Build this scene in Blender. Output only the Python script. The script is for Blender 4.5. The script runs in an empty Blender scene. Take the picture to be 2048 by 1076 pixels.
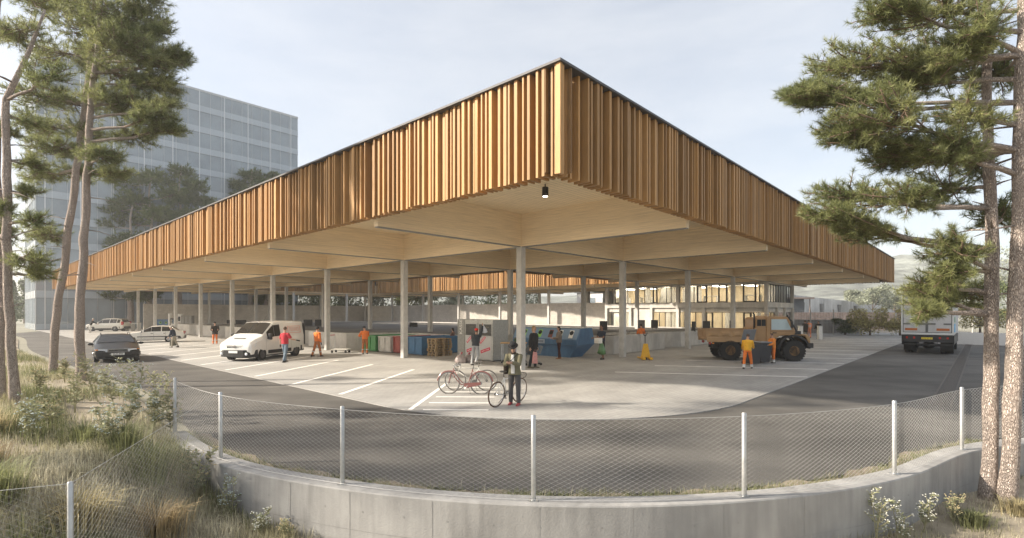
import bpy, bmesh, math, random
import numpy as np
from mathutils import Vector, Matrix
random.seed(7); rng = np.random.default_rng(7)
sc = bpy.context.scene
COL = sc.collection
R = math.radians
# ------------------------------------------------------------------ camera, sky, sun, exposure
F, CX, HY, EYE = 1027.0, 1024.0, 624.0, 2.6          # focal length / principal column / horizon row of the 2048 px photograph, eye height
cam = bpy.data.cameras.new('camera'); cam_o = bpy.data.objects.new('camera', cam); COL.objects.link(cam_o)
cam_o.location = (0, 0, EYE); cam_o.rotation_euler = (R(90), 0, 0)
cam.sensor_width = 36; cam.lens = F / 2048 * 36; cam.shift_y = (HY - 538) / 2048
cam.clip_start = .1; cam.clip_end = 6000
sc.camera = cam_o
SUN_EL = 27.5; SUN_DIR = Vector((-.995, -.10, 0)).normalized()
sun = bpy.data.lights.new('sun', 'SUN'); sun.energy = 4.6; sun.angle = R(2.0); sun.color = (1, .89, .74)
sun_o = bpy.data.objects.new('sun', sun); COL.objects.link(sun_o)
sd = Vector((SUN_DIR.x*math.cos(R(SUN_EL)), SUN_DIR.y*math.cos(R(SUN_EL)), math.sin(R(SUN_EL))))
sun_o.rotation_euler = sd.to_track_quat('Z', 'Y').to_euler(); sun_o.location = sd*60
world = bpy.data.worlds.new('World'); sc.world = world; world.use_nodes = True
wt = world.node_tree; bg = wt.nodes['Background']
sky = wt.nodes.new('ShaderNodeTexSky'); sky.sky_type = 'NISHITA'; sky.sun_disc = False
sky.sun_elevation = R(SUN_EL); sky.sun_rotation = math.atan2(SUN_DIR.x, SUN_DIR.y)
sky.air_density = 1.0; sky.dust_density = 3.0; sky.ozone_density = 1.0; sky.altitude = 300
# thin high cloud veil over the sky (a direction-based noise, same from every viewpoint)
wc = wt.nodes.new('ShaderNodeTexCoord'); wm = wt.nodes.new('ShaderNodeMapping'); wm.inputs['Scale'].default_value = (1.2, 1.6, 5.0)
wm.inputs['Rotation'].default_value = (0, R(14), 0)
wn = wt.nodes.new('ShaderNodeTexNoise'); wn.inputs['Scale'].default_value = 2.2; wn.inputs['Detail'].default_value = 9; wn.inputs['Roughness'].default_value = .62
wr = wt.nodes.new('ShaderNodeValToRGB'); wr.color_ramp.elements[0].position = .36; wr.color_ramp.elements[0].color = (.38, .38, .38, 1)
wr.color_ramp.elements[1].position = .74; wr.color_ramp.elements[1].color = (.54, .54, .54, 1)
wx = wt.nodes.new('ShaderNodeMix'); wx.data_type = 'RGBA'; wx.inputs['B'].default_value = (6.3, 6.25, 6.1, 1)
wt.links.new(wc.outputs['Generated'], wm.inputs['Vector']); wt.links.new(wm.outputs['Vector'], wn.inputs['Vector'])
wt.links.new(wn.outputs['Fac'], wr.inputs['Fac']); wt.links.new(wr.outputs['Color'], wx.inputs['Factor'])
wt.links.new(sky.outputs['Color'], wx.inputs['A']); wt.links.new(wx.outputs['Result'], bg.inputs['Color'])
bg.inputs['Strength'].default_value = .095
sc.view_settings.view_transform = 'Standard'; sc.view_settings.look = 'None'; sc.view_settings.gamma = 1
sc.view_settings.exposure = 1.08
sc.cycles.use_denoising = True; sc.cycles.max_bounces = 10; sc.cycles.diffuse_bounces = 5; sc.cycles.glossy_bounces = 4
sc.cycles.transparent_max_bounces = 16; sc.cycles.volume_bounces = 1; sc.cycles.sample_clamp_indirect = 6
sc.cycles.caustics_reflective = False; sc.cycles.caustics_refractive = False
HAZE = 0.0007

# ------------------------------------------------------------------ helpers
def gp(px, py, z=0.0):
    d = F*(EYE - z)/(py - HY); return Vector(((px - CX)/F*d, d, z))
def at(px, py, d):
    return Vector(((px - CX)/F*d, d, EYE - (py - HY)/F*d))
A0 = math.atan2(.7362, .6767)                      # the site grid: +R runs back right, +L runs back left
RH = Vector((math.cos(A0), math.sin(A0), 0)); LH = Vector((-math.sin(A0), math.cos(A0), 0))
C0 = Vector((.40, 23.0, 0))
def LR(l, r, z=0.0): return C0 + LH*l + RH*r + Vector((0, 0, z))
def toLR(p): q = Vector(p) - C0; return q.dot(LH), q.dot(RH)

class MB:
    def __init__(s): s.v = []; s.f = []; s.m = []
    def add(s, vs, fs, mi=0):
        o = len(s.v); s.v += [tuple(v) for v in vs]; s.f += [tuple(i+o for i in f) for f in fs]; s.m += [mi]*len(fs); return s
    def box(s, x0, x1, y0, y1, z0, z1, mi=0, M=None):
        vs = [Vector(v) for v in ((x0,y0,z0),(x1,y0,z0),(x1,y1,z0),(x0,y1,z0),(x0,y0,z1),(x1,y0,z1),(x1,y1,z1),(x0,y1,z1))]
        if M is not None: vs = [M @ v for v in vs]
        return s.add(vs, [(0,3,2,1),(4,5,6,7),(0,1,5,4),(1,2,6,5),(2,3,7,6),(3,0,4,7)], mi)
    def prism(s, poly, z0, z1, mi=0, axis='z'):
        n = len(poly)
        g = {'z': lambda p, t: (p[0], p[1], t), 'y': lambda p, t: (p[0], t, p[1]), 'x': lambda p, t: (t, p[0], p[1])}[axis]
        vs = [g(p, z0) for p in poly] + [g(p, z1) for p in poly]
        return s.add(vs, [tuple(range(n))[::-1], tuple(range(n, 2*n))] + [(i, (i+1) % n, n+(i+1) % n, n+i) for i in range(n)], mi)
    def tube(s, pts, r, n=8, mi=0, cap=True, flat=1.0):
        pts = [Vector(p) for p in pts]; rs = r if hasattr(r, '__len__') else [r]*len(pts)
        o = len(s.v); k = len(pts); t0 = (pts[1]-pts[0]).normalized()
        up = Vector((0,0,1)) if abs(t0.z) < .9 else Vector((0,1,0)); u = t0.cross(up).normalized()
        vs = []
        for i, p in enumerate(pts):
            t = (pts[min(i+1, k-1)] - pts[max(i-1, 0)]).normalized()
            u = (u - t*u.dot(t)); u = u.normalized() if u.length > 1e-6 else t.orthogonal().normalized(); w = t.cross(u)
            ri = rs[i]; ra, rb = ri if hasattr(ri, '__len__') else (ri, ri*flat)
            vs += [p + u*(ra*math.cos(2*math.pi*j/n)) + w*(rb*math.sin(2*math.pi*j/n)) for j in range(n)]
        fs = [(i*n+j, i*n+(j+1) % n, (i+1)*n+(j+1) % n, (i+1)*n+j) for i in range(k-1) for j in range(n)]
        if cap: fs += [tuple(range(n))[::-1], tuple((k-1)*n+j for j in range(n))]
        return s.add(vs, fs, mi)
    def ell(s, c, r, nu=12, nv=8, mi=0, M=None):
        vs = []; c = Vector(c)
        for i in range(1, nv):
            a = math.pi*i/nv
            for j in range(nu):
                b = 2*math.pi*j/nu; v = Vector((r[0]*math.sin(a)*math.cos(b), r[1]*math.sin(a)*math.sin(b), r[2]*math.cos(a)))
                vs.append(c + (M @ v if M is not None else v))
        t = Vector((0,0,r[2])); vs += [c + (M @ t if M is not None else t), c - (M @ t if M is not None else t)]
        T, B = len(vs)-2, len(vs)-1
        fs = [((i)*nu+j, (i+1)*nu+j, (i+1)*nu+(j+1) % nu, i*nu+(j+1) % nu) for i in range(nv-2) for j in range(nu)]
        fs += [(T, j, (j+1) % nu) for j in range(nu)] + [(B, (nv-2)*nu+(j+1) % nu, (nv-2)*nu+j) for j in range(nu)]
        return s.add(vs, fs, mi)
    def lathe(s, prof, c=(0,0,0), n=24, mi=0, axis='y'):
        vs = []; c = Vector(c); k = len(prof)
        for (r, h) in prof:
            for j in range(n):
                a = 2*math.pi*j/n
                q = (r*math.cos(a), h, r*math.sin(a)) if axis == 'y' else (r*math.cos(a), r*math.sin(a), h) if axis == 'z' else (h, r*math.cos(a), r*math.sin(a))
                vs.append(c + Vector(q))
        fs = [(i*n+j, i*n+(j+1) % n, (i+1)*n+(j+1) % n, (i+1)*n+j) for i in range(k-1) for j in range(n)]
        fs += [tuple(range(n)), tuple((k-1)*n+j for j in range(n))]
        return s.add(vs, fs, mi)
    def loft(s, rings, mi=0, caps=True):
        n = len(rings[0]); k = len(rings)
        fs = [(i*n+j, i*n+(j+1) % n, (i+1)*n+(j+1) % n, (i+1)*n+j) for i in range(k-1) for j in range(n)]
        if caps: fs += [tuple(range(n))[::-1], tuple((k-1)*n+j for j in range(n))]
        return s.add([v for r in rings for v in r], fs, mi)
    def build(s, name, mats, parent=None, loc=None, rz=0, smooth=False, bevel=0, fix=True, seg=2):
        me = bpy.data.meshes.new(name); me.from_pydata(s.v, [], s.f)
        mats = mats if isinstance(mats, (list, tuple)) else [mats]
        for m in mats: me.materials.append(m)
        me.polygons.foreach_set('material_index', s.m)
        if fix:
            b = bmesh.new(); b.from_mesh(me); bmesh.ops.recalc_face_normals(b, faces=b.faces); b.to_mesh(me); b.free()
        if smooth:
            me.polygons.foreach_set('use_smooth', [True]*len(me.polygons))
            if smooth is not True: me.set_sharp_from_angle(angle=R(smooth))
        me.update(); o = bpy.data.objects.new(name, me); COL.objects.link(o)
        if parent is not None: o.parent = parent
        if loc is not None: o.location = loc
        if rz: o.rotation_euler = (0, 0, rz)
        if bevel:
            b = o.modifiers.new('bevel', 'BEVEL'); b.width = bevel; b.segments = seg; b.limit_method = 'ANGLE'; b.angle_limit = R(35)
        return o
def tag(o, label=None, cat=None, group=None, kind=None):
    if label: o['label'] = label
    if cat: o['category'] = cat
    if group: o['group'] = group
    if kind: o['kind'] = kind
    return o
def thing(name, label, cat, loc=(0,0,0), rz=0, group=None):
    o = bpy.data.objects.new(name, None); COL.objects.link(o); o.location = loc; o.rotation_euler = (0, 0, rz); o.empty_display_size = .2
    return tag(o, label, cat, group)
def copy_tree(o, parent=None):
    c = o.copy(); COL.objects.link(c)
    if parent is not None: c.parent = parent
    for ch in list(o.children): copy_tree(ch, c)
    return c
def raw(name, V, T, mats, parent=None, mi=None, quads=False):
    """numpy mesh: V (n,3), T (m,3|4)"""
    V = np.asarray(V, np.float32); T = np.asarray(T, np.int32); k = T.shape[1]
    me = bpy.data.meshes.new(name); me.vertices.add(len(V)); me.vertices.foreach_set('co', V.ravel())
    me.loops.add(T.size); me.loops.foreach_set('vertex_index', T.ravel())
    me.polygons.add(len(T)); me.polygons.foreach_set('loop_start', np.arange(0, T.size, k, dtype=np.int32))
    for m in (mats if isinstance(mats, (list, tuple)) else [mats]): me.materials.append(m)
    if mi is not None: me.polygons.foreach_set('material_index', np.asarray(mi, np.int32))
    me.update(calc_edges=True); o = bpy.data.objects.new(name, me); COL.objects.link(o)
    if parent is not None: o.parent = parent
    return o
def text_obj(name, txt, size, m, parent, M, depth=.004, align='CENTER', fit=None):
    cu = bpy.data.curves.new(name, 'FONT'); cu.body = txt; cu.size = size; cu.extrude = depth; cu.align_x = align; cu.align_y = 'CENTER'
    t = bpy.data.objects.new(name, cu); COL.objects.link(t)
    dg = bpy.context.evaluated_depsgraph_get(); me = bpy.data.meshes.new_from_object(t.evaluated_get(dg))
    bpy.data.objects.remove(t); bpy.data.curves.remove(cu); me.materials.clear(); me.materials.append(m); me.name = name
    o = bpy.data.objects.new(name, me); COL.objects.link(o); o.parent = parent; o.matrix_local = M
    return o

# ------------------------------------------------------------------ materials
MATS = {}
def M(name, col, rough=.6, var=.12, scale=6.0, stretch=(1,1,1), bump=0.0, bscale=40.0, metal=0.0, spec=.4, island=0.0, dark=None, hue=None, coat=0.0, coords='Object', trans=0.0):
    if name in MATS: return MATS[name]
    m = bpy.data.materials.new(name); m.use_nodes = True; nt = m.node_tree; N = nt.nodes; Lk = nt.links
    b = N['Principled BSDF']; b.inputs['Roughness'].default_value = rough; b.inputs['Metallic'].default_value = metal
    b.inputs['Specular IOR Level'].default_value = spec; b.inputs['Coat Weight'].default_value = coat; b.inputs['Coat Roughness'].default_value = .05
    tc = N.new('ShaderNodeTexCoord'); mp = N.new('ShaderNodeMapping'); mp.inputs['Scale'].default_value = stretch
    Lk.new(tc.outputs[coords], mp.inputs['Vector'])
    n1 = N.new('ShaderNodeTexNoise'); n1.inputs['Scale'].default_value = scale; n1.inputs['Detail'].default_value = 6; n1.inputs['Roughness'].default_value = .6
    Lk.new(mp.outputs['Vector'], n1.inputs['Vector'])
    c = Vector(col[:3]); lo = dark if dark else tuple(c*(1-var)); hi = hue if hue else tuple(min(1, x) for x in c*(1+var))
    rp = N.new('ShaderNodeValToRGB'); rp.color_ramp.elements[0].position = .32; rp.color_ramp.elements[1].position = .68
    rp.color_ramp.elements[0].color = (*lo, 1); rp.color_ramp.elements[1].color = (*hi, 1)
    Lk.new(n1.outputs['Fac'], rp.inputs['Fac']); out = rp.outputs['Color']
    if island:
        ge = N.new('ShaderNodeNewGeometry'); mr = N.new('ShaderNodeMapRange'); mr.inputs['To Min'].default_value = 1-island; mr.inputs['To Max'].default_value = 1+island
        Lk.new(ge.outputs['Random Per Island'], mr.inputs['Value'])
        mx = N.new('ShaderNodeMix'); mx.data_type = 'RGBA'; mx.blend_type = 'MULTIPLY'; mx.inputs['Factor'].default_value = 1
        Lk.new(out, mx.inputs['A']); Lk.new(mr.outputs['Result'], mx.inputs['B']); out = mx.outputs['Result']
    Lk.new(out, b.inputs['Base Color'])
    if bump:
        n2 = N.new('ShaderNodeTexNoise'); n2.inputs['Scale'].default_value = bscale; n2.inputs['Detail'].default_value = 5
        Lk.new(mp.outputs['Vector'], n2.inputs['Vector'])
        bp = N.new('ShaderNodeBump'); bp.inputs['Strength'].default_value = min(1, bump); bp.inputs['Distance'].default_value = .02
        Lk.new(n2.outputs['Fac'], bp.inputs['Height']); Lk.new(bp.outputs['Normal'], b.inputs['Normal'])
    if trans:
        tr = N.new('ShaderNodeBsdfTranslucent'); Lk.new(out, tr.inputs['Color']); ms = N.new('ShaderNodeMixShader'); ms.inputs['Fac'].default_value = trans
        Lk.new(b.outputs['BSDF'], ms.inputs[1]); Lk.new(tr.outputs['BSDF'], ms.inputs[2]); Lk.new(ms.outputs['Shader'], N['Material Output'].inputs['Surface'])
    MATS[name] = m; return m
def nodes_of(m): return m.node_tree.nodes, m.node_tree.links, m.node_tree.nodes['Principled BSDF']
def multiply_in(m, make):
    """multiply the base colour of m with what make(N, Lk, coords) returns (a colour socket)"""
    N, Lk, b = nodes_of(m); src = b.inputs['Base Color'].links[0].from_socket
    s = make(N, Lk, next(n for n in N if n.type == 'TEX_COORD'))
    mx = N.new('ShaderNodeMix'); mx.data_type = 'RGBA'; mx.blend_type = 'MULTIPLY'; mx.inputs['Factor'].default_value = 1
    Lk.new(src, mx.inputs['A']); Lk.new(s, mx.inputs['B']); Lk.new(mx.outputs['Result'], b.inputs['Base Color']); return m
def streaks(scale, lo, hi=1.0, sx=(1,1,1), p0=.3, p1=.7, detail=4, rot=None):
    def f(N, Lk, tc):
        mp = N.new('ShaderNodeMapping'); mp.inputs['Scale'].default_value = sx
        if rot: mp.inputs['Rotation'].default_value = rot
        n = N.new('ShaderNodeTexNoise'); n.inputs['Scale'].default_value = scale; n.inputs['Detail'].default_value = detail
        r = N.new('ShaderNodeValToRGB'); r.color_ramp.elements[0].position = p0; r.color_ramp.elements[1].position = p1
        r.color_ramp.elements[0].color = (lo, lo, lo, 1); r.color_ramp.elements[1].color = (hi, hi, hi, 1)
        Lk.new(tc.outputs['Object'], mp.inputs['Vector']); Lk.new(mp.outputs['Vector'], n.inputs['Vector']); Lk.new(n.outputs['Fac'], r.inputs['Fac'])
        return r.outputs['Color']
    return f
def bricks(w, h, mortar, lo, swz=None, offset=.5, c2=.93):
    def f(N, Lk, tc):
        bk = N.new('ShaderNodeTexBrick'); bk.inputs['Scale'].default_value = 1; bk.inputs['Brick Width'].default_value = w; bk.inputs['Row Height'].default_value = h
        bk.inputs['Mortar Size'].default_value = mortar; bk.offset = offset; bk.inputs['Mortar'].default_value = (lo, lo, lo, 1)
        bk.inputs['Color1'].default_value = (1, 1, 1, 1); bk.inputs['Color2'].default_value = (c2, c2, c2, 1); bk.inputs['Mortar Smooth'].default_value = .3
        src = tc.outputs['Object']
        if swz:
            sp = N.new('ShaderNodeSeparateXYZ'); cb = N.new('ShaderNodeCombineXYZ'); Lk.new(src, sp.inputs[0])
            if swz == 'sum':
                ad = N.new('ShaderNodeMath'); Lk.new(sp.outputs[0], ad.inputs[0]); Lk.new(sp.outputs[1], ad.inputs[1]); Lk.new(ad.outputs[0], cb.inputs[0])
            else: Lk.new(sp.outputs[swz], cb.inputs[0])
            Lk.new(sp.outputs[2], cb.inputs[1]); src = cb.outputs[0]
        Lk.new(src, bk.inputs['Vector']); return bk.outputs['Color']
    return f

WOOD = (.62, .44, .25)
m_beam = multiply_in(M('glulam', (.86, .71, .49), .62, .05, 3, (.6, .6, 9), bump=.05), streaks(3, .74, 1.02, (.25, .25, 26), .3, .6))
m_ceil = multiply_in(M('ceiling_board', (.84, .69, .47), .65, .08, 3, (3, .3, 1)), bricks(4.4, .2, .010, .5))
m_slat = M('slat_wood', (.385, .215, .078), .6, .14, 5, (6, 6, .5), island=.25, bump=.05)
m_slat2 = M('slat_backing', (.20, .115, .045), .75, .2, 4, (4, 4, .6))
m_steel = M('zinc_edge', (.10, .10, .105), .65, .1, metal=.2)
m_plate = M('steel_plate', (.23, .225, .21), .55, .12)
m_conc = multiply_in(multiply_in(M('concrete', (.54, .52, .485), .8, .10, 1.6, bump=.12, bscale=60), streaks(1.2, .8, 1.04, (1, 1, .35), .28, .62, 7)), streaks(11, .9, 1.04, (1, 1, .12)))
m_conc_col = multiply_in(M('column_concrete', (.54, .53, .505), .8, .10, 3, bump=.1, bscale=60), streaks(5, .86, 1.04, (1, 1, .5), .3, .65, 6))
m_wallc = multiply_in(multiply_in(multiply_in(M('retaining_concrete', (.37, .365, .355), .82, .09, 1.3, bump=.18, bscale=35), streaks(1.5, .72, 1.06, (1, 1, .5), .25, .65, 8)), streaks(9, .86, 1.05, (1, 1, .08), .3, .7, 5)), streaks(3.2, .66, 1.0, (1, 1, .22), .22, .45, 6))
m_block = multiply_in(multiply_in(M('block_wall', (.60, .565, .515), .85, .08, 2, bump=.1), bricks(.5, .25, .012, .8, 'sum', c2=.9)), streaks(.6, .86, 1.05, (1, 1, .4)))
m_asph = multiply_in(multiply_in(M('asphalt', (.118, .112, .102), .85, .10, .7, bump=.35, bscale=180), streaks(.35, .72, 1.12, (1, 1, 1), .3, .7, 8)), streaks(60, .82, 1.15, (1, 1, 1), .35, .65, 2))
m_pave = multiply_in(multiply_in(M('pavers', (.385, .377, .36), .8, .07, .5, bump=.15, bscale=80), bricks(.32, .16, .012, .74, c2=.9)), streaks(.25, .84, 1.06, (1, 1, 1), .3, .7, 8))
m_asph = multiply_in(multiply_in(m_asph, streaks(.9, .78, 1.06, (.12, 1, 1), .34, .6, 5, (0, 0, R(43)))), streaks(.16, .82, 1.1, (1, 1, 1), .4, .55, 3))
m_pave = multiply_in(multiply_in(m_pave, streaks(1.1, .90, 1.03, (.1, 1, 1), .3, .6, 6, (0, 0, R(12)))), streaks(2.6, .72, 1.0, (1, 1, 1), .2, .34, 5))
m_pave = multiply_in(m_pave, bricks(5.0, 5.0, .03, .8, None, 0, .96))
m_line = multiply_in(M('road_paint', (.82, .81, .78), .7, .03, 8), streaks(14, .9, 1, (1, 1, 1), .25, .5, 7))
m_soil = M('dry_soil', (.25, .21, .16), .95, .35, .8, bump=.5, bscale=12)
m_far = M('far_ground', (.25, .24, .19), .95, .3, .05)
m_dark = M('dark_metal', (.045, .043, .042), .5, .15)
m_black = M('black_rubber', (.016, .016, .016), .75, .2, 20)
m_plastic = M('black_plastic', (.022, .022, .023), .5, .15)
m_galv = M('galvanised', (.46, .47, .47), .42, .12, 9, metal=.75, bump=.03)
m_white = M('white_paint', (.78, .77, .74), .45, .04)
m_chrome = M('chrome', (.7, .7, .7), .18, .05, metal=1)
def glass_mat(name, col, rough=.03, alpha=.35, spec=.5):
    if name in MATS: return MATS[name]
    m = bpy.data.materials.new(name); m.use_nodes = True; nt = m.node_tree; b = nt.nodes['Principled BSDF']
    b.inputs['Base Color'].default_value = (*col, 1); b.inputs['Roughness'].default_value = rough; b.inputs['Specular IOR Level'].default_value = spec
    tr = nt.nodes.new('ShaderNodeBsdfTransparent'); tr.inputs['Color'].default_value = (.92, .95, .94, 1); mx = nt.nodes.new('ShaderNodeMixShader')
    lw = nt.nodes.new('ShaderNodeLayerWeight'); lw.inputs['Blend'].default_value = .28
    mr = nt.nodes.new('ShaderNodeMapRange'); mr.inputs['To Min'].default_value = alpha; mr.inputs['To Max'].default_value = 1
    nt.links.new(lw.outputs['Fresnel'], mr.inputs['Value']); nt.links.new(mr.outputs['Result'], mx.inputs['Fac'])
    nt.links.new(tr.outputs['BSDF'], mx.inputs[1]); nt.links.new(b.outputs['BSDF'], mx.inputs[2])
    nt.links.new(mx.outputs['Shader'], nt.nodes['Material Output'].inputs['Surface']); MATS[name] = m; return m
def emit_mat(name, col, s):
    m = bpy.data.materials.new(name); m.use_nodes = True; b = m.node_tree.nodes['Principled BSDF']
    n = m.node_tree.nodes.new('ShaderNodeTexNoise'); n.inputs['Scale'].default_value = 3
    b.inputs['Base Color'].default_value = (*col, 1); b.inputs['Emission Color'].default_value = (*col, 1); b.inputs['Emission Strength'].default_value = s; return m
m_glass_car = glass_mat('car_glass', (.035, .033, .03), .02, 1.0, .5)
m_glass_win = glass_mat('window_glass', (.02, .025, .028), .02, .12, .6)
# ------------------------------------------------------------------ ground, road, paved yard
BND = [(-140, 92), (-49.6, 51.3), (-32, 33.5), (-19.8, 22.8), (-9.9, 14.0), (-7.04, 10.65), (-5.0, 8.73), (-2.49, 7.42), (.28, 6.77), (3.12, 6.92), (5.91, 7.88), (8.2, 9.3), (9.6, 9.85), (11.6, 10.2), (14, 10.9), (20, 14), (60, 40), (140, 90)]
bx = np.array([p[0] for p in BND], float); by = np.array([p[1] for p in BND], float)
def smooth_curve(xs, ys, q):
    """Catmull-Rom style cubic through the points (finite-difference tangents)"""
    m = np.gradient(ys, xs); i = np.clip(np.searchsorted(xs, q)-1, 0, len(xs)-2); h = xs[i+1]-xs[i]; t = (q-xs[i])/h
    return (2*t**3-3*t**2+1)*ys[i] + (t**3-2*t**2+t)*h*m[i] + (-2*t**3+3*t**2)*ys[i+1] + (t**3-t**2)*h*m[i+1]
def yb(x): return float(smooth_curve(bx, by, np.array([float(x)]))[0])
def bank_h(x, y):
    d = yb(x) - y
    t = min(1, max(0, (x + 6.9)/3.2)); t = t*t*(3-2*t)
    left = .34*min(1, d/1.2) - max(0, d-4.5)*.085 + .10*math.sin(x*1.1)*math.sin(y*.9)*min(1, d)
    left = max(left, -.75)
    tr = min(1, max(0, (x-2)/6)); low = -.74 + .17*tr + .05*math.sin(x*1.7+y)
    return left*(1-t) + low*t
xs = sorted(set(list(np.linspace(-14, 14, 113)) + list(np.linspace(-60, -14, 60)) + list(np.linspace(14, 60, 40)) + [-140, -100, 100, 140]))
rows = [0, .02, .25, .5, .8, 1.2, 1.8, 2.5, 3.3, 4.2, 5.2, 6.4, 7.8, 9.4, 11, 14, 18, 24]
mb = MB(); n = len(rows)
for x in xs:
    for d in rows:
        y = yb(x) - d; mb.v.append((x, y, bank_h(x, y)))
mb.f = [(i*n+j, (i+1)*n+j, (i+1)*n+j+1, i*n+j+1) for i in range(len(xs)-1) for j in range(n-1)]; mb.m = [0]*len(mb.f)
m_bank = multiply_in(M('bank_earth', (.38, .33, .25), .95, .3, 1.1, bump=.6, bscale=9), streaks(.35, .62, 1.35, (1, 1, 1), .35, .65, 6))
tag(mb.build('bank', m_bank, smooth=True), kind='structure')
mb = MB(); rr = [0, 4, 10, 20, 40, 80, 160, 400, 1500, 4000]; n = len(rr); xx = [-4000, -1500, -500] + xs + [500, 1500, 4000]
for x in xx:
    for d in rr: mb.v.append((x, (yb(max(-140, min(140, x)))) + d, -.04))
mb.f = [(i*n+j, (i+1)*n+j, (i+1)*n+j+1, i*n+j+1) for i in range(len(xx)-1) for j in range(n-1)]; mb.m = [0]*len(mb.f)
tag(mb.build('ground', m_far), kind='structure')
q = np.linspace(-60, 60, 400); yq = smooth_curve(bx, by, q)
edge = [(x, y + .62 + (.15 if x < -7 else 0)*min(1, max(0, (-7-x)/3))) for x, y in zip(q, yq)]
mb = MB(); mb.prism([(60, 95), (-75, 95)] + edge, -.03, 0); tag(mb.build('road', m_asph), kind='structure')
def yard_outline():
    r = 7.2; l0, r0, l1, r1 = -10.2, -9.2, 95, 61; P = []
    for i in range(25):
        a = math.pi + i/24*math.pi/2; P.append((r0 + r + r*math.cos(a), l0 + r + r*math.sin(a)))   # (R, L)
    return P + [(r1, l0), (r1, 20), (60, 30), (60, l1), (r0, l1)]
mb = MB(); mb.prism(yard_outline(), -.02, .02)
tag(mb.build('paved_yard', m_pave, None, C0, A0), kind='structure')
# drain channel along the right lane
mb = MB(); m_drain = M('drain_grating', (.05, .045, .04), .7, .3, 30)
mb.box(1.2, 52, -14.62, -14.12, .001, .006)
for i in range(160): mb.box(1.4+i*.315, 1.5+i*.315, -14.55, -14.2, .006, .012, 1)
for l in (-14.62, -14.17): mb.box(1.2, 52, l, l+.05, .006, .012, 1)
tag(mb.build('drain_channel', [m_drain, M('drain_rust', (.10, .085, .07), .7, .3, 20)], None, C0, A0), kind='structure')
# painted bay lines
def line(p, q, w=.1, z=.024):
    p, q = Vector(p), Vector(q); d = (q-p).normalized(); s = Vector((-d.y, d.x, 0))*w/2
    return [tuple(v)[:2] + (z,) for v in (p-s, q-s, q+s, p+s)]
mb = MB()
def add_line(p, q, w=.1): mb.add(line(p, q, w), [(0, 1, 2, 3)])
a0, b0 = gp(680, 790), gp(827, 740); st = LH*3.33
for k in range(0, 15): add_line(a0 + st*k, b0 + st*k, .16)
a0, b0 = gp(1230, 745), gp(1615, 755); st = RH*3.62
for k in range(0, 13): add_line(a0 + st*k, b0 + st*k, .16)
a, b = gp(820, 821), gp(893, 768); add_line(a, b, .13)
for (x0, x1, y) in ((846, 977, 821), (858, 982, 807), (872, 990, 795), (884, 996, 785), (893, 1000, 776)): add_line(gp(x0, y), gp(x1, y+.6), .12)
tag(mb.build('bay_markings', m_line), kind='structure')

# ------------------------------------------------------------------ retaining wall
def wall_path(x0, x1, step=.25):
    q = np.arange(x0, x1+.001, step); return [Vector((x, y, 0)) for x, y in zip(q, smooth_curve(bx, by, q))]
wp = wall_path(-7.04, 22, .2)
def offset(path, d):
    out = []
    for i, p in enumerate(path):
        t = (path[min(i+1, len(path)-1)] - path[max(i-1, 0)]).normalized(); out.append(p + Vector((-t.y, t.x, 0))*d)
    return out
mb = MB(); o_, i_ = offset(wp, -.12), offset(wp, .24); zt, zb = .1, -1.4
rings = [[a + Vector((0,0,zb)), a + Vector((0,0,zt-.018)), a*.97 + b*.03 + Vector((0,0,zt)), b*.97 + a*.03 + Vector((0,0,zt)), b + Vector((0,0,zt-.018)), b + Vector((0,0,zb))] for a, b in zip(o_, i_)]
mb.loft(rings)
s_ = 0.0
wall = thing('retaining_wall', 'curved grey concrete retaining wall carrying the wire fence in the foreground', 'wall')
mb.build('wall_body', m_wallc, wall, smooth=30)
mb = MB(); L_ = 0; nxt = .9
for i in range(1, len(wp)):                         # formwork joints and tie holes: shallow dark marks standing 2 mm proud
    L_ += (wp[i]-wp[i-1]).length
    if L_ > nxt:
        nxt += 1.25; t = (wp[i]-wp[i-1]).normalized(); nrm = Vector((t.y, -t.x, 0)); p = o_[i] + nrm*.003
        mb.add([p - t*.005 + Vector((0,0,zb)), p + t*.005 + Vector((0,0,zb)), p + t*.005 + Vector((0,0,.07)), p - t*.005 + Vector((0,0,.07))], [(0,1,2,3)])
mb.v += []
L_ = 0; nxt = .45
for i in range(1, len(wp)):
    L_ += (wp[i]-wp[i-1]).length
    if L_ > nxt:
        nxt += .625; t = (wp[i]-wp[i-1]).normalized(); nrm = Vector((t.y, -t.x, 0))
        for z in (-.18, -.72): c = o_[i] + nrm*.004 + Vector((0, 0, z)); mb.add([c + t*.013*math.cos(a) + Vector((0, 0, .013*math.sin(a))) for a in np.linspace(0, 5.5, 8)], [tuple(range(8))])
for i in range(1, len(wp)):
    t = (wp[i]-wp[i-1]).normalized(); nrm = Vector((t.y, -t.x, 0))*.003; mb.add([o_[i-1] + nrm + Vector((0, 0, -.455)), o_[i] + nrm + Vector((0, 0, -.455)), o_[i] + nrm + Vector((0, 0, -.447)), o_[i-1] + nrm + Vector((0, 0, -.447))], [(0, 1, 2, 3)])
mb.build('formwork_joint', M('joint', (.29, .285, .275), .9, .2), wall)

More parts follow.
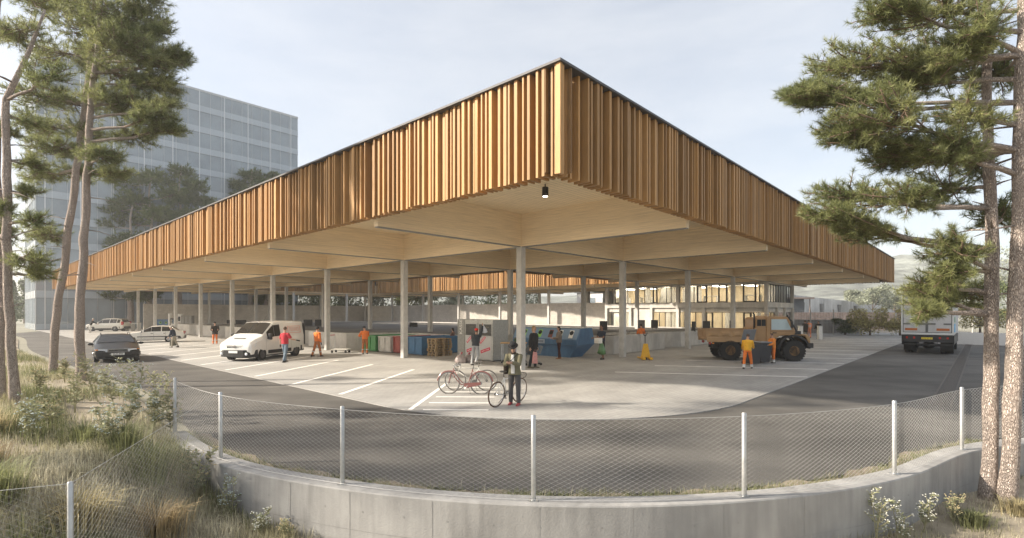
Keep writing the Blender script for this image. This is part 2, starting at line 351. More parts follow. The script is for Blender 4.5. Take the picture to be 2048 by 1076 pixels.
# ------------------------------------------------------------------ chain-link fences
m_wire = M('fence_wire', (.55, .55, .54), .55, .1, metal=.2); m_wire2 = M('fence_wire_dull', (.42, .42, .40), .7, .1)
def chain_mesh(path, zf0, zf1, cell=.056, r=.0019):
    """chain-link: zigzag wires hooked into their neighbours, 3-sided"""
    V = []; T = []; acc = [0.0]
    for i in range(1, len(path)): acc.append(acc[-1] + (path[i]-path[i-1]).length)
    acc = np.array(acc); P = np.array([tuple(p) for p in path]); tot = acc[-1]
    def pt(s, f):
        x = np.interp(s, acc, P[:, 0]); y = np.interp(s, acc, P[:, 1]); b = np.interp(s, acc, [zf0(k) for k in range(len(path))]); t = np.interp(s, acc, [zf1(k) for k in range(len(path))])
        return np.stack([x, y, b + (t-b)*f], -1)
    h = 1.08; nz = int(h/(cell*.5)); nz += nz % 2; js = np.arange(nz+1)
    for c in range(int(tot/cell)):
        s = c*cell + np.where(js % 2 == c % 2, 0, cell*1.03); pts = pt(np.minimum(s, tot), js/nz)
        o = len(V); offs = np.array([(r, 0, 0), (-r*.5, r*.87, 0), (-r*.5, -r*.87, 0)])
        pts[:, 1] += np.where(js % 2 == c % 2, -r*.8, r*.8)
        ring = (pts[:, None, :] + offs[None]).reshape(-1, 3)
        V.append(ring); k0 = c*(nz+1)*3
        for j in range(nz):
            for a in range(3):
                b = (a+1) % 3; T.append((k0+j*3+a, k0+j*3+b, k0+(j+1)*3+b, k0+(j+1)*3+a))
    return np.concatenate(V), np.array(T)
fence = thing('chain_link_fence', 'galvanised chain link fence standing on the curved retaining wall', 'fence')
fx = [-7.04, -5.0, -2.49, .28, 3.12, 5.91, 8.2, 10.9]
fpath = wall_path(-7.04, 11.2, .12)
V_, T_ = chain_mesh(fpath, lambda k: .12, lambda k: 1.2)
raw('wire_mesh', V_, T_, m_wire, fence)
mb = MB(); mb.tube([p + Vector((0,0,1.195)) for p in fpath], .0028, 5); mb.tube([p + Vector((0,0,.125)) for p in fpath], .0028, 5); mb.build('tension_wire', m_wire, fence)
def fence_post(p, z0, z1, parent, r=.032):
    mb = MB(); mb.lathe([(r, z0), (r, z1-.012), (r*.7, z1)], (p.x, p.y, 0), 12, 0, 'z'); mb.box(p.x-.055, p.x+.055, p.y-.055, p.y+.055, z0, z0+.01); return mb.build('post', m_galv, parent, smooth=40)
for x in fx:
    i = min(range(len(fpath)), key=lambda k: abs(fpath[k].x - x)); p = fpath[i] + (offset(fpath, .045)[i]-fpath[i]); fence_post(p, .1, 1.235, fence)
low = thing('chain_link_fence', 'lower chain link fence with a dark grey post crossing the bank at bottom left', 'fence')
lp = [Vector((-4.97, 8.55, 0)), Vector((-4.3, 5.0, 0)), Vector((-7.5, 3.7, 0))]; lz0 = [-.12, -.21, -.3]; lz1 = [1.2, .93, .93]
V_, T_ = chain_mesh(lp, lambda k: lz0[k], lambda k: lz1[k], .06, .0016); raw('wire_mesh', V_, T_, m_wire2, low)
mb = MB(); mb.tube([p + Vector((0,0,z)) for p, z in zip(lp, lz1)], .0026, 5); mb.build('tension_wire', m_wire, low)
for p, z0, z1 in zip(lp[1:], (-.5, -.6), (.93, .93)): fence_post(p, z0, z1+.02, low, .026)

# ------------------------------------------------------------------ timber canopy on concrete columns
S = 8.8; RA, RB, LA, LB = -8.0, 50.5, -8.27, 79.1
OR0, OR1, OL0, OL1 = 12.4, 31.6, 12.4, 61.0           # the courtyard opening
BZ, CZ, FZ0, FZ1 = 5.49, 6.95, 5.73, 8.28
can = thing('canopy_hall', 'huge timber canopy with vertical slat fascia on slim concrete columns', 'building', C0, A0)
def col_mb():
    mb = MB(); a = .15; c = .012
    mb.prism([(-a, -a+c), (-a+c, -a), (a-c, -a), (a, -a+c), (a, a-c), (a-c, a), (-a+c, a), (-a, a-c)], 0.0, BZ+.02); return mb
colp = None
for i in range(6):
    for j in range(9):
        if i in (2, 3) and 2 <= j <= 6: continue
        if colp is None: colp = o = col_mb().build('column', m_conc_col, can)
        else: o = colp.copy(); COL.objects.link(o); o.parent = can
        o.location = (i*S, j*S, 0.0)
def beam(x0, x1, y0, y1, z0):
    mb = MB(); mb.box(x0, x1, y0, y1, z0+.03, CZ+.03+(z0-BZ)); mb.box(x0+.02, x1-.02, y0+.02, y1-.02, z0, z0+.03, 1); return mb.build('beam', [m_beam, m_plate], can)
w = .12
for j in range(9):
    y = j*S
    segs = [(RA+.55, RB-.55)] if not (OL0 < y < OL1) else [(RA+.55, OR0-.5), (OR1+.5, RB-.55)]
    for a, b in segs: beam(a, b, y-w, y+w, BZ)
for i in range(6):
    x = i*S
    segs = [(LA+.55, LB-.55)] if not (OR0 < x < OR1) else [(LA+.55, OL0-.5), (OL1+.5, LB-.55)]
    for a, b in segs: beam(x-w, x+w, a, b, BZ-.006)
e_ = .47; rects = [(RA+e_, OR0-e_, LA+e_, LB-e_), (OR1+e_, RB-e_, LA+e_, LB-e_), (OR0-e_, OR1+e_, LA+e_, OL0-e_), (OR0-e_, OR1+e_, OL1+e_, LB-e_)]
mb = MB()
for a, b, c, d in rects: mb.box(a, b, c, d, CZ, CZ+.12)
mb.build('ceiling', m_ceil, can)
mb = MB()
for a, b, c, d in rects: mb.box(a-.3, b+.3, c-.3, d+.3, FZ1-.10, FZ1-.03) if False else mb.box(a, b, c, d, FZ1-.12, FZ1-.04)
mb.build('roof_deck', m_steel, can)
def slats(length, seed, M4, flip=1):
    """a run of upright battens of mixed width and depth along +x, facing -y"""
    rg = random.Random(seed); mb = MB(); t = .0
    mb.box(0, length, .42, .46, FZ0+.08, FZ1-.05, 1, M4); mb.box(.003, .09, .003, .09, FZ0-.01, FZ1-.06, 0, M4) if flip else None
    while t < length-.05:
        wd = rg.choice((.045, .055, .065, .08, .10)); pr = rg.choice((.0, .0, .03, .06, .10, .15)); wd = min(wd, length-t)
        mb.box(t, t+wd, pr, max(pr+.03, min(.422, max(.12, t), max(.12, length-t-wd))), FZ0 + rg.uniform(-.004, .004), FZ1-.06, 0, M4); t += wd + rg.choice((.055, .08, .11, .15, .19))
    return mb
def T4(x, y, a): return Matrix.Translation((x, y, 0)) @ Matrix.Rotation(a, 4, 'Z')
runs = [(RA, LB, -90, LB-LA, 1), (RA+.01, LA, 0, RB-RA-.01, 2), (RB, LA+.01, 90, LB-LA-.01, 3), (RB-.01, LB, 180, RB-RA-.02, 4),
        (OR0, OL0, 90, OL1-OL0, 5), (OR1-.01, OL0, 180, OR1-OR0-.02, 6), (OR1, OL1-.01, -90, OL1-OL0-.02, 7), (OR0+.01, OL1, 0, OR1-OR0-.02, 8)]
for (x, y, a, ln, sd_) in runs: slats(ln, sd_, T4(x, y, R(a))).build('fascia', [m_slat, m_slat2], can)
mb = MB()
for (x0, x1, y0, y1) in ((RA-.05, RB+.05, LA-.05, LA+.4), (RA-.05, RB+.05, LB-.4, LB+.05), (RA-.05, RA+.4, LA+.4, LB-.4), (RB-.4, RB+.05, LA+.4, LB-.4),
                         (OR0-.4, OR1+.4, OL0-.4, OL0+.04), (OR0-.4, OR1+.4, OL1-.04, OL1+.4), (OR0-.4, OR0+.04, OL0+.04, OL1-.04), (OR1-.04, OR1+.4, OL0+.04, OL1-.04)):
    mb.box(x0, x1, y0, y1, FZ1-.055, FZ1)
mb.build('roof_edge', m_steel, can)
# ceiling downlights hang under the boards
m_lens_lit = emit_mat('lamp_lens', (1, .93, .8), 4.0)
def downlight(l, r, label):
    t = thing('ceiling_lamp', label, 'lamp', LR(l, r, CZ-.42), A0, 'downlights under the canopy')
    mb = MB(); mb.lathe([(.105, 0), (.11, .01), (.11, .30), (.1, .31)], (0,0,0), 20, 0, 'z'); mb.lathe([(.02, .30), (.02, .425)], (0,0,0), 8, 0, 'z'); mb.build('lamp_body', M('lamp_black', (.03, .03, .03), .4), t, smooth=40)
    mb = MB(); mb.lathe([(.085, -.012), (.085, -.002)], (0,0,0), 20, 0, 'z'); mb.build('lens', m_lens_lit, t)
    li = bpy.data.lights.new('downlight_beam', 'AREA'); li.shape = 'DISK'; li.size = .16; li.energy = 42; li.color = (1, .88, .70); li.spread = R(165); lo = bpy.data.objects.new('downlight_beam', li); COL.objects.link(lo); lo.parent = t; lo.location = (0, 0, -.02)
    return t
downlight(-4.3, -3.6, 'black cylinder downlight hanging below the ceiling near the front corner')
downlight(4.6, -3.6, 'small downlight under the canopy in the second bay along the left edge')
fill_lamp0 = None  # downlights added in the other bays, out of sight, as fill under the roof
for j in range(0, 9):
    for i in range(0, 6):
        l, r = -4.2 + j*S, -4.0 + i*S + .0
        if (i in (3,) and 2 <= j <= 6) or (OL0-2 < l < OL1+2 and OR0-2 < r < OR1+2) or (j < 2 and i == 0): continue
        if fill_lamp0 is None: fill_lamp0 = downlight(l, r, 'unseen downlight added between the deep canopy beams for fill light')
        else: t = copy_tree(fill_lamp0); t.location = LR(l, r, CZ-.42)

# ------------------------------------------------------------------ far concrete screen walls (one saw-tooth run per side)
def strip_wall(path, z0, z1, th, name, mat, label, cat='wall', base=C0):
    mb = MB(); inner = offset([Vector((p[0], p[1], 0)) for p in path], th)
    rings = [[Vector((a[0], a[1], z0)), Vector((a[0], a[1], z1)), Vector((b.x, b.y, z1)), Vector((b.x, b.y, z0))] for a, b in zip(path, inner)]
    mb.loft(rings); return tag(mb.build(name, mat, None, base, A0), label, cat)
P = []                                               # back of the court, R ~ 36, running along L
for k in range(6):
    l = 18.6 + k*S; P += [(37.8, l), (36.2, l+S-.3)]
P = [(36.4, 18.2)] + P + [(38.4, 71.6)]
strip_wall(P, 0, 3.76, .25, 'screen_wall', m_block, 'tall grey block screen wall stepping behind the court, seen between the rear columns')
P = [(1.0, 72.2)]
for k in range(4):
    r = 1.0 + k*S; P += [(r + S - .3, 72.6 - .0), (r + S - .25, 74.2)] if k < 3 else [(38.2, 72.4)]
strip_wall(P[::1], 0, 3.76, .25, 'screen_wall', m_block, 'long grey block screen wall at the far left end, behind the wash point')

# low platform walls round the collection court
def platform(poly, h, label):
    t = thing('collection_platform', label, 'platform', C0, A0)
    mb = MB(); mb.prism(poly, 0.0, h-.12); mb.build('platform_base', m_conc, t); mb = MB(); mb.add([(p[0], p[1], h-.115) for p in poly], [tuple(range(len(poly)))]); mb.build('platform_surface', m_asph, t)
    mb = MB(); pts = [Vector((p[0], p[1], 0)) for p in poly]; n = len(pts)
    for i in range(n):
        a, b = pts[i], pts[(i+1) % n]; d = (b-a).normalized(); s = Vector((-d.y, d.x, 0))*.22
        vs = [a, b, b+s - d*.0, a+s]; mb.add([v + Vector((0,0,z)) for z in (h-.121 + .002*(i % 2), h + .003*(i % 2)) for v in vs], [(0,3,2,1),(4,5,6,7),(0,1,5,4),(1,2,6,5),(2,3,7,6),(3,0,4,7)])
    mb.build('parapet', m_conc, t)
    return t
def saw(r0, r1, l, depth, n, horizontal):
    P = []; s = (r1-r0)/n
    for k in range(n): P += [(r0+k*s, l), (r0+(k+.82)*s, l + .0), (r0+(k+1)*s, l+depth)]
    return P
front = []                                           # (R, L), zig-zag along L = 1.4 on the right, along R = 1.4 on the left
right_side = [(10.1, 1.4), (13.4, 1.4), (13.4, 4.2), (16.9, 4.2), (16.9, 1.62), (17.8, 2.6), (19.4, 1.3), (25.2, 1.3), (26.4, 2.6), (28.2, 1.4), (31.0, 1.4)]
left_side = [(1.3, 60.0), (1.3, 52.5), (2.6, 51.3), (1.3, 50), (1.3, 43.4), (2.6, 42.2), (1.3, 41), (1.3, 34.6), (2.6, 33.4), (1.3, 32), (1.3, 25.4), (2.6, 24.2), (1.2, 22.8), (1.2, 17.2), (4.4, 15.5), (4.6, 8.8), (7.6, 6.6)]
plat = platform(right_side + [(31, 60)] + left_side, 1.13, 'raised concrete collection platform with zigzag low walls in the court')

mb = MB(); mb.box(13.401, 16.88, 1.38, 1.60, 0, 1.131); mb.build('front_wall', m_conc, plat)
# ------------------------------------------------------------------ glass tower on the left
m_spand = M('spandrel_glass', (.40, .45, .49), .12, .05, .4, spec=.5)
m_tglass = M('tower_glass', (.27, .315, .35), .06, .15, .25, spec=.6)
m_mull = M('mullion', (.62, .64, .65), .4, .05, metal=.3)
m_joint = M('facade_joint', (.15, .165, .175), .5, .1)
TW, TD, TH = 38.1, 15.4, 40.9
tow = thing('glass_tower', 'tall hazy glass office tower with storey bands behind the pines', 'building', (-68.15, 73.5, 0), A0)
mb = MB(); mb.box(.05, TW-.05, .05, TD-.05, 0, TH-.1); mb.build('tower_core', M('tower_core', (.22, .25, .27), .3, .2, .3), tow)
fl = [0.0, 4.6] + [4.6 + 3.63*k for k in range(1, 11)]
for k in range(len(fl)-1):
    z0, z1 = fl[k], fl[k+1]; sp = z0 + (1.1 if k else .9)
    mb = MB(); rg = random.Random(40+k)
    mb.box(0, TW, -.06, .05, z0+.05, sp, 0); mb.box(-.06, .05, .05, TD, z0+.05, sp, 0)
    for nx, ln, side in ((22, TW, 0), (7, TD, 1)):
        for i in range(nx):
            a, b = i*ln/nx, (i+1)*ln/nx; tl = rg.uniform(-.012, .012); dz = rg.choice((0, 0, 0, .0))
            if side == 0: mb.add([(a+.03, -.02+tl, sp+.03), (b-.03, -.02-tl, sp+.03), (b-.03, -.02-tl, z1), (a+.03, -.02+tl, z1)], [(0,1,2,3)], 1)
            else: mb.add([(-.02+tl, a+.03, sp+.03), (-.02-tl, b-.03, sp+.03), (-.02-tl, b-.03, z1), (-.02+tl, a+.03, z1)], [(0,1,2,3)], 1)
    mb.build('storey_glazing', [m_spand, m_tglass], tow, fix=False)
mb = MB(); rg = random.Random(3)
for k in range(len(fl)):
    z = fl[k]; mb.box(-.07, TW, -.075, -.02, z-.02, z+.05); mb.box(-.075, -.02, -.02, TD, z-.02, z+.05)
mb.build('storey_joint', m_joint, tow)
mb = MB()
for i in range(10): 
    x = .9 + i*TW/9.6; mb.box(x, x+.13, -.11, -.02, .1, TH)
for i in range(22): mb.box(i*TW/22-.02, i*TW/22+.02, -.085, -.02, .1, TH)
for i in range(8): mb.box(-.10, -.02, i*TD/7.05, i*TD/7.05+.06, .1, TH)
mb.build('mullion', m_mull, tow)
mb = MB(); mb.box(-.1, TW+.02, -.1, TD, TH-.1, TH+.25); mb.build('roof_edge', M('tower_edge', (.5, .52, .53), .5), tow)

# ------------------------------------------------------------------ office building under the canopy
off = thing('office_building', 'two storey concrete office with warm lit windows under the canopy', 'building', C0, A0)
m_fr = M('bronze_frame', (.05, .046, .042), .45, .1, metal=.4)
m_in = multiply_in(M('interior_wood', (.62, .50, .33), .6, .08, 2), streaks(4, .8, 1, (6, 6, .3)))
m_inw = M('interior_white', (.74, .70, .62), .7, .05)
m_cur = multiply_in(M('curtain', (.72, .68, .60), .8, .08, 3, trans=.6), streaks(9, .72, 1, (8, 8, .05)))
m_lamp = emit_mat('office_lamp', (1, .94, .84), 6.5)
OX0, OX1, OY0, OY1 = 35.0, 44.2, -.2, 17.8           # R, L extents; facade at R = 35, gable at L = -.2
mb = MB()
for z0, z1 in ((-.0, .12), (3.05, 3.55), (5.36, 5.47)): mb.box(OX0+.02, OX1, OY0+.02, OY1, z0, z1)
mb.build('floor_slab', m_conc, off)
mb = MB()
for a, b, z0, z1 in ((0, 1, 2.6, 3.04),): 
    mb.box(OX0+.22, OX0+.40, OY0+.42, OY1-.2, z0, z1); mb.box(OX0+.42, OX1-.2, OY0+.22, OY0+.40, z0, z1)
mb.build('spandrel_wall', m_conc, off)
def pier(*a): mb = MB(); mb.box(*a); mb.build('pier', m_conc, off)
for y in (OY0+.01, 3.0, 5.85, 8.65, 11.7, 14.3, OY1-.32): pier(OX0+.01, OX0+.32, y, y+.30, .12, 3.05)
for y in (OY0+.01, 8.65, OY1-.32): pier(OX0+.012, OX0+.32, y+.002, y+.298, 3.55, 5.36)
for x in (38.2, 40.9, OX1-.3): pier(x, x+.28, OY0+.01, OY0+.3, .12, 3.05)
pier(OX1-.3, OX1-.02, OY0+.012, OY0+.3, 3.55, 5.36)
mb = MB()                                            # rooms: rear wall, curtains, desks
for z0, z1 in ((.13, 3.04), (3.56, 5.35)):
    mb.box(39.6, 39.7, .6, 17.2, z0, z1, 0); mb.box(36.2, 39.6, 17.2, 17.3, z0, z1, 1); mb.box(36.4, 39.6, 8.7, 8.78, z0, z1, 0)
    mb.box(OX0+.6, 39.6, .4, 17.2, z1-.012, z1-.004, 1)
for y in (1.0, 5.2, 10.2, 12.6, 15.6):
    mb.box(36.6, 37.4, y, y+1.5, 4.26, 4.30, 1)
    for yy in (y+.05, y+1.4): mb.box(36.65, 37.35, yy, yy+.05, 3.56, 4.26, 1)
mb.build('interior', [m_in, m_inw], off)
mb = MB(); rg = random.Random(5)
for (y0, y1, z0, z1) in ((6.4, 8.5, 3.6, 5.3), (9.2, 11.0, 3.6, 5.3), (12.2, 12.9, 3.6, 5.3), (.6, 1.0, .2, 2.55), (9.2, 10.4, .2, 2.55), (14.8, 16.2, .2, 2.55), (3.4, 4.0, .2, 2.55)):
    n = int((y1-y0)/.09); pts = [(OX0+.62 + (.05 if i % 2 else 0), y0 + (y1-y0)*i/n) for i in range(n+1)]
    mb.add([(p[0], p[1], z) for z in (z0, z1) for p in pts], [(i, i+1, n+1+i+1, n+1+i) for i in range(n)])
n = 40; pts = [(36.0 + 7.6*i/n, OY0+.62 + (.05 if i % 2 else 0)) for i in range(n+1)]
mb.add([(p[0], p[1], z) for z in (3.6, 5.3) for p in pts], [(i, i+1, n+1+i+1, n+1+i) for i in range(n)])
mb.build('curtain', m_cur, off)
for z in (3.0, 5.32):
    for y in (2.2, 5.2, 7.6, 10.6, 13.4, 16.2):
        mb = MB(); mb.box(35.9, 38.9, y-.3, y+.3, z-.06, z-.02); mb.build('ceiling_light', m_lamp, off)
def window(a, b, z0, z1, axis, divs, heavy=()):
    """glazed opening from a to b; frame bars at divs (fractions), heavier casements in heavy"""
    mb = MB(); g = MB(); d0 = OX0+.30 if axis == 'y' else OY0+.30; bars = [0] + list(divs) + [1]; t = .035
    def bx_(u0, u1, za, zb_, dd0, dd1, m=mb):
        if axis == 'y': m.box(dd0, dd1, u0, u1, za, zb_)
        else: m.box(u0, u1, dd0, dd1, za, zb_)
    for f in bars:
        u = a + (b-a)*f; u0 = max(a, u-t) ; u1 = min(b, u+t); bx_(u0, u1, z0, z1, d0, d0+.07)
    bx_(a+t, b-t, z0, z0+.05, d0+.003, d0+.067); bx_(a+t, b-t, z1-.05, z1, d0+.003, d0+.067)
    for i in heavy:
        u0 = a+(b-a)*bars[i]+.01; u1 = a+(b-a)*bars[i+1]-.01
        for (x0, x1, y0, y1) in ((u0, u0+.11, z0+.02, z1-.02), (u1-.11, u1, z0+.02, z1-.02), (u0+.11, u1-.11, z0+.02, z0+.13), (u0+.11, u1-.11, z1-.13, z1-.02)): bx_(x0, x1, y0, y1, d0-.03, d0+.05)
    f = MB(); o = mb.build('window', m_fr, off)
    g = MB(); 
    if axis == 'y': g.add([(d0+.035, a+.02, z0+.03), (d0+.035, b-.02, z0+.03), (d0+.035, b-.02, z1-.03), (d0+.035, a+.02, z1-.03)], [(0,1,2,3)])
    else: g.add([(a+.02, d0+.035, z0+.03), (b-.02, d0+.035, z0+.03), (b-.02, d0+.035, z1-.03), (a+.02, d0+.035, z1-.03)], [(0,1,2,3)])
    g.build('pane', m_glass_win, o, fix=False)
window(.12, 8.64, 3.56, 5.35, 'y', (.06, .1, .24, .37, .42, .52, .60, .66, .78, .82), (2, 5, 8))
window(8.96, 17.46, 3.56, 5.35, 'y', (.08, .14, .27, .33, .45, .56, .70, .78, .90, .94), (3, 8))
window(.12, 2.98, .14, 2.58, 'y', (.45, .7), (1,)); window(3.32, 5.83, .14, 2.58, 'y', (.35, .72), (2,))
window(6.17, 8.63, .14, 2.58, 'y', (.3, .6, .8)); window(8.97, 11.68, .14, 2.58, 'y', (.25, .5, .75), ()); window(14.62, 17.46, .14, 2.58, 'y', (.3, .45, .8), (2,))
window(OX0+.34, 38.18, .14, 2.58, 'x', (.3, .6)); window(41.2, OX1-.32, .14, 2.58, 'x', (.5,))
window(OX0+.34, OX1-.32, 3.56, 5.35, 'x', (.1, .2, .3, .4, .5, .6, .7, .85, .93))
mb = MB(); mb.box(OX0+.24, OX0+.36, 12.0, 14.28, .12, 2.6); mb.build('wall', m_conc, off)

# ------------------------------------------------------------------ pale frame building and grey sheds behind the court
m_pale = M('pale_render', (.66, .65, .63), .7, .06, .5); m_pgrey = M('pale_grey', (.42, .43, .44), .7, .08, .5)
fb = thing('frame_building', 'white concrete frame building with open bays behind the screen wall', 'building', LR(12, 46), A0)
mb = MB()
for y in np.arange(-6, 16.1, 3.6): mb.box(0, .5, y, y+.45, 0, 6.6)
mb.build('column', m_pale, fb)
mb = MB(); mb.box(-.3, 9, -6.4, 16.6, 6.6, 7.4); mb.box(-.1, 8.5, -6.2, 16.4, 2.2, 2.7); mb.build('slab', m_pale, fb)
mb = MB(); mb.box(4.6, 4.8, -6, 16, 0, 6.59); 
for y in np.arange(-4.2, 16, 7.2): mb.box(.6, 4.59, y, y+.2, .01, 6.58)
mb.build('rear_wall', m_pgrey, fb)
gs = thing('storage_shed', 'low pale grey shed with a flat roof behind the white frame building', 'building', LR(33, 62), A0)
mb = MB(); mb.box(0, 12, -14, 8, 0, 6.2); mb.build('wall', m_pale, gs); mb = MB(); mb.box(-.4, 12.4, -14.4, 8.4, 6.2, 6.6); mb.build('roof', m_pgrey, gs)
mb = MB()
for k in range(5): mb.box(-.05, .02, -12.5+k*4.1, -9.9+k*4.1, 3.3, 5.2)
mb.build('window', m_tglass, gs)

# ------------------------------------------------------------------ right background: panel wall, wire fence, sheet-pile wall, stone band
def wallx(name, label, p0, p1, z0, z1, th, mat, cat='wall', split=0, z1b=None):
    p0, p1 = Vector(p0), Vector(p1); d = p1-p0; ln = d.length; a = math.atan2(d.y, d.x); t = thing(name, label, cat, p0, a)
    n = split or 1; z1b = z1b if z1b is not None else z1
    for k in range(n):
        x0, x1 = ln*k/n + (.012 if split else 0), ln*(k+1)/n - (.012 if split else 0); za = z1+(z1b-z1)*k/n; zb_ = z1+(z1b-z1)*(k+1)/n
        mb = MB(); mb.prism([(x0, z0), (x1, z0), (x1, zb_), (x0, za)], 0, th, axis='y'); mb.build('wall_panel', mat, t)
    return t
m_panel = multiply_in(M('panel_concrete', (.36, .34, .32), .85, .1, .8), streaks(1.2, .62, 1.05, (1.5, 1.5, .3), .3, .7, 6))
m_sheet = multiply_in(multiply_in(M('sheet_pile', (.55, .55, .56), .8, .06, .8), streaks(1.1, .55, 1, (1, 1, .08), .3, .55, 5)), streaks(.2, .8, 1.05))
m_stone = multiply_in(M('rubble_stone', (.24, .19, .17), .9, .35, 1.2, bump=.5, bscale=6), streaks(2.5, .6, 1.25, (1, 1, 2.5)))
p0, p1 = at(1560, 668, 63), at(1725, 668, 61)
wallx('panel_wall', 'grey concrete panel wall at the end of the yard behind the three people', (p0.x, p0.y, 0), (p1.x, p1.y, 0), -.1, 1.68, .2, m_panel, split=9)
p0, p1 = at(1540, 640, 76), at(1860, 640, 74)
wallx('stone_embankment', 'brown rubble stone embankment above the panel wall at the yard end', (p0.x, p0.y, 0), (p1.x, p1.y, 0), -.1, 2.55, 5, m_stone, 'embankment')
p0, p1 = at(1530, 620, 108), at(1790, 620, 150)
sp = wallx('sheet_wall', 'long pale stained retaining wall sloping down behind the stone embankment', (p0.x, p0.y, 0), (p1.x, p1.y, 0), -.1, 6.9, .6, m_sheet, 'wall', 0, 4.2)
ln = (p1-p0).length; mb = MB(); 
for k in range(5): mb.prism([(6+k*9.5, 2.6), (6.6+k*9.5, 2.6), (6.9+k*9.5, 5.0-.2*k), (5.7+k*9.5, 5.0-.2*k)], -.5, -.02, axis='y')
mb.build('buttress', M('stain_dark', (.17, .17, .17), .9), sp)
yf = thing('wire_fence', 'tall wire fence on pale posts in front of the grey panel wall', 'fence')
fp = [at(px, 668, 59.5) for px in (1574, 1621, 1667, 1719, 1792, 1850, 1945, 2020)]
mb = MB()
for a, b in zip(fp, fp[1:]):
    n = int((b-a).length/.3)
    for i in range(n): p = a.lerp(b, i/n); mb.tube([(p.x, p.y, .1), (p.x, p.y, 2.75)], .008, 3)
    for z in (.15, 1.4, 2.0, 2.75): mb.tube([(a.x, a.y, z), (b.x, b.y, z)], .012, 4)
mb.build('wire_mesh', m_galv, yf)
for p in fp:
    mb = MB(); mb.tube([(p.x, p.y, -.05), (p.x, p.y, 2.9)], .07, 8); mb.build('post', M('pale_post', (.6, .58, .55), .6), yf)
hut = thing('site_hut', 'small dark hut with an overhanging flat roof above the stone embankment', 'hut', at(1594, 624, 86), A0*0)
mb = MB(); mb.box(-2, 1.2, 0, 3, -2.5, 2.2); mb.build('wall', M('hut_wall', (.10, .11, .12), .8), hut); mb = MB(); mb.box(-2.4, 2.6, -.6, 3.4, 2.2, 2.45); mb.box(1.9, 2.02, -.4, -.28, -2.4, 2.2); mb.build('roof', M('hut_roof', (.28, .22, .19), .8), hut)
p0, p1 = LR(-16.4, 30), LR(-16.4, 50)
wallx('low_wall', 'low pale concrete wall at the far end of the right lane beyond the lorry', LR(-19, 38), LR(-12.5, 38), -.1, .95, .3, m_pale)
# hills
mb = MB(); xs_ = np.linspace(-420, 420, 60); V = []
def ridge(x): return max(2, 11 + 35*math.exp(-((x-330)/150)**2) + 8*math.exp(-((x+150)/160)**2) + 1.6*math.sin(x*.05) + 1.0*math.sin(x*.13+1))
for x in xs_:
    for k, (d, f) in enumerate(((230, 0), (270, .28), (310, .55), (350, .82), (385, 1), (440, .9))): mb.v.append((x*1.0, d, -.5 + f*ridge(x)))
mb.f = [(i*6+j, (i+1)*6+j, (i+1)*6+j+1, i*6+j+1) for i in range(59) for j in range(5)]; mb.m = [0]*len(mb.f)
m_hill = multiply_in(M('hill_forest', (.15, .16, .14), .95, .4, .02, bump=.8, bscale=.3), streaks(.12, .5, 1.5, (1, 1, 1), .35, .65, 8))
tag(mb.build('hills', m_hill, smooth=True), kind='structure')
# ------------------------------------------------------------------ vehicles
def ring(x, wl, zl, wb, zb, wt, zt, cr=.03):
    h = [(wl*.93, zl), (wl, zl+.10), (wb, zl*.45+zb*.55), (wb*.995, zb), (wt, zt), (wt*.55, zt+cr)]
    return [Vector((x, -y, z)) for y, z in h] + [Vector((x, y, z)) for y, z in reversed(h)]
def cut_arches(o, cuts):
    """boolean out the wheel arches; result baked into the mesh"""
    mb = MB()
    for (x, z, r) in cuts:
        for s in (-1, 1): mb.lathe([(r, .42*s), (r, 1.6*s)], (x, 0, z), 28)
    c = mb.build('arch_cutter', []); md = o.modifiers.new('b', 'BOOLEAN'); md.operation = 'DIFFERENCE'; md.object = c; md.solver = 'EXACT'
    dg = bpy.context.evaluated_depsgraph_get(); me = bpy.data.meshes.new_from_object(o.evaluated_get(dg)); o.modifiers.clear(); o.data = me; me.name = o.name
    bpy.data.objects.remove(c)
    me.polygons.foreach_set('use_smooth', [True]*len(me.polygons)); me.set_sharp_from_angle(angle=R(30))
    b = o.modifiers.new('bevel', 'BEVEL'); b.width = .018; b.segments = 2; b.limit_method = 'ANGLE'; b.angle_limit = R(30)
def panel(c4, inset=(.05, .95, .06, .94), off=.012, n=3, out=None):
    """a slightly proud pane bilinearly inset in the quad c4 (a,b bottom; d,c top); out = outward hint"""
    a, b, c, d = [Vector(v) for v in c4]; u0, u1, v0, v1 = inset; P = []
    nrm = (b-a).cross(d-a); nrm = nrm.normalized() if nrm.length > 1e-6 else (c-b).cross(d-c).normalized()
    if out is not None and nrm.dot(Vector(out)) < 0: nrm = -nrm
    for (u, v) in ((u0, v0), (u1, v0), (u1, v1), (u0, v1)): P.append((a*(1-u)+b*u)*(1-v) + (d*(1-u)+c*u)*v)
    return MB().add([p + nrm*off for p in P] + [p - nrm*.004 for p in P], [(0,1,2,3),(0,4,5,1),(1,5,6,2),(2,6,7,3),(3,7,4,0)])
m_rim = M('alloy_rim', (.52, .52, .53), .3, .06, metal=.8)
m_rim_steel = M('steel_rim', (.10, .10, .105), .45, .1, metal=.4)
m_lens = M('headlight_lens', (.72, .76, .80), .06, .05, coat=.6)
m_amber = M('amber_lens', (.75, .26, .03), .2, .1); m_red = M('tail_lens', (.42, .02, .015), .2, .1)
m_plate_w = M('plate_white', (.75, .75, .72), .5, .02); m_plate_y = M('plate_yellow', (.80, .62, .05), .5, .02); m_ink = M('ink_black', (.012, .012, .012), .6, .05)
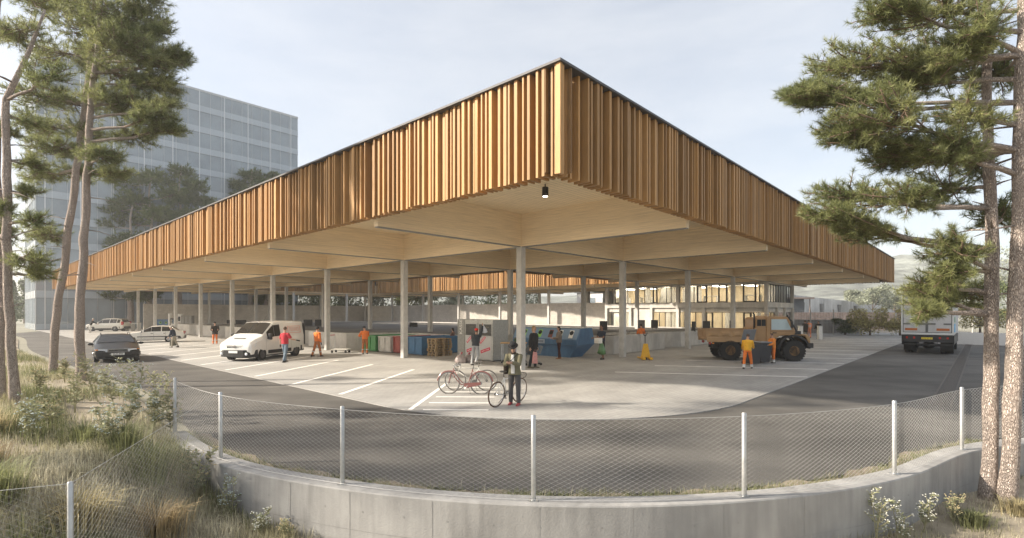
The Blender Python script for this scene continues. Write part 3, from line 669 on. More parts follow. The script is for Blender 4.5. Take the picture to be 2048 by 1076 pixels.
def wheel(parent, x, y, r, w, rim=None, spokes=5, rimf=.64, tread=False):
    rim = rim or m_rim; s = 1 if y > 0 else -1
    mb = MB(); mb.lathe([(r*rimf, -w/2), (r*.93, -w/2), (r, -w*.36), (r, w*.36), (r*.93, w/2), (r*rimf, w/2)], (0,0,0), 36)
    if tread:
        for k in range(24):
            A = Matrix.Rotation(2*math.pi*k/24, 4, 'Y'); mb.box(r*.96, r*1.045, -w*.48, -.02, -.045, .045, 0, A); A = Matrix.Rotation(2*math.pi*(k+.5)/24, 4, 'Y'); mb.box(r*.96, r*1.045, .02, w*.48, -.045, .045, 0, A)
    t = mb.build('wheel', m_black, parent, (x, y, r), smooth=35)
    mb = MB(); yo = s*w*.30
    mb.lathe([(r*rimf*1.0, s*w*.50), (r*rimf*.90, s*w*.47), (r*rimf*.86, yo), (0.001, yo)], (0,0,0), 28)
    mb.lathe([(r*.16, yo), (r*.16, yo+s*.05), (r*.10, yo+s*.065)], (0,0,0), 16)
    for k in range(spokes):
        A = Matrix.Rotation(2*math.pi*k/spokes, 4, 'Y'); y0, y1 = sorted((yo + s*.004, yo + s*.045)); mb.box(r*.12, r*rimf*.9, y0, y1, -.045*r/.3, .045*r/.3, 0, A)
    mb.build('rim', [rim], t, smooth=30)
    mb = MB(); mb.lathe([(.001, yo+s*.001), (r*rimf*.84, yo+s*.002)], (0,0,0), 24); mb.build('brake_disc', m_dark, t)
    return t
def mirror(parent, x, y, z, m=None):
    s = 1 if y > 0 else -1; mb = MB(); mb.ell((x, y+s*.11, z+.02), (.055, .11, .075), 12, 8); mb.box(x-.02, x+.02, min(y, y+s*.06), max(y, y+s*.06), z-.03, z+.01); mb.build('wing_mirror', m or m_plastic, parent, smooth=40)
def strip(parent, name, x0, x1, ypos, z0, z1, m):
    for s in (-1, 1):
        mb = MB(); a, b = sorted((s*(ypos-.02), s*(ypos+.012))); mb.box(x0, x1, a, b, z0, z1); mb.build(name, m, parent, bevel=.004)
def car(root, paint, st, gl, wheels, extras, dark_bumper=True, rim=None, spokes=5, glass=None):
    """st: loft stations; gl: dict of indices for cowl, roof front, roof rear, tail"""
    glass = glass or m_glass_car
    mb = MB(); mb.loft([ring(*s) for s in st]); body = mb.build('body', [paint], root); wr, ww, xf, xr, tr = wheels
    cut_arches(body, [(xf, wr, wr+.065), (xr, wr, wr+.065)])
    mb = MB(); mb.box(xr-.5, xf+.5, -.52, .52, .16, .55); mb.build('underbody', m_plastic, root)
    for x in (xf, xr):
        for s in (-1, 1): wheel(root, x, s*tr, wr, ww, rim, spokes)
    S_ = lambda i: st[i]; c, f, r_, t = gl['cowl'], gl['front'], gl['rear'], gl['tail']
    top = lambda i, s: (st[i][0], s*st[i][5], st[i][6]); belt = lambda i, s: (st[i][0], s*st[i][3]*.995, st[i][4])
    def screen(i0, i1, name, u, v, out):
        # a pane that follows the crowned section between two stations
        def sec(i): x, wl, zl, wb, zb, wt, zt, *cr = st[i]; cr = cr[0] if cr else .03; return [Vector((x, y*wt, z)) for y, z in ((-1, zt), (-.55, zt+cr), (.55, zt+cr), (1, zt))]
        A, B = sec(i0), sec(i1); n = ((A[2]-A[1]).cross(B[1]-A[1])).normalized(); n = n if n.dot(Vector(out)) > 0 else -n; mb = MB(); V = []
        for f in v:
            row = [a.lerp(b, f) for a, b in zip(A, B)]; row[0] = row[0].lerp(row[1], u); row[3] = row[3].lerp(row[2], u); V += [p + n*.014 for p in row]
        mb.add(V, [(k, k+1, k+5, k+4) for k in range(3)]); mb.build(name, glass, root, smooth=True)
    screen(c, f, 'windscreen', .10, (.05, .95), (1, 0, .5)); screen(t, r_, 'rear_window', .14, (.12, .92), (-1, 0, .5))
    for s in (-1, 1):
        for k, (i0, i1, ins) in enumerate(gl['side']):
            panel([belt(i0, s), belt(i1, s), top(i1, s), top(i0, s)], ins, .012, out=(0, s, 0)).build('side_window', glass, root)
    return body
# ---- dark estate car driving towards the corner
def plate(root, x, z, w, h, txt, m, M_, tm=None, size=.085, dy=0):
    mb = MB(); mb.box(-w/2, w/2, -h/2, h/2, -.012, 0); o = mb.build('number_plate', m, root); o.matrix_local = M_
    if txt: text_obj('plate_text', txt, size, tm or m_ink, o, Matrix.Translation((0, 0, .002)), .001)
    return o
FRONT = lambda x, z, y=0: Matrix.Translation((x, y, z)) @ Matrix.Rotation(R(90), 4, 'Z') @ Matrix.Rotation(R(90), 4, 'X')
REAR = lambda x, z, y=0: Matrix.Translation((x, y, z)) @ Matrix.Rotation(R(-90), 4, 'Z') @ Matrix.Rotation(R(90), 4, 'X')
def estate_car(root, paint, rails=True, moulding=True, plate_txt=None):
    st = [(2.20, .60, .34, .70, .55, .62, .62, .02), (2.13, .76, .24, .83, .66, .70, .70, .03), (1.70, .84, .20, .87, .74, .76, .80, .05), (.98, .86, .20, .88, .86, .78, .93, .05), (.86, .86, .20, .88, .88, .78, .96, .05),
          (.08, .86, .20, .88, .91, .61, 1.37, .04), (-.80, .86, .20, .88, .93, .61, 1.41, .04), (-1.65, .86, .20, .88, .94, .60, 1.38, .04), (-1.95, .86, .22, .87, .94, .59, 1.34, .03), (-2.22, .82, .26, .86, .90, .72, .98, .03), (-2.30, .74, .34, .80, .66, .72, .72, .02)]
    car(root, paint, st, dict(cowl=4, front=5, rear=8, tail=9, side=[(4, 5, (.30, 1.0, .07, .9)), (5, 6, (.04, .96, .07, .9)), (6, 7, (.06, .95, .07, .9)), (7, 8, (.1, .9, .1, .85))]), (.31, .20, 1.35, -1.25, .76), None)
    mb = MB(); mb.prism([(2.16, -.80), (2.28, -.55), (2.30, 0), (2.28, .55), (2.16, .80), (1.86, .895), (1.86, -.895)], .34, .57, axis='z'); mb.prism([(2.14, -.78), (2.22, -.5), (2.22, .5), (2.14, .78)], .22, .34); mb.build('front_bumper', m_plastic, root, bevel=.02)
    mb = MB(); mb.prism([(-2.24, -.82), (-2.36, -.5), (-2.36, .5), (-2.24, .82), (-1.95, .885), (-1.95, -.885)], .34, .55); mb.build('rear_bumper', m_plastic, root, bevel=.02)
    mb = MB(); mb.box(2.17, 2.225, -.34, .34, .58, .71); mb.build('grille', m_plastic, root, bevel=.01)
    mb = MB(); mb.box(2.225, 2.235, -.36, .36, .70, .725); mb.box(2.225, 2.235, -.36, .36, .575, .592)
    for y in (-.36, .345): mb.box(2.225, 2.235, y, y+.015, .592, .70)
    mb.add([(2.237, -.30, .69), (2.237, -.25, .69), (2.237, .30, .60), (2.237, .25, .60)], [(0, 1, 2, 3)]); mb.build('grille_trim', m_chrome, root)
    for s in (-1, 1):
        mb = MB(); a, b = sorted((s*.38, s*.72)); mb.prism([(2.15, b if s > 0 else a), (2.215, s*.38), (2.10, s*.38), (2.02, b if s > 0 else a)], .57, .715); mb.build('headlight', m_lens, root, bevel=.01)
        mb = MB(); a, b = sorted((s*.73, s*.83)); mb.prism([(2.15, s*.73), (2.02, s*.835), (1.96, s*.835), (2.05, s*.73)], .575, .71); mb.build('indicator', m_amber, root)
        mb = MB(); mb.box(-2.30, -2.16, *sorted((s*.60, s*.86)), .70, .98); mb.build('tail_light', m_red, root, bevel=.01)
        mirror(root, .72, s*.87, .93)
    if moulding: strip(root, 'side_moulding', -.95, .98, .878, .50, .56, m_plastic)
    for s in (-1, 1):
        for x in (.42, -.52): mb = MB(); mb.box(x-.5+.02, x-.5+.18, *sorted((s*.87, s*.905)), .78, .815); mb.build('door_handle', m_plastic, root, bevel=.005)
        mb = MB()
        for x in (.78, -.12, -1.02): mb.add([(x-.006, s*.8835, .30), (x+.006, s*.8835, .30), (x+.006, s*.8835, .90), (x-.006, s*.8835, .90)], [(0, 1, 2, 3)])
        mb.build('door_seam', m_ink, root)
        if rails: mb = MB(); mb.tube([(.0, s*.57, 1.40), (-.06, s*.57, 1.47), (-.3, s*.57, 1.49), (-1.3, s*.56, 1.49), (-1.55, s*.56, 1.46), (-1.62, s*.56, 1.39)], .02, 8); mb.build('roof_rail', m_plastic, root, smooth=40)
    if plate_txt: plate(root, 0, 0, .50, .115, plate_txt, m_plate_w, FRONT(2.315, .46), size=.10)
m_carbrown = M('car_paint_dark', (.018, .016, .013), .35, .05, 2, coat=.14, spec=.3)
head = math.atan2(-.60, .80)
p = gp(232, 722); r = thing('estate_car', 'dark estate car with black roof rails driving along the left asphalt road', 'car', (p.x-.75, p.y+.95, 0), R(-50))
r.scale = (1.0, 1.1, .96); estate_car(r, m_carbrown, True, True, 'BLD 898')
m_carwhite = M('car_paint_white', (.74, .72, .67), .28, .02, 2, coat=1)
# white saloon
def saloon(root, paint):
    st = [(2.32, .62, .34, .74, .55, .66, .64, .02), (2.26, .80, .24, .86, .66, .74, .70, .03), (1.75, .86, .20, .88, .76, .78, .80, .05), (.95, .87, .20, .885, .86, .80, .91, .04), (.80, .87, .20, .885, .88, .80, .94, .04),
          (.02, .87, .20, .885, .91, .62, 1.36, .04), (-.72, .87, .20, .885, .92, .62, 1.40, .04), (-1.42, .87, .20, .885, .93, .61, 1.36, .04), (-1.98, .87, .22, .88, .93, .76, .98, .03), (-2.34, .84, .26, .87, .90, .76, .95, .03), (-2.42, .76, .34, .82, .66, .74, .72, .02)]
    car(root, paint, st, dict(cowl=4, front=5, rear=7, tail=8, side=[(4, 5, (.32, 1.0, .07, .9)), (5, 6, (.04, .96, .07, .9)), (6, 7, (.06, .95, .07, .88)), (7, 8, (.06, .5, .1, .75))]), (.31, .20, 1.40, -1.26, .78), None)
    mb = MB(); mb.prism([(2.28, -.80), (2.40, -.55), (2.42, 0), (2.40, .55), (2.28, .80), (1.9, .90), (1.9, -.90)], .30, .52); mb.build('front_bumper', paint, root, bevel=.02)
    mb = MB(); mb.prism([(-2.38, -.82), (-2.50, -.5), (-2.50, .5), (-2.38, .82), (-1.95, .895), (-1.95, -.895)], .32, .54); mb.build('rear_bumper', m_plastic, root, bevel=.02)
    mb = MB(); mb.box(2.26, 2.345, -.36, .36, .53, .70); mb.build('grille', m_plastic, root, bevel=.01); mb = MB(); mb.box(2.34, 2.425, -.5, .5, .36, .43); mb.build('air_intake', m_plastic, root)
    for s in (-1, 1):
        mb = MB(); mb.prism([(2.26, s*.72), (2.335, s*.40), (2.2, s*.40), (2.12, s*.74)], .54, .69); mb.build('headlight', m_lens, root, bevel=.01)
        mb = MB(); mb.box(-2.43, -2.30, *sorted((s*.5, s*.84)), .70, .92); mb.build('tail_light', m_red, root, bevel=.01); mirror(root, .66, s*.88, .92)
        for x in (.36, -.55): mb = MB(); mb.box(x-.5+.02, x-.5+.18, *sorted((s*.87, s*.905)), .76, .795); mb.build('door_handle', m_plastic, root)
        mb = MB()
        for x in (.72, -.18, -1.02): mb.add([(x-.006, s*.8885, .30), (x+.006, s*.8885, .30), (x+.006, s*.8885, .90), (x-.006, s*.8885, .90)], [(0, 1, 2, 3)])
        mb.build('door_seam', m_ink, root)
    strip(root, 'side_moulding', -2.0, 1.0, .885, .47, .54, m_plastic)
p = gp(312, 686); r = thing('saloon_car', 'white saloon car with a dark side strip parked in the bays behind the dark car', 'car', (p.x-1.2, p.y+1.3, 0), R(209)); r.scale = (.98, 1, 1); saloon(r, m_carwhite)
# pale estate / off-roader by the tower
def suv(root, paint):
    st = [(2.30, .66, .40, .78, .62, .70, .74, .02), (2.22, .84, .32, .90, .80, .80, .88, .03), (1.70, .92, .28, .94, .92, .84, 1.00, .05), (1.02, .93, .28, .945, .98, .86, 1.08, .05), (.90, .93, .28, .945, 1.00, .86, 1.10, .05),
          (.22, .93, .28, .945, 1.03, .68, 1.62, .04), (-.70, .93, .28, .945, 1.05, .68, 1.68, .04), (-1.60, .93, .28, .94, 1.07, .66, 1.66, .04), (-2.0, .93, .30, .935, 1.08, .64, 1.60, .03), (-2.32, .88, .36, .92, 1.02, .80, 1.10, .03), (-2.40, .80, .44, .86, .80, .78, .86, .02)]
    car(root, paint, st, dict(cowl=4, front=5, rear=8, tail=9, side=[(4, 5, (.3, 1.0, .07, .9)), (5, 6, (.04, .96, .07, .9)), (6, 7, (.06, .95, .07, .9)), (7, 8, (.1, .95, .1, .88))]), (.37, .24, 1.45, -1.40, .82), None)
    mb = MB(); mb.prism([(2.26, -.84), (2.36, -.5), (2.36, .5), (2.26, .84), (1.9, .955), (1.9, -.955)], .38, .62); mb.build('front_bumper', m_plastic, root, bevel=.02)
    mb = MB(); mb.prism([(-2.36, -.84), (-2.48, -.5), (-2.48, .5), (-2.36, .84), (-1.9, .955), (-1.9, -.955)], .38, .66); mb.build('rear_bumper', m_plastic, root, bevel=.02)
    strip(root, 'sill_cladding', -1.0, 1.02, .94, .30, .42, m_plastic)
    for s in (-1, 1):
        mb = MB(); mb.prism([(2.22, s*.78), (2.30, s*.42), (2.14, s*.42), (2.06, s*.80)], .66, .84); mb.build('headlight', m_lens, root); mirror(root, .80, s*.94, 1.08)
        mb = MB(); mb.box(-2.38, -2.16, *sorted((s*.70, s*.93)), .86, 1.30); mb.build('tail_light', m_red, root)
        mb = MB(); mb.tube([(.1, s*.62, 1.66), (-.2, s*.62, 1.74), (-1.7, s*.60, 1.74), (-1.9, s*.6, 1.66)], .022, 8); mb.build('roof_rail', m_plastic, root)
p = gp(206, 663); r = thing('off_road_car', 'pale off road estate car parked in front of the glass tower', 'car', (p.x, p.y+.9, 0), R(186)); r.scale = (1, 1, 1.02); suv(r, M('car_paint_cream', (.66, .64, .58), .3, .02, coat=1))
# ---- white van
def van(root):
    paint = M('van_paint', (.78, .77, .74), .25, .02, 2, coat=1)
    st = [(2.36, .70, .40, .80, .70, .70, .78, .03), (2.26, .88, .30, .92, .86, .78, .96, .04), (1.85, .94, .26, .955, 1.00, .84, 1.14, .05), (1.42, .95, .26, .96, 1.08, .86, 1.26, .05), (1.34, .95, .26, .96, 1.10, .86, 1.30, .05),
          (.46, .95, .26, .965, 1.16, .80, 1.92, .05), (-.40, .95, .26, .965, 1.18, .82, 1.97, .05), (-1.30, .95, .26, .965, 1.18, .82, 1.97, .05), (-2.25, .95, .28, .96, 1.18, .81, 1.95, .04), (-2.36, .92, .32, .93, 1.16, .78, 1.88, .03)]
    car(root, paint, st, dict(cowl=4, front=5, rear=8, tail=9, side=[(4, 5, (.34, 1.0, .06, .86)), (5, 6, (.03, .62, .06, .84))]), (.335, .22, 1.47, -1.55, .845), None, rim=m_rim_steel, spokes=8)
    mb = MB(); mb.prism([(2.30, -.84), (2.44, -.55), (2.46, 0), (2.44, .55), (2.30, .84), (1.84, .975), (1.84, -.975)], .24, .60); mb.build('front_bumper', m_plastic, root, bevel=.03)
    mb = MB(); mb.prism([(-2.36, -.92), (-2.46, -.7), (-2.46, .7), (-2.36, .92), (-1.95, .975), (-1.95, -.975)], .30, .62); mb.build('rear_bumper', m_plastic, root, bevel=.02)
    for s in (-1, 1): mb = MB(); mb.box(-2.42, -2.30, *sorted((s*.83, s*.97)), .63, 1.86); mb.build('rear_corner_trim', m_plastic, root, bevel=.02)
    mb = MB(); mb.prism([(.72, -.50), (.72, .50), (.84, .42), (.84, -.42)], 2.33, 2.385, axis='x') if False else mb.box(2.26, 2.36, -.46, .46, .66, .80); mb.build('grille', m_plastic, root, bevel=.02)
    mb = MB(); mb.box(2.30, 2.372, -.50, .50, .80, .83); mb.build('grille_bar', m_chrome, root, bevel=.008)
    mb = MB(); mb.lathe([(.072, 2.372), (.075, 2.385), (.058, 2.388), (.056, 2.372)], (0, 0, .765), 20, axis='x'); mb.box(2.376, 2.388, -.09, .09, .757, .773); mb.build('badge', m_chrome, root, smooth=40)
    mb = MB(); mb.box(1.78, 2.0, -.32, .32, 1.145, 1.17, 0, Matrix.Translation((0,0,0))); mb.build('bonnet_vent', m_plastic, root, bevel=.01)
    for s in (-1, 1):
        panel([(2.33, s*.54, .72), (2.04, s*.945, .76), (1.86, s*.925, 1.02), (2.25, s*.56, .86)], (0, 1, 0, 1), .035, out=(1, s, .2)).build('headlight', m_lens, root)
        mb = MB(); mb.ell((2.40, s*.70, .40), (.05, .075, .075), 12, 8); mb.build('fog_light', m_lens, root, smooth=40)
        strip_y = .965; mb = MB(); mb.box(-1.02, 1.0, *sorted((s*.945, s*.982)), .34, .52); mb.build('side_cladding', m_plastic, root, bevel=.01)
        mb = MB(); mb.box(-.02, .05, *sorted((s*.955, s*.992)), .98, 1.2); mb.build('door_handle', m_plastic, root, bevel=.01)
        mb = MB(); mb.box(1.02, 1.12, *sorted((s*.96, s*1.04)), 1.10, 1.18); mb.box(.98, 1.14, *sorted((s*1.03, s*1.20)), 1.06, 1.38); mb.build('wing_mirror', m_plastic, root, bevel=.03)
        mb = MB()
        for x in (1.18, -.10, -1.05): mb.add([(x-.007, s*.9665, .52), (x+.007, s*.9665, .52), (x+.007, s*.9665, 1.16), (x-.007, s*.9665, 1.16)], [(0, 1, 2, 3)])
        mb.build('door_seam', M('seam_grey', (.3, .3, .29), .6), root)
    mb = MB(); mb.tube([(.55, .35, 1.97), (.30, .35, 2.30)], .006, 5); mb.build('aerial', m_plastic, root)
    plate(root, 0, 0, .50, .115, None, m_plate_w, FRONT(2.475, .50))
    # faded red lettering panel on the side: a border and the letters
    fade = M('faded_red_print', (.66, .36, .31), .4, .08, 12); Ms = Matrix.Translation((-1.35, .918, 1.53)) @ Matrix.Rotation(R(180), 4, 'Z') @ Matrix.Rotation(R(90), 4, 'X') @ Matrix.Rotation(R(-10.5), 4, 'X')
    mb = MB()
    for (x0, x1, y0, y1) in ((-.62, .62, .17, .2), (-.62, .62, -.2, -.17), (-.62, -.56, -.17, .17), (.56, .62, -.17, .17)): mb.box(x0, x1, y0, y1, 0, .004)
    o = mb.build('side_print', fade, root); o.matrix_local = Ms
    text_obj('side_lettering', 'TEXAID', .30, fade, o, Matrix.Scale(.94, 4, (1, 0, 0)), .002)
p = gp(543, 717); r = thing('delivery_van', 'white delivery van with black bumpers parked across the bay lines', 'van', (p.x-.55, p.y+.30, 0), R(258)); r.scale = (.97, 1.05, 1.04); van(r)
# ---- orange-brown utility truck with a drop-side bed
m_uni = M('truck_ochre', (.36, .21, .09), .42, .10, 1.5, coat=.2); m_uni2 = M('truck_ochre_dusty', (.40, .255, .13), .6, .12, 2.5)
def utility_truck(root):
    # x forward; rear axle 0, front axle 3.25
    WR = .56
    for x in (0, 3.25):
        for s in (-1, 1): wheel(root, x, s*.88, WR, .40, m_uni, 8, .47, True)
    mb = MB()
    for s in (-1, 1): mb.box(-.8, 3.9, *sorted((s*.35, s*.45)), .62, .80)
    mb.tube([(0, -.75, WR), (0, .75, WR)], .09, 10); mb.tube([(3.25, -.75, WR), (3.25, .75, WR)], .09, 10); mb.ell((0, 0, WR), (.2, .2, .2)); mb.ell((3.25, .1, WR), (.2, .2, .2)); mb.box(.9, 2.2, -.85, -.4, .55, .95); mb.box(.9, 1.9, .4, .85, .5, .92)
    mb.build('chassis', m_dark, root)
    bx0, bx1, bw, bz0, bz1 = -1.22, 1.30, 1.08, 1.10, 1.66
    mb = MB(); mb.box(bx0+.04, bx1-.04, -bw+.05, bw-.05, bz0-.02, bz0+.05); mb.box(bx0, bx1, -bw, -bw+.04, bz0-.1, bz0+.14); mb.box(bx0, bx1, bw-.04, bw, bz0-.1, bz0+.14); mb.build('bed_floor', m_uni2, root)
    for s in (-1, 1):
        mb = MB(); y0, y1 = sorted((s*(bw-.04), s*bw)); mb.box(bx0+.002, bx1-.002, y0, y1, bz0+.15, bz1)
        yo = s*bw
        for k in range(4):
            a = bx0 + .08 + k*(bx1-bx0-.1)/4; b = a + (bx1-bx0-.1)/4 - .07; z0_, z1_ = bz0+.20, bz1-.10; m_ = .12
            mb.add([(a, yo, z0_), (b, yo, z0_), (b, yo, z1_), (a, yo, z1_), (a+m_, yo+s*.05, z0_+.08), (b-m_, yo+s*.05, z0_+.08), (b-m_, yo+s*.05, z1_-.08), (a+m_, yo+s*.05, z1_-.08)], [(4,5,6,7),(0,1,5,4),(1,2,6,5),(2,3,7,6),(3,0,4,7)])
        mb.box(bx0, bx1, *sorted((s*(bw-.03), s*(bw+.03))), bz1-.05, bz1+.01)
        mb.build('bed_side', m_uni2, root)
    mb = MB(); mb.box(bx0-.04, bx0, -bw+.001, bw-.001, bz0+.10, bz1+.005)
    for y in (-.7, 0, .7): mb.box(bx0-.065, bx0-.04, y-.28, y+.28, bz0+.2, bz1-.12)
    mb.build('tailgate', m_uni2, root)
    mb = MB(); mb.box(bx1, bx1+.04, -bw+.05, bw-.05, bz0+.02, bz1+.1); mb.build('headboard', m_uni2, root)
    mb = MB()
    for s in (-1, 1): mb.prism([(-.85, 1.0), (.5, 1.0), (.95, .62), (1.1, .62), (.66, 1.07), (-.85, 1.07)], *sorted((s*.62, s*1.06)), axis='y')
    mb.build('rear_mudguard', m_dark, root)
    # cab: rear box with louvre, main cab, sloping bonnet
    w = .98
    mb = MB(); mb.prism([(2.06, 1.0), (2.06, 2.22), (2.12, 2.30), (2.58, 2.32), (2.58, 1.0)], -w+.02, w-.02, axis='y'); mb.build('cab_rear', m_uni, root, bevel=.03)
    mb = MB(); mb.prism([(2.585, .70), (2.585, 2.33), (2.68, 2.38), (3.62, 2.36), (3.72, 2.30), (4.06, 1.62), (4.10, 1.50), (3.98, 1.36), (3.3, 1.36), (3.05, 1.2), (2.95, .70)], -w, w, axis='y'); mb.build('cab', m_uni, root, bevel=.035)
    mb = MB(); bo = [(3.985, 1.36), (4.105, 1.50), (4.68, 1.42), (4.80, 1.30), (4.84, .98), (4.72, .95), (4.56, 1.34)]
    mb.prism(bo, -w+.03, w-.03, axis='y'); mb.build('bonnet', m_uni, root, bevel=.04)
    for s in (-1, 1):
        # mudguard arch over the front wheel
        mb = MB(); prof = [(3.25+.74*math.cos(a), WR+.02+.74*math.sin(a)) for a in np.linspace(R(172), R(8), 14)]; outer = [(3.25+.83*math.cos(a), WR+.02+.83*math.sin(a)) for a in np.linspace(R(8), R(172), 14)]
        mb.prism(prof + outer, *sorted((s*.62, s*1.06)), axis='y'); mb.build('front_mudguard', m_plastic, root)
        mb = MB(); y0, y1 = sorted((s*(w-.01), s*(w+.012)))
        for i in range(2): mb.box(2.12+i*.23, 2.32+i*.23, *sorted((s*(w-.03), s*(w+.0))), 1.86, 2.20)
        mb.build('louvre', m_ink, root)
        mb = MB(); mb.prism([(2.84, 1.66), (2.84, 2.22), (3.60, 2.22), (3.86, 1.66)], y0, y1, axis='y'); mb.build('side_window', M('cab_glass', (.42, .52, .54), .04, .1, 1, coat=.5), root)
        mb = MB(); mb.add([(2.80, s*(w+.002), .95), (2.812, s*(w+.002), .95), (2.812, s*(w+.002), 2.28), (2.80, s*(w+.002), 2.28)], [(0,1,2,3)]); mb.add([(2.8, s*(w+.002), 1.58), (3.95, s*(w+.002), 1.58), (3.95, s*(w+.002), 1.59), (2.8, s*(w+.002), 1.59)], [(0,1,2,3)]); mb.build('door_seam', m_ink, root)
        mb = MB(); mb.box(2.9, 3.1, *sorted((s*w, s*(w+.03))), 1.48, 1.52); mb.build('door_handle', m_plastic, root)
        mb = MB(); mb.tube([(3.86, s*w, 1.7), (3.80, s*(w+.26), 1.72), (3.78, s*(w+.26), 2.18), (3.74, s*w, 2.24)], .014, 6); mb.box(3.74, 3.80, *sorted((s*(w+.18), s*(w+.38))), 1.78, 2.12); mb.build('wing_mirror', m_plastic, root)
        mb = MB(); mb.lathe([(.11, 4.735), (.11, 4.77), (.09, 4.775)], (.09, s*.68, 1.14), 18, axis='x'); mb.build('headlight', m_lens, root)
        mb = MB(); mb.box(-1.05, -1.0, *sorted((s*.62, s*.98)), .86, 1.0); mb.build('tail_light', m_red, root)
        mb = MB(); mb.box(-.96, -.86, *sorted((s*1.03, s*1.10)), .90, .96); mb.build('side_marker', m_amber, root)
    panel([(4.05, -w+.08, 1.62), (4.05, w-.08, 1.62), (3.70, w-.12, 2.28), (3.70, -w+.12, 2.28)], (0.03, .97, .04, .96), .02, out=(1,0,.4)).build('windscreen', m_glass_car, root)
    mb = MB(); mb.box(4.62, 4.95, -1.02, 1.02, .72, .98); mb.build('front_bumper', m_plastic, root, bevel=.02)
    mb = MB(); mb.tube([(4.14, -.86, 1.50), (4.10, -.9, 1.66), (3.68, -.94, 2.36), (3.66, -.94, 2.44)], .055, 10); mb.box(3.98, 4.34, -.98, -.72, 1.42, 1.60); mb.build('snorkel', m_plastic, root, bevel=.02)
    for c in root.children:
        if c.name.split('.')[0] in ('cab_rear', 'cab', 'bonnet', 'louvre', 'side_window', 'door_seam', 'door_handle', 'wing_mirror', 'headlight', 'windscreen', 'front_bumper', 'snorkel'): c.location.x -= .72
    mb = MB(); mb.tube([(1.30, -.8, 1.5), (1.30, -.8, 2.46), (1.24, -.8, 2.56)], .05, 10); mb.build('exhaust_stack', m_plastic, root)
    mb = MB(); mb.tube([(1.96, -.7, 2.36), (1.96, -.7, 2.44), (2.8, -.7, 2.43), (2.8, -.7, 2.36)], .014, 6); mb.tube([(1.96, .7, 2.36), (1.96, .7, 2.44), (2.8, .7, 2.43), (2.8, .7, 2.36)], .014, 6); mb.build('roof_rail', m_uni, root)
p = gp(1454, 721); r = thing('utility_truck', 'ochre utility truck with an open drop side bed and huge knobbly tyres', 'truck', (p.x+.25, p.y+.85, 0), R(-8)); r.scale = (.98, 1, 1.0); utility_truck(r)
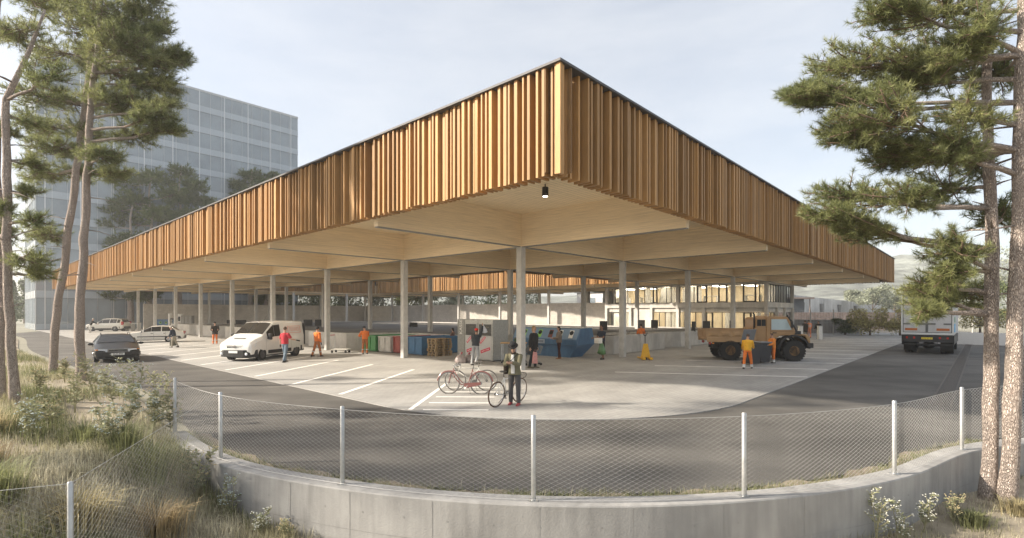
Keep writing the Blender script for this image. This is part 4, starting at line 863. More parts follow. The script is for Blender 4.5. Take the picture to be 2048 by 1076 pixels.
# ---- box lorry seen from behind on the right lane
def lorry(root):
    m_box = multiply_in(M('lorry_panel', (.55, .55, .55), .5, .04, 2), streaks(1.4, .85, 1.03, (1, 1, .4))); m_frame = M('lorry_frame', (.62, .63, .62), .4, .04)
    W, z0, z1, ln = 1.27, 1.20, 3.78, 7.2
    mb = MB(); mb.box(.06, ln, -W+.01, W-.01, z0, z1); mb.build('cargo_box', m_box, root, bevel=.02)
    mb = MB()
    for (y0, y1, za, zb_) in ((-W, -W+.09, z0+.13, z1-.07), (W-.09, W, z0+.13, z1-.07)): mb.box(-.01, .08, y0, y1, za, zb_)
    mb.box(-.012, .08, -W, W, z1-.07, z1+.005); mb.box(-.012, .08, -W, W, z0-.005, z0+.13); mb.build('rear_frame', m_frame, root, bevel=.01)
    for s in (-1, 1):
        y0, y1 = sorted((s*.03, s*(W-.12))); mb = MB(); mb.box(.0, .05, y0, y1, z0+.16, z1-.10); d = mb.build('rear_door', m_box, root, bevel=.008)
        mb = MB(); mb.box(-.03, 0, *sorted((s*.05, s*.42)), z0+.62, z0+.72); mb.box(-.045, -.03, *sorted((s*.10, s*.38)), z0+.64, z0+.70)
        for z in (z0+.62, z1-.65): mb.box(-.02, 0, *sorted((s*(W-.13), s*(W-.48))), z, z+.09)
        mb.build('hinge_bar', M('lorry_bar', (.16, .165, .165), .45, metal=.4), d)
        mb = MB(); mb.box(-.02, -.001, *sorted((s*.46, s*(W-.20))), z0+.26, z0+.40); mb.build('reflector', M('reflector_orange', (.45, .13, .03), .35), d)
        mb = MB(); mb.box(-.035, .0, *sorted((s*.008, s*.065)), z0+.16, z1-.10); mb.build('lock_rod', M('lorry_bar', (.16,)*3), d)
    mb = MB(); 
    for (y0, y1, za, zb_) in ((-W+.09, -W+.12, z0+.13, z1-.07), (W-.12, W-.09, z0+.13, z1-.07), (-.03, .03, z0+.13, z1-.07)): mb.box(.01, .045, y0, y1, za, zb_)
    mb.box(.01, .045, -W+.12, W-.12, z1-.10, z1-.07); mb.box(.01, .045, -W+.12, W-.12, z0+.13, z0+.16); mb.build('door_seal', m_ink, root)
    mb = MB(); mb.lathe([(.09, -.004), (.09, .0)], (0, .95, z0+.78), 16, axis='x'); mb.lathe([(.09, -.004), (.09, .0)], (0, .70, z0+.60), 16, axis='x'); mb.build('round_sticker', M('sticker_grey', (.45, .46, .46), .5), root)
    mb = MB(); mb.box(.06, .2, -W+.05, W-.05, .74, 1.18); mb.box(.05, .12, -1.24, 1.24, .56, .64); mb.box(.2, 7, -.5, .5, .75, 1.18); mb.build('chassis', m_plastic, root)
    mb = MB(); mb.box(.3, 6.6, -W+.0, -W+.08, .62, 1.16); mb.box(.3, 6.6, W-.08, W, .62, 1.16); mb.build('side_guard', m_plastic, root)
    for s in (-1, 1):
        for y in (.62, .98): mb = MB(); mb.box(.035, .06, *sorted((s*(y-.05), s*(y+.05))), .95, 1.07); mb.build('tail_light', m_red, root)
        for (x, y) in ((1.5, 1.06), (1.5, .74), (6.6, 1.05)): wheel(root, x, s*y, .5, .30, m_rim_steel, 6, .55)
        mb = MB(); mb.box(.85, .88, *sorted((s*.6, s*1.22)), .18, .8); mb.build('mud_flap', m_black, root)
    mb = MB(); mb.ell((1.5, 0, .5), (.25, .34, .24), 16, 10); mb.tube([(1.5, -.9, .5), (1.5, .9, .5)], .09, 10); mb.build('rear_axle', m_dark, root, smooth=True)
    plate(root, 0, 0, .54, .12, '2792 GS 42', m_plate_y, REAR(.045, .98), size=.095)
    mb = MB(); mb.box(.5, 2.1, -W-.004, -W+.012, z0+.16, z0+.68); mb.build('side_logo', M('logo_blue', (.10, .42, .68), .5, .3, 3), root)
    mb = MB(); mb.box(.8, 1.9, -W-.004, -W+.012, z0+.76, z0+1.1); mb.build('side_logo', M('logo_green', (.12, .32, .18), .5, .3, 3), root)
    mb = MB(); mb.prism([(ln+.1, .7), (ln+.1, 2.9), (ln+1.2, 2.9), (ln+1.7, 1.9), (ln+1.75, .6)], -1.2, 1.2, axis='y'); mb.build('cab', M('lorry_cab', (.5, .51, .52), .4, coat=.5), root, bevel=.05)
p = gp(1857, 706); q_ = Vector((p.x, p.y, 0)) + RH*0
r = thing('box_lorry', 'grey box lorry seen from behind on the right lane under the pine branches', 'lorry', q_ - RH*1.3, A0); lorry(r)
# ------------------------------------------------------------------ people
m_skin = M('skin', (.50, .30, .21), .55, .06, 14); m_skin_tan = M('skin_tan', (.26, .14, .09), .55, .06, 14)
CL = {}
def cloth(name, col, rough=.85): return M('cloth_'+name, col, rough, .14, 9, bump=.25, bscale=26)
c_or = cloth('hivis_orange', (.80, .20, .035)); c_yel = cloth('hivis_yellow', (.80, .42, .03)); c_band = M('reflective_band', (.55, .56, .56), .3, .05, 20, metal=.3)
c_blk = cloth('black', (.016, .016, .018)); c_navy = cloth('navy', (.028, .035, .055)); c_jean = cloth('jeans', (.15, .20, .25)); c_red = cloth('red', (.46, .028, .045))
c_olive = cloth('olive', (.18, .165, .10)); c_greyt = cloth('grey_wool', (.085, .08, .08)); c_brown = cloth('brown_knit', (.20, .155, .12)); c_maroon = cloth('maroon', (.055, .020, .018))
c_white = cloth('white', (.72, .70, .66)); c_khaki = cloth('khaki', (.32, .29, .23)); c_light = cloth('light_grey', (.36, .37, .38)); c_choc = cloth('chocolate', (.04, .028, .02))
c_beige = cloth('beige', (.42, .34, .24)); c_pink = cloth('pink', (.62, .30, .28)); c_tan = M('tan_leather', (.30, .13, .045), .5, .1); c_dkgreen = cloth('dark_green', (.03, .07, .03))
h_dark = M('hair_dark', (.018, .013, .010), .6, .2, 30); h_blond = M('hair_blond', (.30, .20, .09), .6, .2, 30); h_brown = M('hair_brown', (.09, .05, .028), .6, .2, 30); h_grey = M('hair_grey', (.5, .48, .45), .6, .15, 30)
s_dark = M('shoe_dark', (.022, .018, .016), .5, .1); s_red = M('shoe_red', (.34, .06, .065), .6, .1); s_white = M('shoe_sole', (.7, .68, .64), .6, .05)
def remeshed(mb, name, mat, parent, vox, sm=3):
    o = mb.build(name, mat, None, fix=True); md = o.modifiers.new('r', 'REMESH'); md.mode = 'VOXEL'; md.voxel_size = vox; md.use_smooth_shade = True
    if sm: s = o.modifiers.new('s', 'SMOOTH'); s.factor = .5; s.iterations = sm
    dg = bpy.context.evaluated_depsgraph_get(); me = bpy.data.meshes.new_from_object(o.evaluated_get(dg)); old = o.data; o.modifiers.clear(); o.data = me; me.name = name; bpy.data.meshes.remove(old)
    me.polygons.foreach_set('use_smooth', [True]*len(me.polygons)); o.parent = parent
    return o
def rotx(v, a): return Vector((v.x, v.y*math.cos(a)-v.z*math.sin(a), v.y*math.sin(a)+v.z*math.cos(a)))
def person(label, loc, rz, h, legs=((8,4,3),(-8,12,3)), arms=((0,8,15,0),(0,8,15,0)), lean=2, head=(0,0), top=c_blk, sleeve=1.0, trousers=c_jean, shorts=1.0, shoes=s_dark, skin=m_skin, hair=h_dark, hairstyle='short',
           hat=None, bands=False, coat_len=0.0, bulk=1.0, glove=None, open_coat=None, fine=.010, group=None, stoop=0, bag=None):
    root = thing('person', label, 'person', loc, rz, group); root.scale = (h/1.75,)*3
    ln = R(lean); U = Vector((0, math.sin(ln), math.cos(ln)))
    hipz = Vector((0, 0, .92)); J = {}
    low = 1e9
    for i, s in enumerate((-1, 1)):
        a, k, o_ = legs[i]; a, k, o_ = R(a), R(k), R(o_)
        hp = hipz + Vector((s*.088, 0, 0)); d1 = Vector((s*math.sin(o_)*math.cos(a), math.sin(a), -math.cos(a)*math.cos(o_))).normalized(); kn = hp + d1*.43
        d2 = Vector((s*math.sin(o_)*.6, math.sin(a-k), -math.cos(a-k))).normalized(); an = kn + d2*.42; J['leg%d' % i] = (hp, kn, an, a-k); low = min(low, an.z - .075)
    dz = Vector((0, 0, -low)); hipz += dz
    for i in (0, 1): hp, kn, an, f = J['leg%d' % i]; J['leg%d' % i] = (hp+dz, kn+dz, an+dz, f)
    tor = [hipz + U*t for t in (-.06, .03, .14, .28, .42, .50, .545, .60)]
    if stoop:
        for k_, q in enumerate((.28, .42, .50, .545, .60)): tor[3+k_] += Vector((0, stoop*(q-.2)**1.5, -stoop*.2*(q-.2)))
    tr = [(.135, .10), (.165, .118), (.150, .108), (.162, .116), (.168, .112), (.145, .092), (.075, .068), (.052, .055)]
    neck = tor[-1]; hd = R(head[1]); Mh = Matrix.Rotation(R(head[0]), 3, 'Z') @ Matrix.Rotation(-hd - ln*.4, 3, 'X')
    hc = neck + Mh @ Vector((0, .015, .125)); sh_c = tor[4] + U*.045
    arm_j = []
    for i, s in enumerate((-1, 1)):
        p_, b_, e_, n_ = [R(x) for x in arms[i]]
        sh = sh_c + Vector((s*.182, 0, 0)); d = Vector((s*math.sin(b_), math.sin(p_+ln*.5)*math.cos(b_), -math.cos(p_+ln*.5)*math.cos(b_))).normalized(); el = sh + d*.285
        f = Vector((s*math.sin(b_)*.5 - s*math.sin(n_), math.sin(p_+e_)*math.cos(n_), -math.cos(p_+e_)*math.cos(n_))).normalized(); wr = el + f*.25; arm_j.append((sh, el, wr, f, s))
    # --- body: one continuous skin
    mb = MB(); mb.tube([tor[5]-U*.03] + tor[5:] + [hc - Mh @ Vector((0, .01, .06))], [(.13, .08), (.14, .088), (.07, .064), (.05, .053), (.05, .053)], 14)
    mb.tube(tor[:6], [(a-.014, b-.014) for a, b in tr[:6]], 16)
    mb.ell(hc, (.072, .092, .108), 18, 12, 0, Mh); mb.ell(hc + Mh @ Vector((0, .022, -.055)), (.052, .062, .058), 14, 10, 0, Mh)
    mb.tube([hc + Mh @ Vector((0, .088, .015)), hc + Mh @ Vector((0, .112, -.022)), hc + Mh @ Vector((0, .088, -.03))], [.010, .015, .012], 8)
    for s in (-1, 1): mb.ell(hc + Mh @ Vector((s*.073, -.005, -.005)), (.010, .018, .030), 8, 6, 0, Mh)
    for i in (0, 1):
        hp, kn, an, f = J['leg%d' % i]; mb.tube([hp + Vector((0,0,.02)), hp.lerp(kn, .35), kn, kn.lerp(an, .35), an], [.075, .074, .052, .052, .036], 12)
        fd = Vector((0, 1, 0)) if True else None; mb.tube([an, an + Vector((0, -.02, -.03)), an + Vector((0, .05, -.045)), an + Vector((0, .13, -.055))], [.036, .036, .036, .028], 10)
    for (sh, el, wr, f, s) in arm_j:
        mb.tube([sh - Vector((s*.05, 0, 0)), sh, sh.lerp(el, .4), el, el.lerp(wr, .35), wr, wr + f*.03], [.05, .056, .047, .040, .039, .027, .026], 10)
        n = Vector((-s, 0, 0)) if abs(f.x) < .75 else Vector((0, 0, -1)); n = (n - f*n.dot(f)).normalized(); l = f.cross(n)
        if l.y < 0 and abs(f.z) > .5: l = -l
        mb.tube([wr, wr + f*.04, wr + f*.085], [.026, .034, .032], 10, 0, True, .62)
        mb.ell(wr + f*.05, (.030, .030, .030), 8, 6)
        for q in range(4):
            b0 = wr + f*.078 + l*(.027 - q*.018); L1 = (.042, .046, .043, .034)[q]; k1 = (.35, .45, .5, .6)[q]
            d1 = (f*math.cos(k1) + n*math.sin(k1)); d2 = (f*math.cos(k1*2.3) + n*math.sin(k1*2.3)); mb.tube([b0 - f*.012, b0 + d1*L1, b0 + d1*L1 + d2*L1*.8], [.0105, .0098, .0085], 8)
        t0 = wr + f*.03 + l*.024; mb.tube([t0, t0 + (f*.55 + l*.6 + n*.4).normalized()*.035, t0 + (f*.8 + l*.35 + n*.5).normalized()*.066], [.013, .0115, .0095], 8)
    body = remeshed(mb, 'body', skin, root, fine, 2)
    # --- top
    mb = MB(); g = .014*bulk
    base = [hipz - U*(.0 + coat_len)] if not coat_len else [hipz - Vector((0, 0, coat_len)), hipz - Vector((0, 0, coat_len*.4))]
    rb = [(.168+g, .124+g)] if not coat_len else [(.178+g*1.6, .145+g*1.6), (.172+g*1.3, .135+g*1.3)]
    pts = base + tor[2:7]; mb.tube(pts, rb + [(a*(1+(bulk-1)*.35)+g, b*(1+(bulk-1)*.6)+g) for a, b in tr[2:7]], 20)
    for (sh, el, wr, f, s) in arm_j:
        e = (1 + (bulk-1)*.35)
        if sleeve >= 1: mb.tube([sh - Vector((s*.07, 0, .01)), sh, sh.lerp(el, .5), el, el.lerp(wr, .4), wr - f*.005], [(.06+g)*e, (.064+g)*e, (.054+g)*e, (.048+g)*e, (.044+g)*e, .034+g], 12)
        elif sleeve > 0: mb.tube([sh - Vector((s*.07, 0, .01)), sh, sh.lerp(el, min(1, sleeve*1.6))], [.06+g, .064+g, .060+g], 12)
    remeshed(mb, 'jacket' if sleeve >= 1 else 'shirt', top, root, max(fine, .012), 3)
    # --- trousers
    mb = MB(); mb.tube([hipz - Vector((0,0,.05)), hipz + Vector((0,0,.02)), tor[2]], [(.150, .118), (.168, .126), (.155, .116)], 18)
    for i in (0, 1):
        hp, kn, an, f = J['leg%d' % i]; c = (Vector(an) - kn)
        if shorts >= 1: mb.tube([hp + Vector((0,0,.0)), hp.lerp(kn, .4), kn, kn.lerp(an, .4), an - c*.02], [.088, .086, .068, .066, .058], 14)
        else: mb.tube([hp, hp.lerp(kn, .5), hp.lerp(kn, shorts*1.6)], [.09, .092, .09], 14)
    remeshed(mb, 'trousers' if shorts >= 1 else 'shorts', trousers, root, max(fine, .012), 3)
    for i in (0, 1):
        hp, kn, an, f = J['leg%d' % i]; mb = MB(); b0 = Vector((an.x, an.y, an.z - .075))
        mb.tube([b0 + Vector((0, -.075, .045)), b0 + Vector((0, -.06, .04)), b0 + Vector((0, .03, .045)), b0 + Vector((0, .12, .034)), b0 + Vector((0, .175, .028)), b0 + Vector((0, .19, .026))], [(.030, .034), (.040, .042), (.044, .046), (.046, .034), (.036, .026), (.016, .015)], 14)
        mb.tube([an + Vector((0, -.015, .02)), b0 + Vector((0, -.015, .03))], [.050, .048], 12)
        remeshed(mb, 'shoe', shoes, root, .011, 2)
    # --- face, hair, hat
    for s in (-1, 1): mb = MB(); mb.ell(hc + Mh @ Vector((s*.030, .086, .012)), (.011, .007, .006), 8, 6, 0, Mh); mb.build('eye', m_ink, root, smooth=True)
    mb = MB(); mb.ell(hc + Mh @ Vector((0, .081, -.060)), (.024, .008, .006), 10, 6, 0, Mh); mb.build('mouth', M('lips', (.30, .12, .10), .5), root, smooth=True)
    if hairstyle:
        mb = MB(); mb.ell(hc + Mh @ Vector((0, -.016, .026)), (.084, .092, .098), 18, 12, 0, Mh)
        if hairstyle == 'bob': mb.ell(hc + Mh @ Vector((0, -.045, -.04)), (.094, .075, .110), 16, 10, 0, Mh)
        if hairstyle == 'tail': mb.ell(hc + Mh @ Vector((0, -.06, -.06)), (.062, .05, .11), 14, 10, 0, Mh); mb.ell(hc + Mh @ Vector((0, -.03, 0)), (.085, .08, .09), 14, 10, 0, Mh)
        remeshed(mb, 'hair', hair, root, .011, 1)
    if hat == 'beanie': mb = MB(); mb.ell(hc + Mh @ Vector((0, -.01, .045)), (.092, .104, .095), 18, 12, 0, Mh); mb.build('beanie', c_blk, root, smooth=True)
    if hat == 'bowler':
        mb = MB(); A = Matrix.Translation(hc + Mh @ Vector((0, -.005, .055))) @ (Mh @ Matrix.Rotation(R(-8), 3, 'X')).to_4x4(); t = MB(); t.lathe([(.135, .0), (.137, .008), (.098, .014), (.098, .06), (.088, .095), (.055, .115), (.001, .118)], (0,0,0), 24, 0, 'z'); mb.add([A @ Vector(v) for v in t.v], t.f); mb.build('hat', c_blk, root, smooth=50)
        mb = MB(); t = MB(); t.lathe([(.0995, .014), (.0995, .036)], (0,0,0), 24, 0, 'z'); mb.add([A @ Vector(v) for v in t.v], t.f[:-2]); mb.build('hat_band', M('hat_ribbon', (.06, .05, .045), .7), root)
    if hat and hat.startswith('cap'):
        m = M('cap_red', (.72, .03, .02), .8) if hat == 'cap_red' else c_blk; mb = MB(); mb.ell(hc + Mh @ Vector((0, -.008, .048)), (.088, .102, .080), 18, 12, 0, Mh); mb.ell(hc + Mh @ Vector((0, .105, .045)), (.065, .06, .010), 14, 6, 0, Mh); mb.build('cap', m, root, smooth=True)
    if bands:
        for t in (2, 3):
            c0 = tor[t].lerp(tor[t+1], .35); a, b = tr[t]; mb = MB(); mb.tube([c0 - U*.028, c0 + U*.028], [(a+g+.010, b+g+.010)]*2, 22, cap=False); mb.build('reflective_band', c_band, root, smooth=True, fix=False)
        for i in (0, 1):
            hp, kn, an, f = J['leg%d' % i]
            for t in ((.30, .24),) if bands == 1 else ((.5, .2),):
                c0 = kn.lerp(an, t[0]+.1); d = (an-kn).normalized(); mb = MB(); mb.tube([c0, c0 + d*.05], [.076, .074], 14, cap=False); mb.build('reflective_band', c_band, root, smooth=True, fix=False)
                if bands == 2: mb = MB(); c0 = an - d*.13; mb.tube([c0, c0 + d*.12], [.068, .066], 14, cap=False); mb.build('trouser_cuff', c_white, root, smooth=True, fix=False)
    if glove:
        for (sh, el, wr, f, s) in arm_j: mb = MB(); mb.tube([wr - f*.03, wr + f*.03, wr + f*.09, wr + f*.14, wr+f*.15], [.036, .042, .044, .036, .02], 12, flat=.7); mb.build('glove', glove, root, smooth=True)
    root['_hands'] = [list(w + f*.09) for (_, _, w, f, _) in arm_j]; root['_chest'] = list(tor[4]); root['_hip'] = list(hipz); root['_head'] = list(hc); root['_mh'] = [x for r_ in Mh for x in r_]
    return root
def hand(root, i): 
    bpy.context.view_layer.update(); return root.matrix_world @ Vector(root['_hands'][i])
def pxh(y0, y1, py_foot=None):   # real height of a figure whose feet are at row y1 and head top at y0
    return (y1-y0)/F*(F*EYE/(y1-HY))
def F2(deg): return R(deg)      # heading: 0 faces away from camera (+y), 180 faces the camera
PP = {}
# man with hat, phone in hands, facing left-front
PP['hat'] = p = person('man in a black hat, olive jacket and rolled grey trousers looking at his phone', gp(1029, 811), F2(162), 1.76, ((2,2,3),(-2,3,3)), ((38,4,70,38),(34,4,74,34)), 3, (8,26), c_olive, 1, c_greyt, 1, s_red, hair=h_dark, hat='bowler', coat_len=.06, fine=.008, stoop=.18)
mb = MB(); c = Vector(p['_chest']); hp = Vector(p['_hip'])
mb.tube([c + Vector((0, .120, .09)), c + Vector((0, .148, -.05)), hp + Vector((0, .150, .05)), hp + Vector((0, .150, -.02))], [(.035, .012), (.050, .012), (.055, .012), (.05, .01)], 12); mb.build('shirt_front', c_white, p, smooth=40)
mb = MB(); mb.tube([c + Vector((-.13, .05, .11)), c + Vector((-.05, .135, .02)), c + Vector((.07, .160, -.10)), c + Vector((.20, .06, -.26)), c + Vector((.24, -.04, -.32))], .018, 8, flat=.4); mb.build('bag_strap', c_blk, p)
mb = MB(); mb.box(.19, .29, -.16, .12, hp.z-.06, hp.z+.22); tag(mb.build('shoulder_bag', c_choc, p, bevel=.03))
mb = MB(); mb.tube([c + Vector((-.07, .07, .14)), c + Vector((0, .115, .10)), c + Vector((.07, .07, .14))], .03, 10); mb.build('scarf', c_choc, p, smooth=True)
Mh = Matrix([list(p['_mh'])[i*3:i*3+3] for i in range(3)]); hc = Vector(p['_head']); mb = MB()
for s in (-1, 1): mb.ell(hc + Mh @ Vector((s*.033, .092, .014)), (.026, .010, .020), 12, 8, 0, Mh); mb.tube([hc + Mh @ Vector((s*.055, .088, .018)), hc + Mh @ Vector((s*.080, .0, .012))], .004, 6)
mb.tube([hc + Mh @ Vector((-.02, .098, .018)), hc + Mh @ Vector((.02, .098, .018))], .004, 6); mb.build('sunglasses', m_ink, p, smooth=True)
w = (hand(p, 0) + hand(p, 1))/2; t = thing('phone', 'dark phone held in both hands by the man in the hat', 'phone', w + Vector((0, 0, .03)), F2(162)); mb = MB(); mb.box(-.037, .037, -.07, .07, -.005, .005); mb.build('phone_case', m_ink, t, bevel=.004); mb = MB(); mb.box(-.033, .033, -.062, .062, .0052, .0062); mb.build('screen', M('screen_dark', (.05, .06, .08), .1), t)
# woman in black by the column
PP['blackcoat'] = p = person('woman with blond hair in a black padded jacket standing beside the front column', gp(1067, 737), F2(250), pxh(652, 737), ((3,2,4),(-6,6,4)), ((-4,10,20,0),(-14,12,12,0)), 2, (-25,-4), c_blk, 1, cloth('dark_teal', (.018,.024,.03)), 1, M('shoe_olive', (.09,.08,.05), .6), hair=h_blond, hairstyle='tail', coat_len=.14, bulk=1.8)
h_ = hand(p, 1); t = thing('carrier_bag', 'pale pink carrier bag hanging beside the woman in the black jacket', 'bag', (h_.x+.22, h_.y+.1, h_.z-.62), .4); mb = MB(); mb.prism([(-.13, 0), (.13, 0), (.10, .50), (-.08, .54)], -.05, .05, axis='y'); mb.build('bag_body', c_pink, t, bevel=.015); mb = MB(); mb.tube([(-.05, 0, .52), (-.03, 0, .62), (.05, 0, .62), (.07, 0, .5)], .008, 6); mb.build('handle', c_pink, t)
# woman with brown sweater throwing glass
PP['knit'] = person('woman with dark bobbed hair, brown sweater and maroon trousers posting glass', gp(1118, 718), F2(100), pxh(653, 718), ((3,2,2),(-4,4,2)), ((28,6,62,10),(12,10,70,40)), 0, (18,8), c_brown, 1, c_maroon, 1, c_tan, hair=h_dark, hairstyle='bob', bulk=1.25, coat_len=.03)
# man with box and green bag
PP['box'] = p = person('man in a dark T-shirt and shorts carrying a white box and a green sack', gp(1204, 719.5), F2(125), pxh(650, 719.5), ((4,3,2),(-8,8,2)), ((22,8,70,6),(22,10,60,0)), 1, (15,2), c_navy, .45, c_blk, .62, s_dark, skin=m_skin_tan, hair=h_dark, bulk=1.2)
h_ = hand(p, 0); t = thing('cardboard_box', 'small white box held by the man with the green sack', 'box', h_ + Vector((-.02, -.06, -.16)), F2(115)); mb = MB(); mb.box(-.20, .20, -.13, .13, -.14, .14); mb.build('box_body', c_white, t, bevel=.008); mb = MB(); mb.box(-.07, .07, -.1335, -.1305, .03, .08); mb.build('box_print', M('print_blue', (.12, .14, .4), .6), t)
h2 = hand(p, 1); t = thing('green_sack', 'translucent green plastic sack hanging from the hand of the man with the box', 'bag', Vector((h2.x*.35 + gp(1206, 719).x*.65, h2.y - .22, h2.z)), 0); mb = MB(); mb.tube([(0,0,.02), (0,-.02,-.08), (.06,-.05,-.32), (.08,-.07,-.62), (.06,-.06,-.80), (.05,-.05,-.86)], [(.02,.02), (.035,.035), (.10,.09), (.20,.16), (.22,.16), (.07,.05)], 18)
for i, v in enumerate(mb.v): k = .028*math.sin(i*2.39)*min(1, -v[2]*2); mb.v[i] = (v[0]+k, v[1]+k*.6, v[2]+k*.4)
mb.build('sack_body', M('sack_green', (.09, .20, .075), .3, .25, 6, bump=.3, bscale=8, coat=.4), t, smooth=True)
# person throwing a bag into the container
PP['hood'] = p = person('person in a dark hooded jacket and red cap posting a bag into the container', gp(951, 731), F2(-22), pxh(655, 731)*.98, ((-6,4,4),(4,46,4)), ((20,10,60,10),(150,6,10,0)), 10, (-5,-10), cloth('slate', (.035,.042,.05)), 1, c_light, 1, s_dark, hair=h_brown, hat='cap_red', bulk=1.3)
h_ = hand(p, 1); t = thing('plastic_bag', 'thin white plastic bag lifted to the container flap by the hooded person', 'bag', h_, 0); mb = MB(); mb.tube([(0,0,.0), (.02,0,-.1), (.06,0,-.28), (.08,.0,-.42), (.08,0,-.45)], [(.02,.02), (.05,.05), (.13,.09), (.16,.10), (.06,.05)], 14); mb.build('bag_body', M('film_white', (.6, .62, .66), .3, .1, 8), t, smooth=True)
# woman leaning behind the pay booth
PP['lean'] = person('dark haired woman in brown jacket half hidden behind the KASSE panel', gp(905, 706), F2(70), pxh(656, 706), ((8,2,2),(0,4,2)), ((20,6,60,20),(20,6,70,20)), -3, (0,4), cloth('rust', (.16,.085,.06)), 1, cloth('teal_denim', (.05,.09,.12)), 1, s_dark, hair=h_dark, hairstyle='tail')
# workers
PP['w1'] = person('worker in a black coat and beanie with orange trousers beside the white van', gp(430, 688), F2(-150), pxh(644, 689), ((6,4,3),(-4,6,3)), ((20,10,70,10),(20,10,70,10)), 4, (-20,8), cloth('black_brown', (.030,.022,.018)), 1, c_or, 1, M('boot_orange', (.45,.12,.04), .6), hair=h_dark, hat='beanie', bands=1, coat_len=.16, bulk=1.8)
PP['red'] = person('man in a red T-shirt and jeans walking past the side of the white van', gp(570, 725), F2(-18), pxh(653, 725), ((14,4,4),(-10,14,4)), ((-6,12,20,-8),(10,34,58,-46)), 0, (6,0), c_red, .5, c_jean, 1, s_dark, hair=h_brown, glove=c_blk, bulk=1.15)
PP['w2'] = person('worker in orange hi-vis jacket and trousers walking away right of the van', gp(634, 713.5), F2(-32), pxh(654, 714), ((-12,10,4),(14,6,4)), ((4,8,16,0),(-2,12,14,0)), 2, (0,0), c_or, 1, M('cloth_orange_worn', (.46,.15,.045), .85, .2, 7), 1, s_dark, hair=h_dark, hat='cap', bands=1, glove=c_navy, bulk=1.3)
PP['w3'] = person('worker in orange hi-vis reaching down in front of the green container', gp(730, 708.5), F2(22), pxh(652, 708.5), ((6,2,3),(-2,4,3)), ((14,28,66,30),(30,8,40,10)), 16, (20,14), c_or, 1, M('cloth_orange_worn', (.46,.15,.045)), 1, s_dark, hair=h_dark, hat='cap', bands=1, glove=c_blk, bulk=1.3)
PP['w4'] = person('worker in a yellow-orange hi-vis vest pushing a grey bin, legs apart', gp(1495, 738), F2(-28), pxh(668, 739)*1.02, ((-14,4,6),(20,8,8)), ((22,8,30,0),(34,8,30,0)), 12, (-10,16), c_yel, 1, c_or, 1, s_dark, hair=h_brown, bands=2, bulk=1.25)
PP['w5'] = person('worker in orange hi-vis vest standing on the right side of the grey bins', gp(1546, 727), F2(100), pxh(667, 728), ((4,2,2),(-8,4,2)), ((28,6,50,10),(26,6,52,10)), 4, (0,18), cloth('hivis_deep', (.80,.26,.04)), 1, c_or, 1, s_dark, hair=h_brown, bands=2, bulk=1.2)
PP['w6'] = person('worker in an orange hi-vis top seen from behind on the right platform', LR(2.5, 15.6, .02), F2(10), 1.72, ((0,0,3),(0,0,3)), ((10,16,40,20),(4,22,40,0)), 4, (0,4), c_or, 1, c_or, 1, s_dark, hair=h_dark, hat='cap', bands=1, bulk=1.3)
PP['old'] = person('old man in a navy jacket with an olive bag walking past the white saloon', gp(348, 695.5), F2(105), pxh(651, 696), ((12,8,3),(-10,14,3)), ((6,6,20,0),(2,6,10,0)), 12, (0,4), c_navy, 1, c_khaki, 1, s_dark, hair=h_grey, bulk=1.5, stoop=.25)
p = PP['old']; h_ = hand(p, 1); t = thing('shopping_bag', 'olive shopping bag carried by the old man in the navy jacket', 'bag', (h_.x+.12, h_.y-.05, h_.z-.55), .3); mb = MB(); mb.prism([(-.20, 0), (.20, 0), (.17, .40), (-.17, .40)], -.07, .07, axis='y'); mb.build('bag_body', cloth('bag_olive', (.12,.12,.09)), t, bevel=.02); mb = MB(); mb.tube([(-.1, 0, .39), (-.05, 0, .54), (.05, 0, .54), (.1, 0, .39)], .01, 6); mb.build('handle', c_blk, t)
PP['cyc'] = person('person in white trousers and dark top leaning over a bicycle by the pale car', gp(181, 665.5), F2(-60), pxh(636, 666)*1.0, ((-2,4,4),(6,10,4)), ((40,8,20,0),(40,8,20,0)), 22, (0,-6), cloth('black_top', (.02,.02,.022)), 1, c_white, 1, s_white, hair=h_grey, hat=None)
PP['grn'] = person('person in a dark green coat standing beside the far blue bottle bank', gp(298, 653.5), F2(170), pxh(637, 653.5), ((2,2,3),(-2,2,3)), ((6,8,40,10),(6,8,40,10)), 0, (0,0), c_dkgreen, 1, c_blk, 1, s_dark, hair=h_dark, coat_len=.14, bulk=1.5, fine=.014)
PP['t1'] = person('person in a long brown coat and pale trousers at the far right of the yard', gp(1611, 678), F2(10), pxh(641, 678), ((4,2,4),(-4,2,4)), ((4,10,20,0),(4,10,20,0)), 3, (0,4), c_choc, 1, c_khaki, 1, s_dark, hair=h_brown, coat_len=.26, bulk=1.9, fine=.014)
PP['t2'] = person('worker in orange standing behind the person in the long brown coat', gp(1618, 676.5), F2(-20), pxh(640, 676.5), ((4,2,3),(-4,2,3)), ((10,8,40,0),(10,8,40,0)), 2, (0,4), cloth('salmon', (.75,.28,.14)), 1, cloth('salmon', (.75,.28,.14)), 1, s_dark, hair=h_dark, bands=1, fine=.014)
PP['t3'] = person('person in a short black jacket and beige trousers holding bags at the yard end', gp(1637, 678), F2(120), pxh(642, 678), ((4,4,3),(-4,6,3)), ((14,8,40,0),(14,8,40,0)), 0, (0,6), c_blk, 1, c_beige, 1, s_dark, hair=h_dark, hairstyle='tail', bulk=1.4, fine=.014)
p = PP['t3']; h_ = hand(p, 0); t = thing('carrier_bag', 'white carrier bag held by the person in the short black jacket', 'bag', (h_.x-.1, h_.y-.1, h_.z-.5), 0); mb = MB(); mb.prism([(-.16, 0), (.16, 0), (.12, .42), (-.12, .42)], -.06, .06, axis='y'); mb.build('bag_body', c_white, t, bevel=.02); mb = MB(); mb.tube([(-.06, 0, .41), (0, 0, .52), (.06, 0, .41)], .01, 6); mb.build('handle', c_white, t)
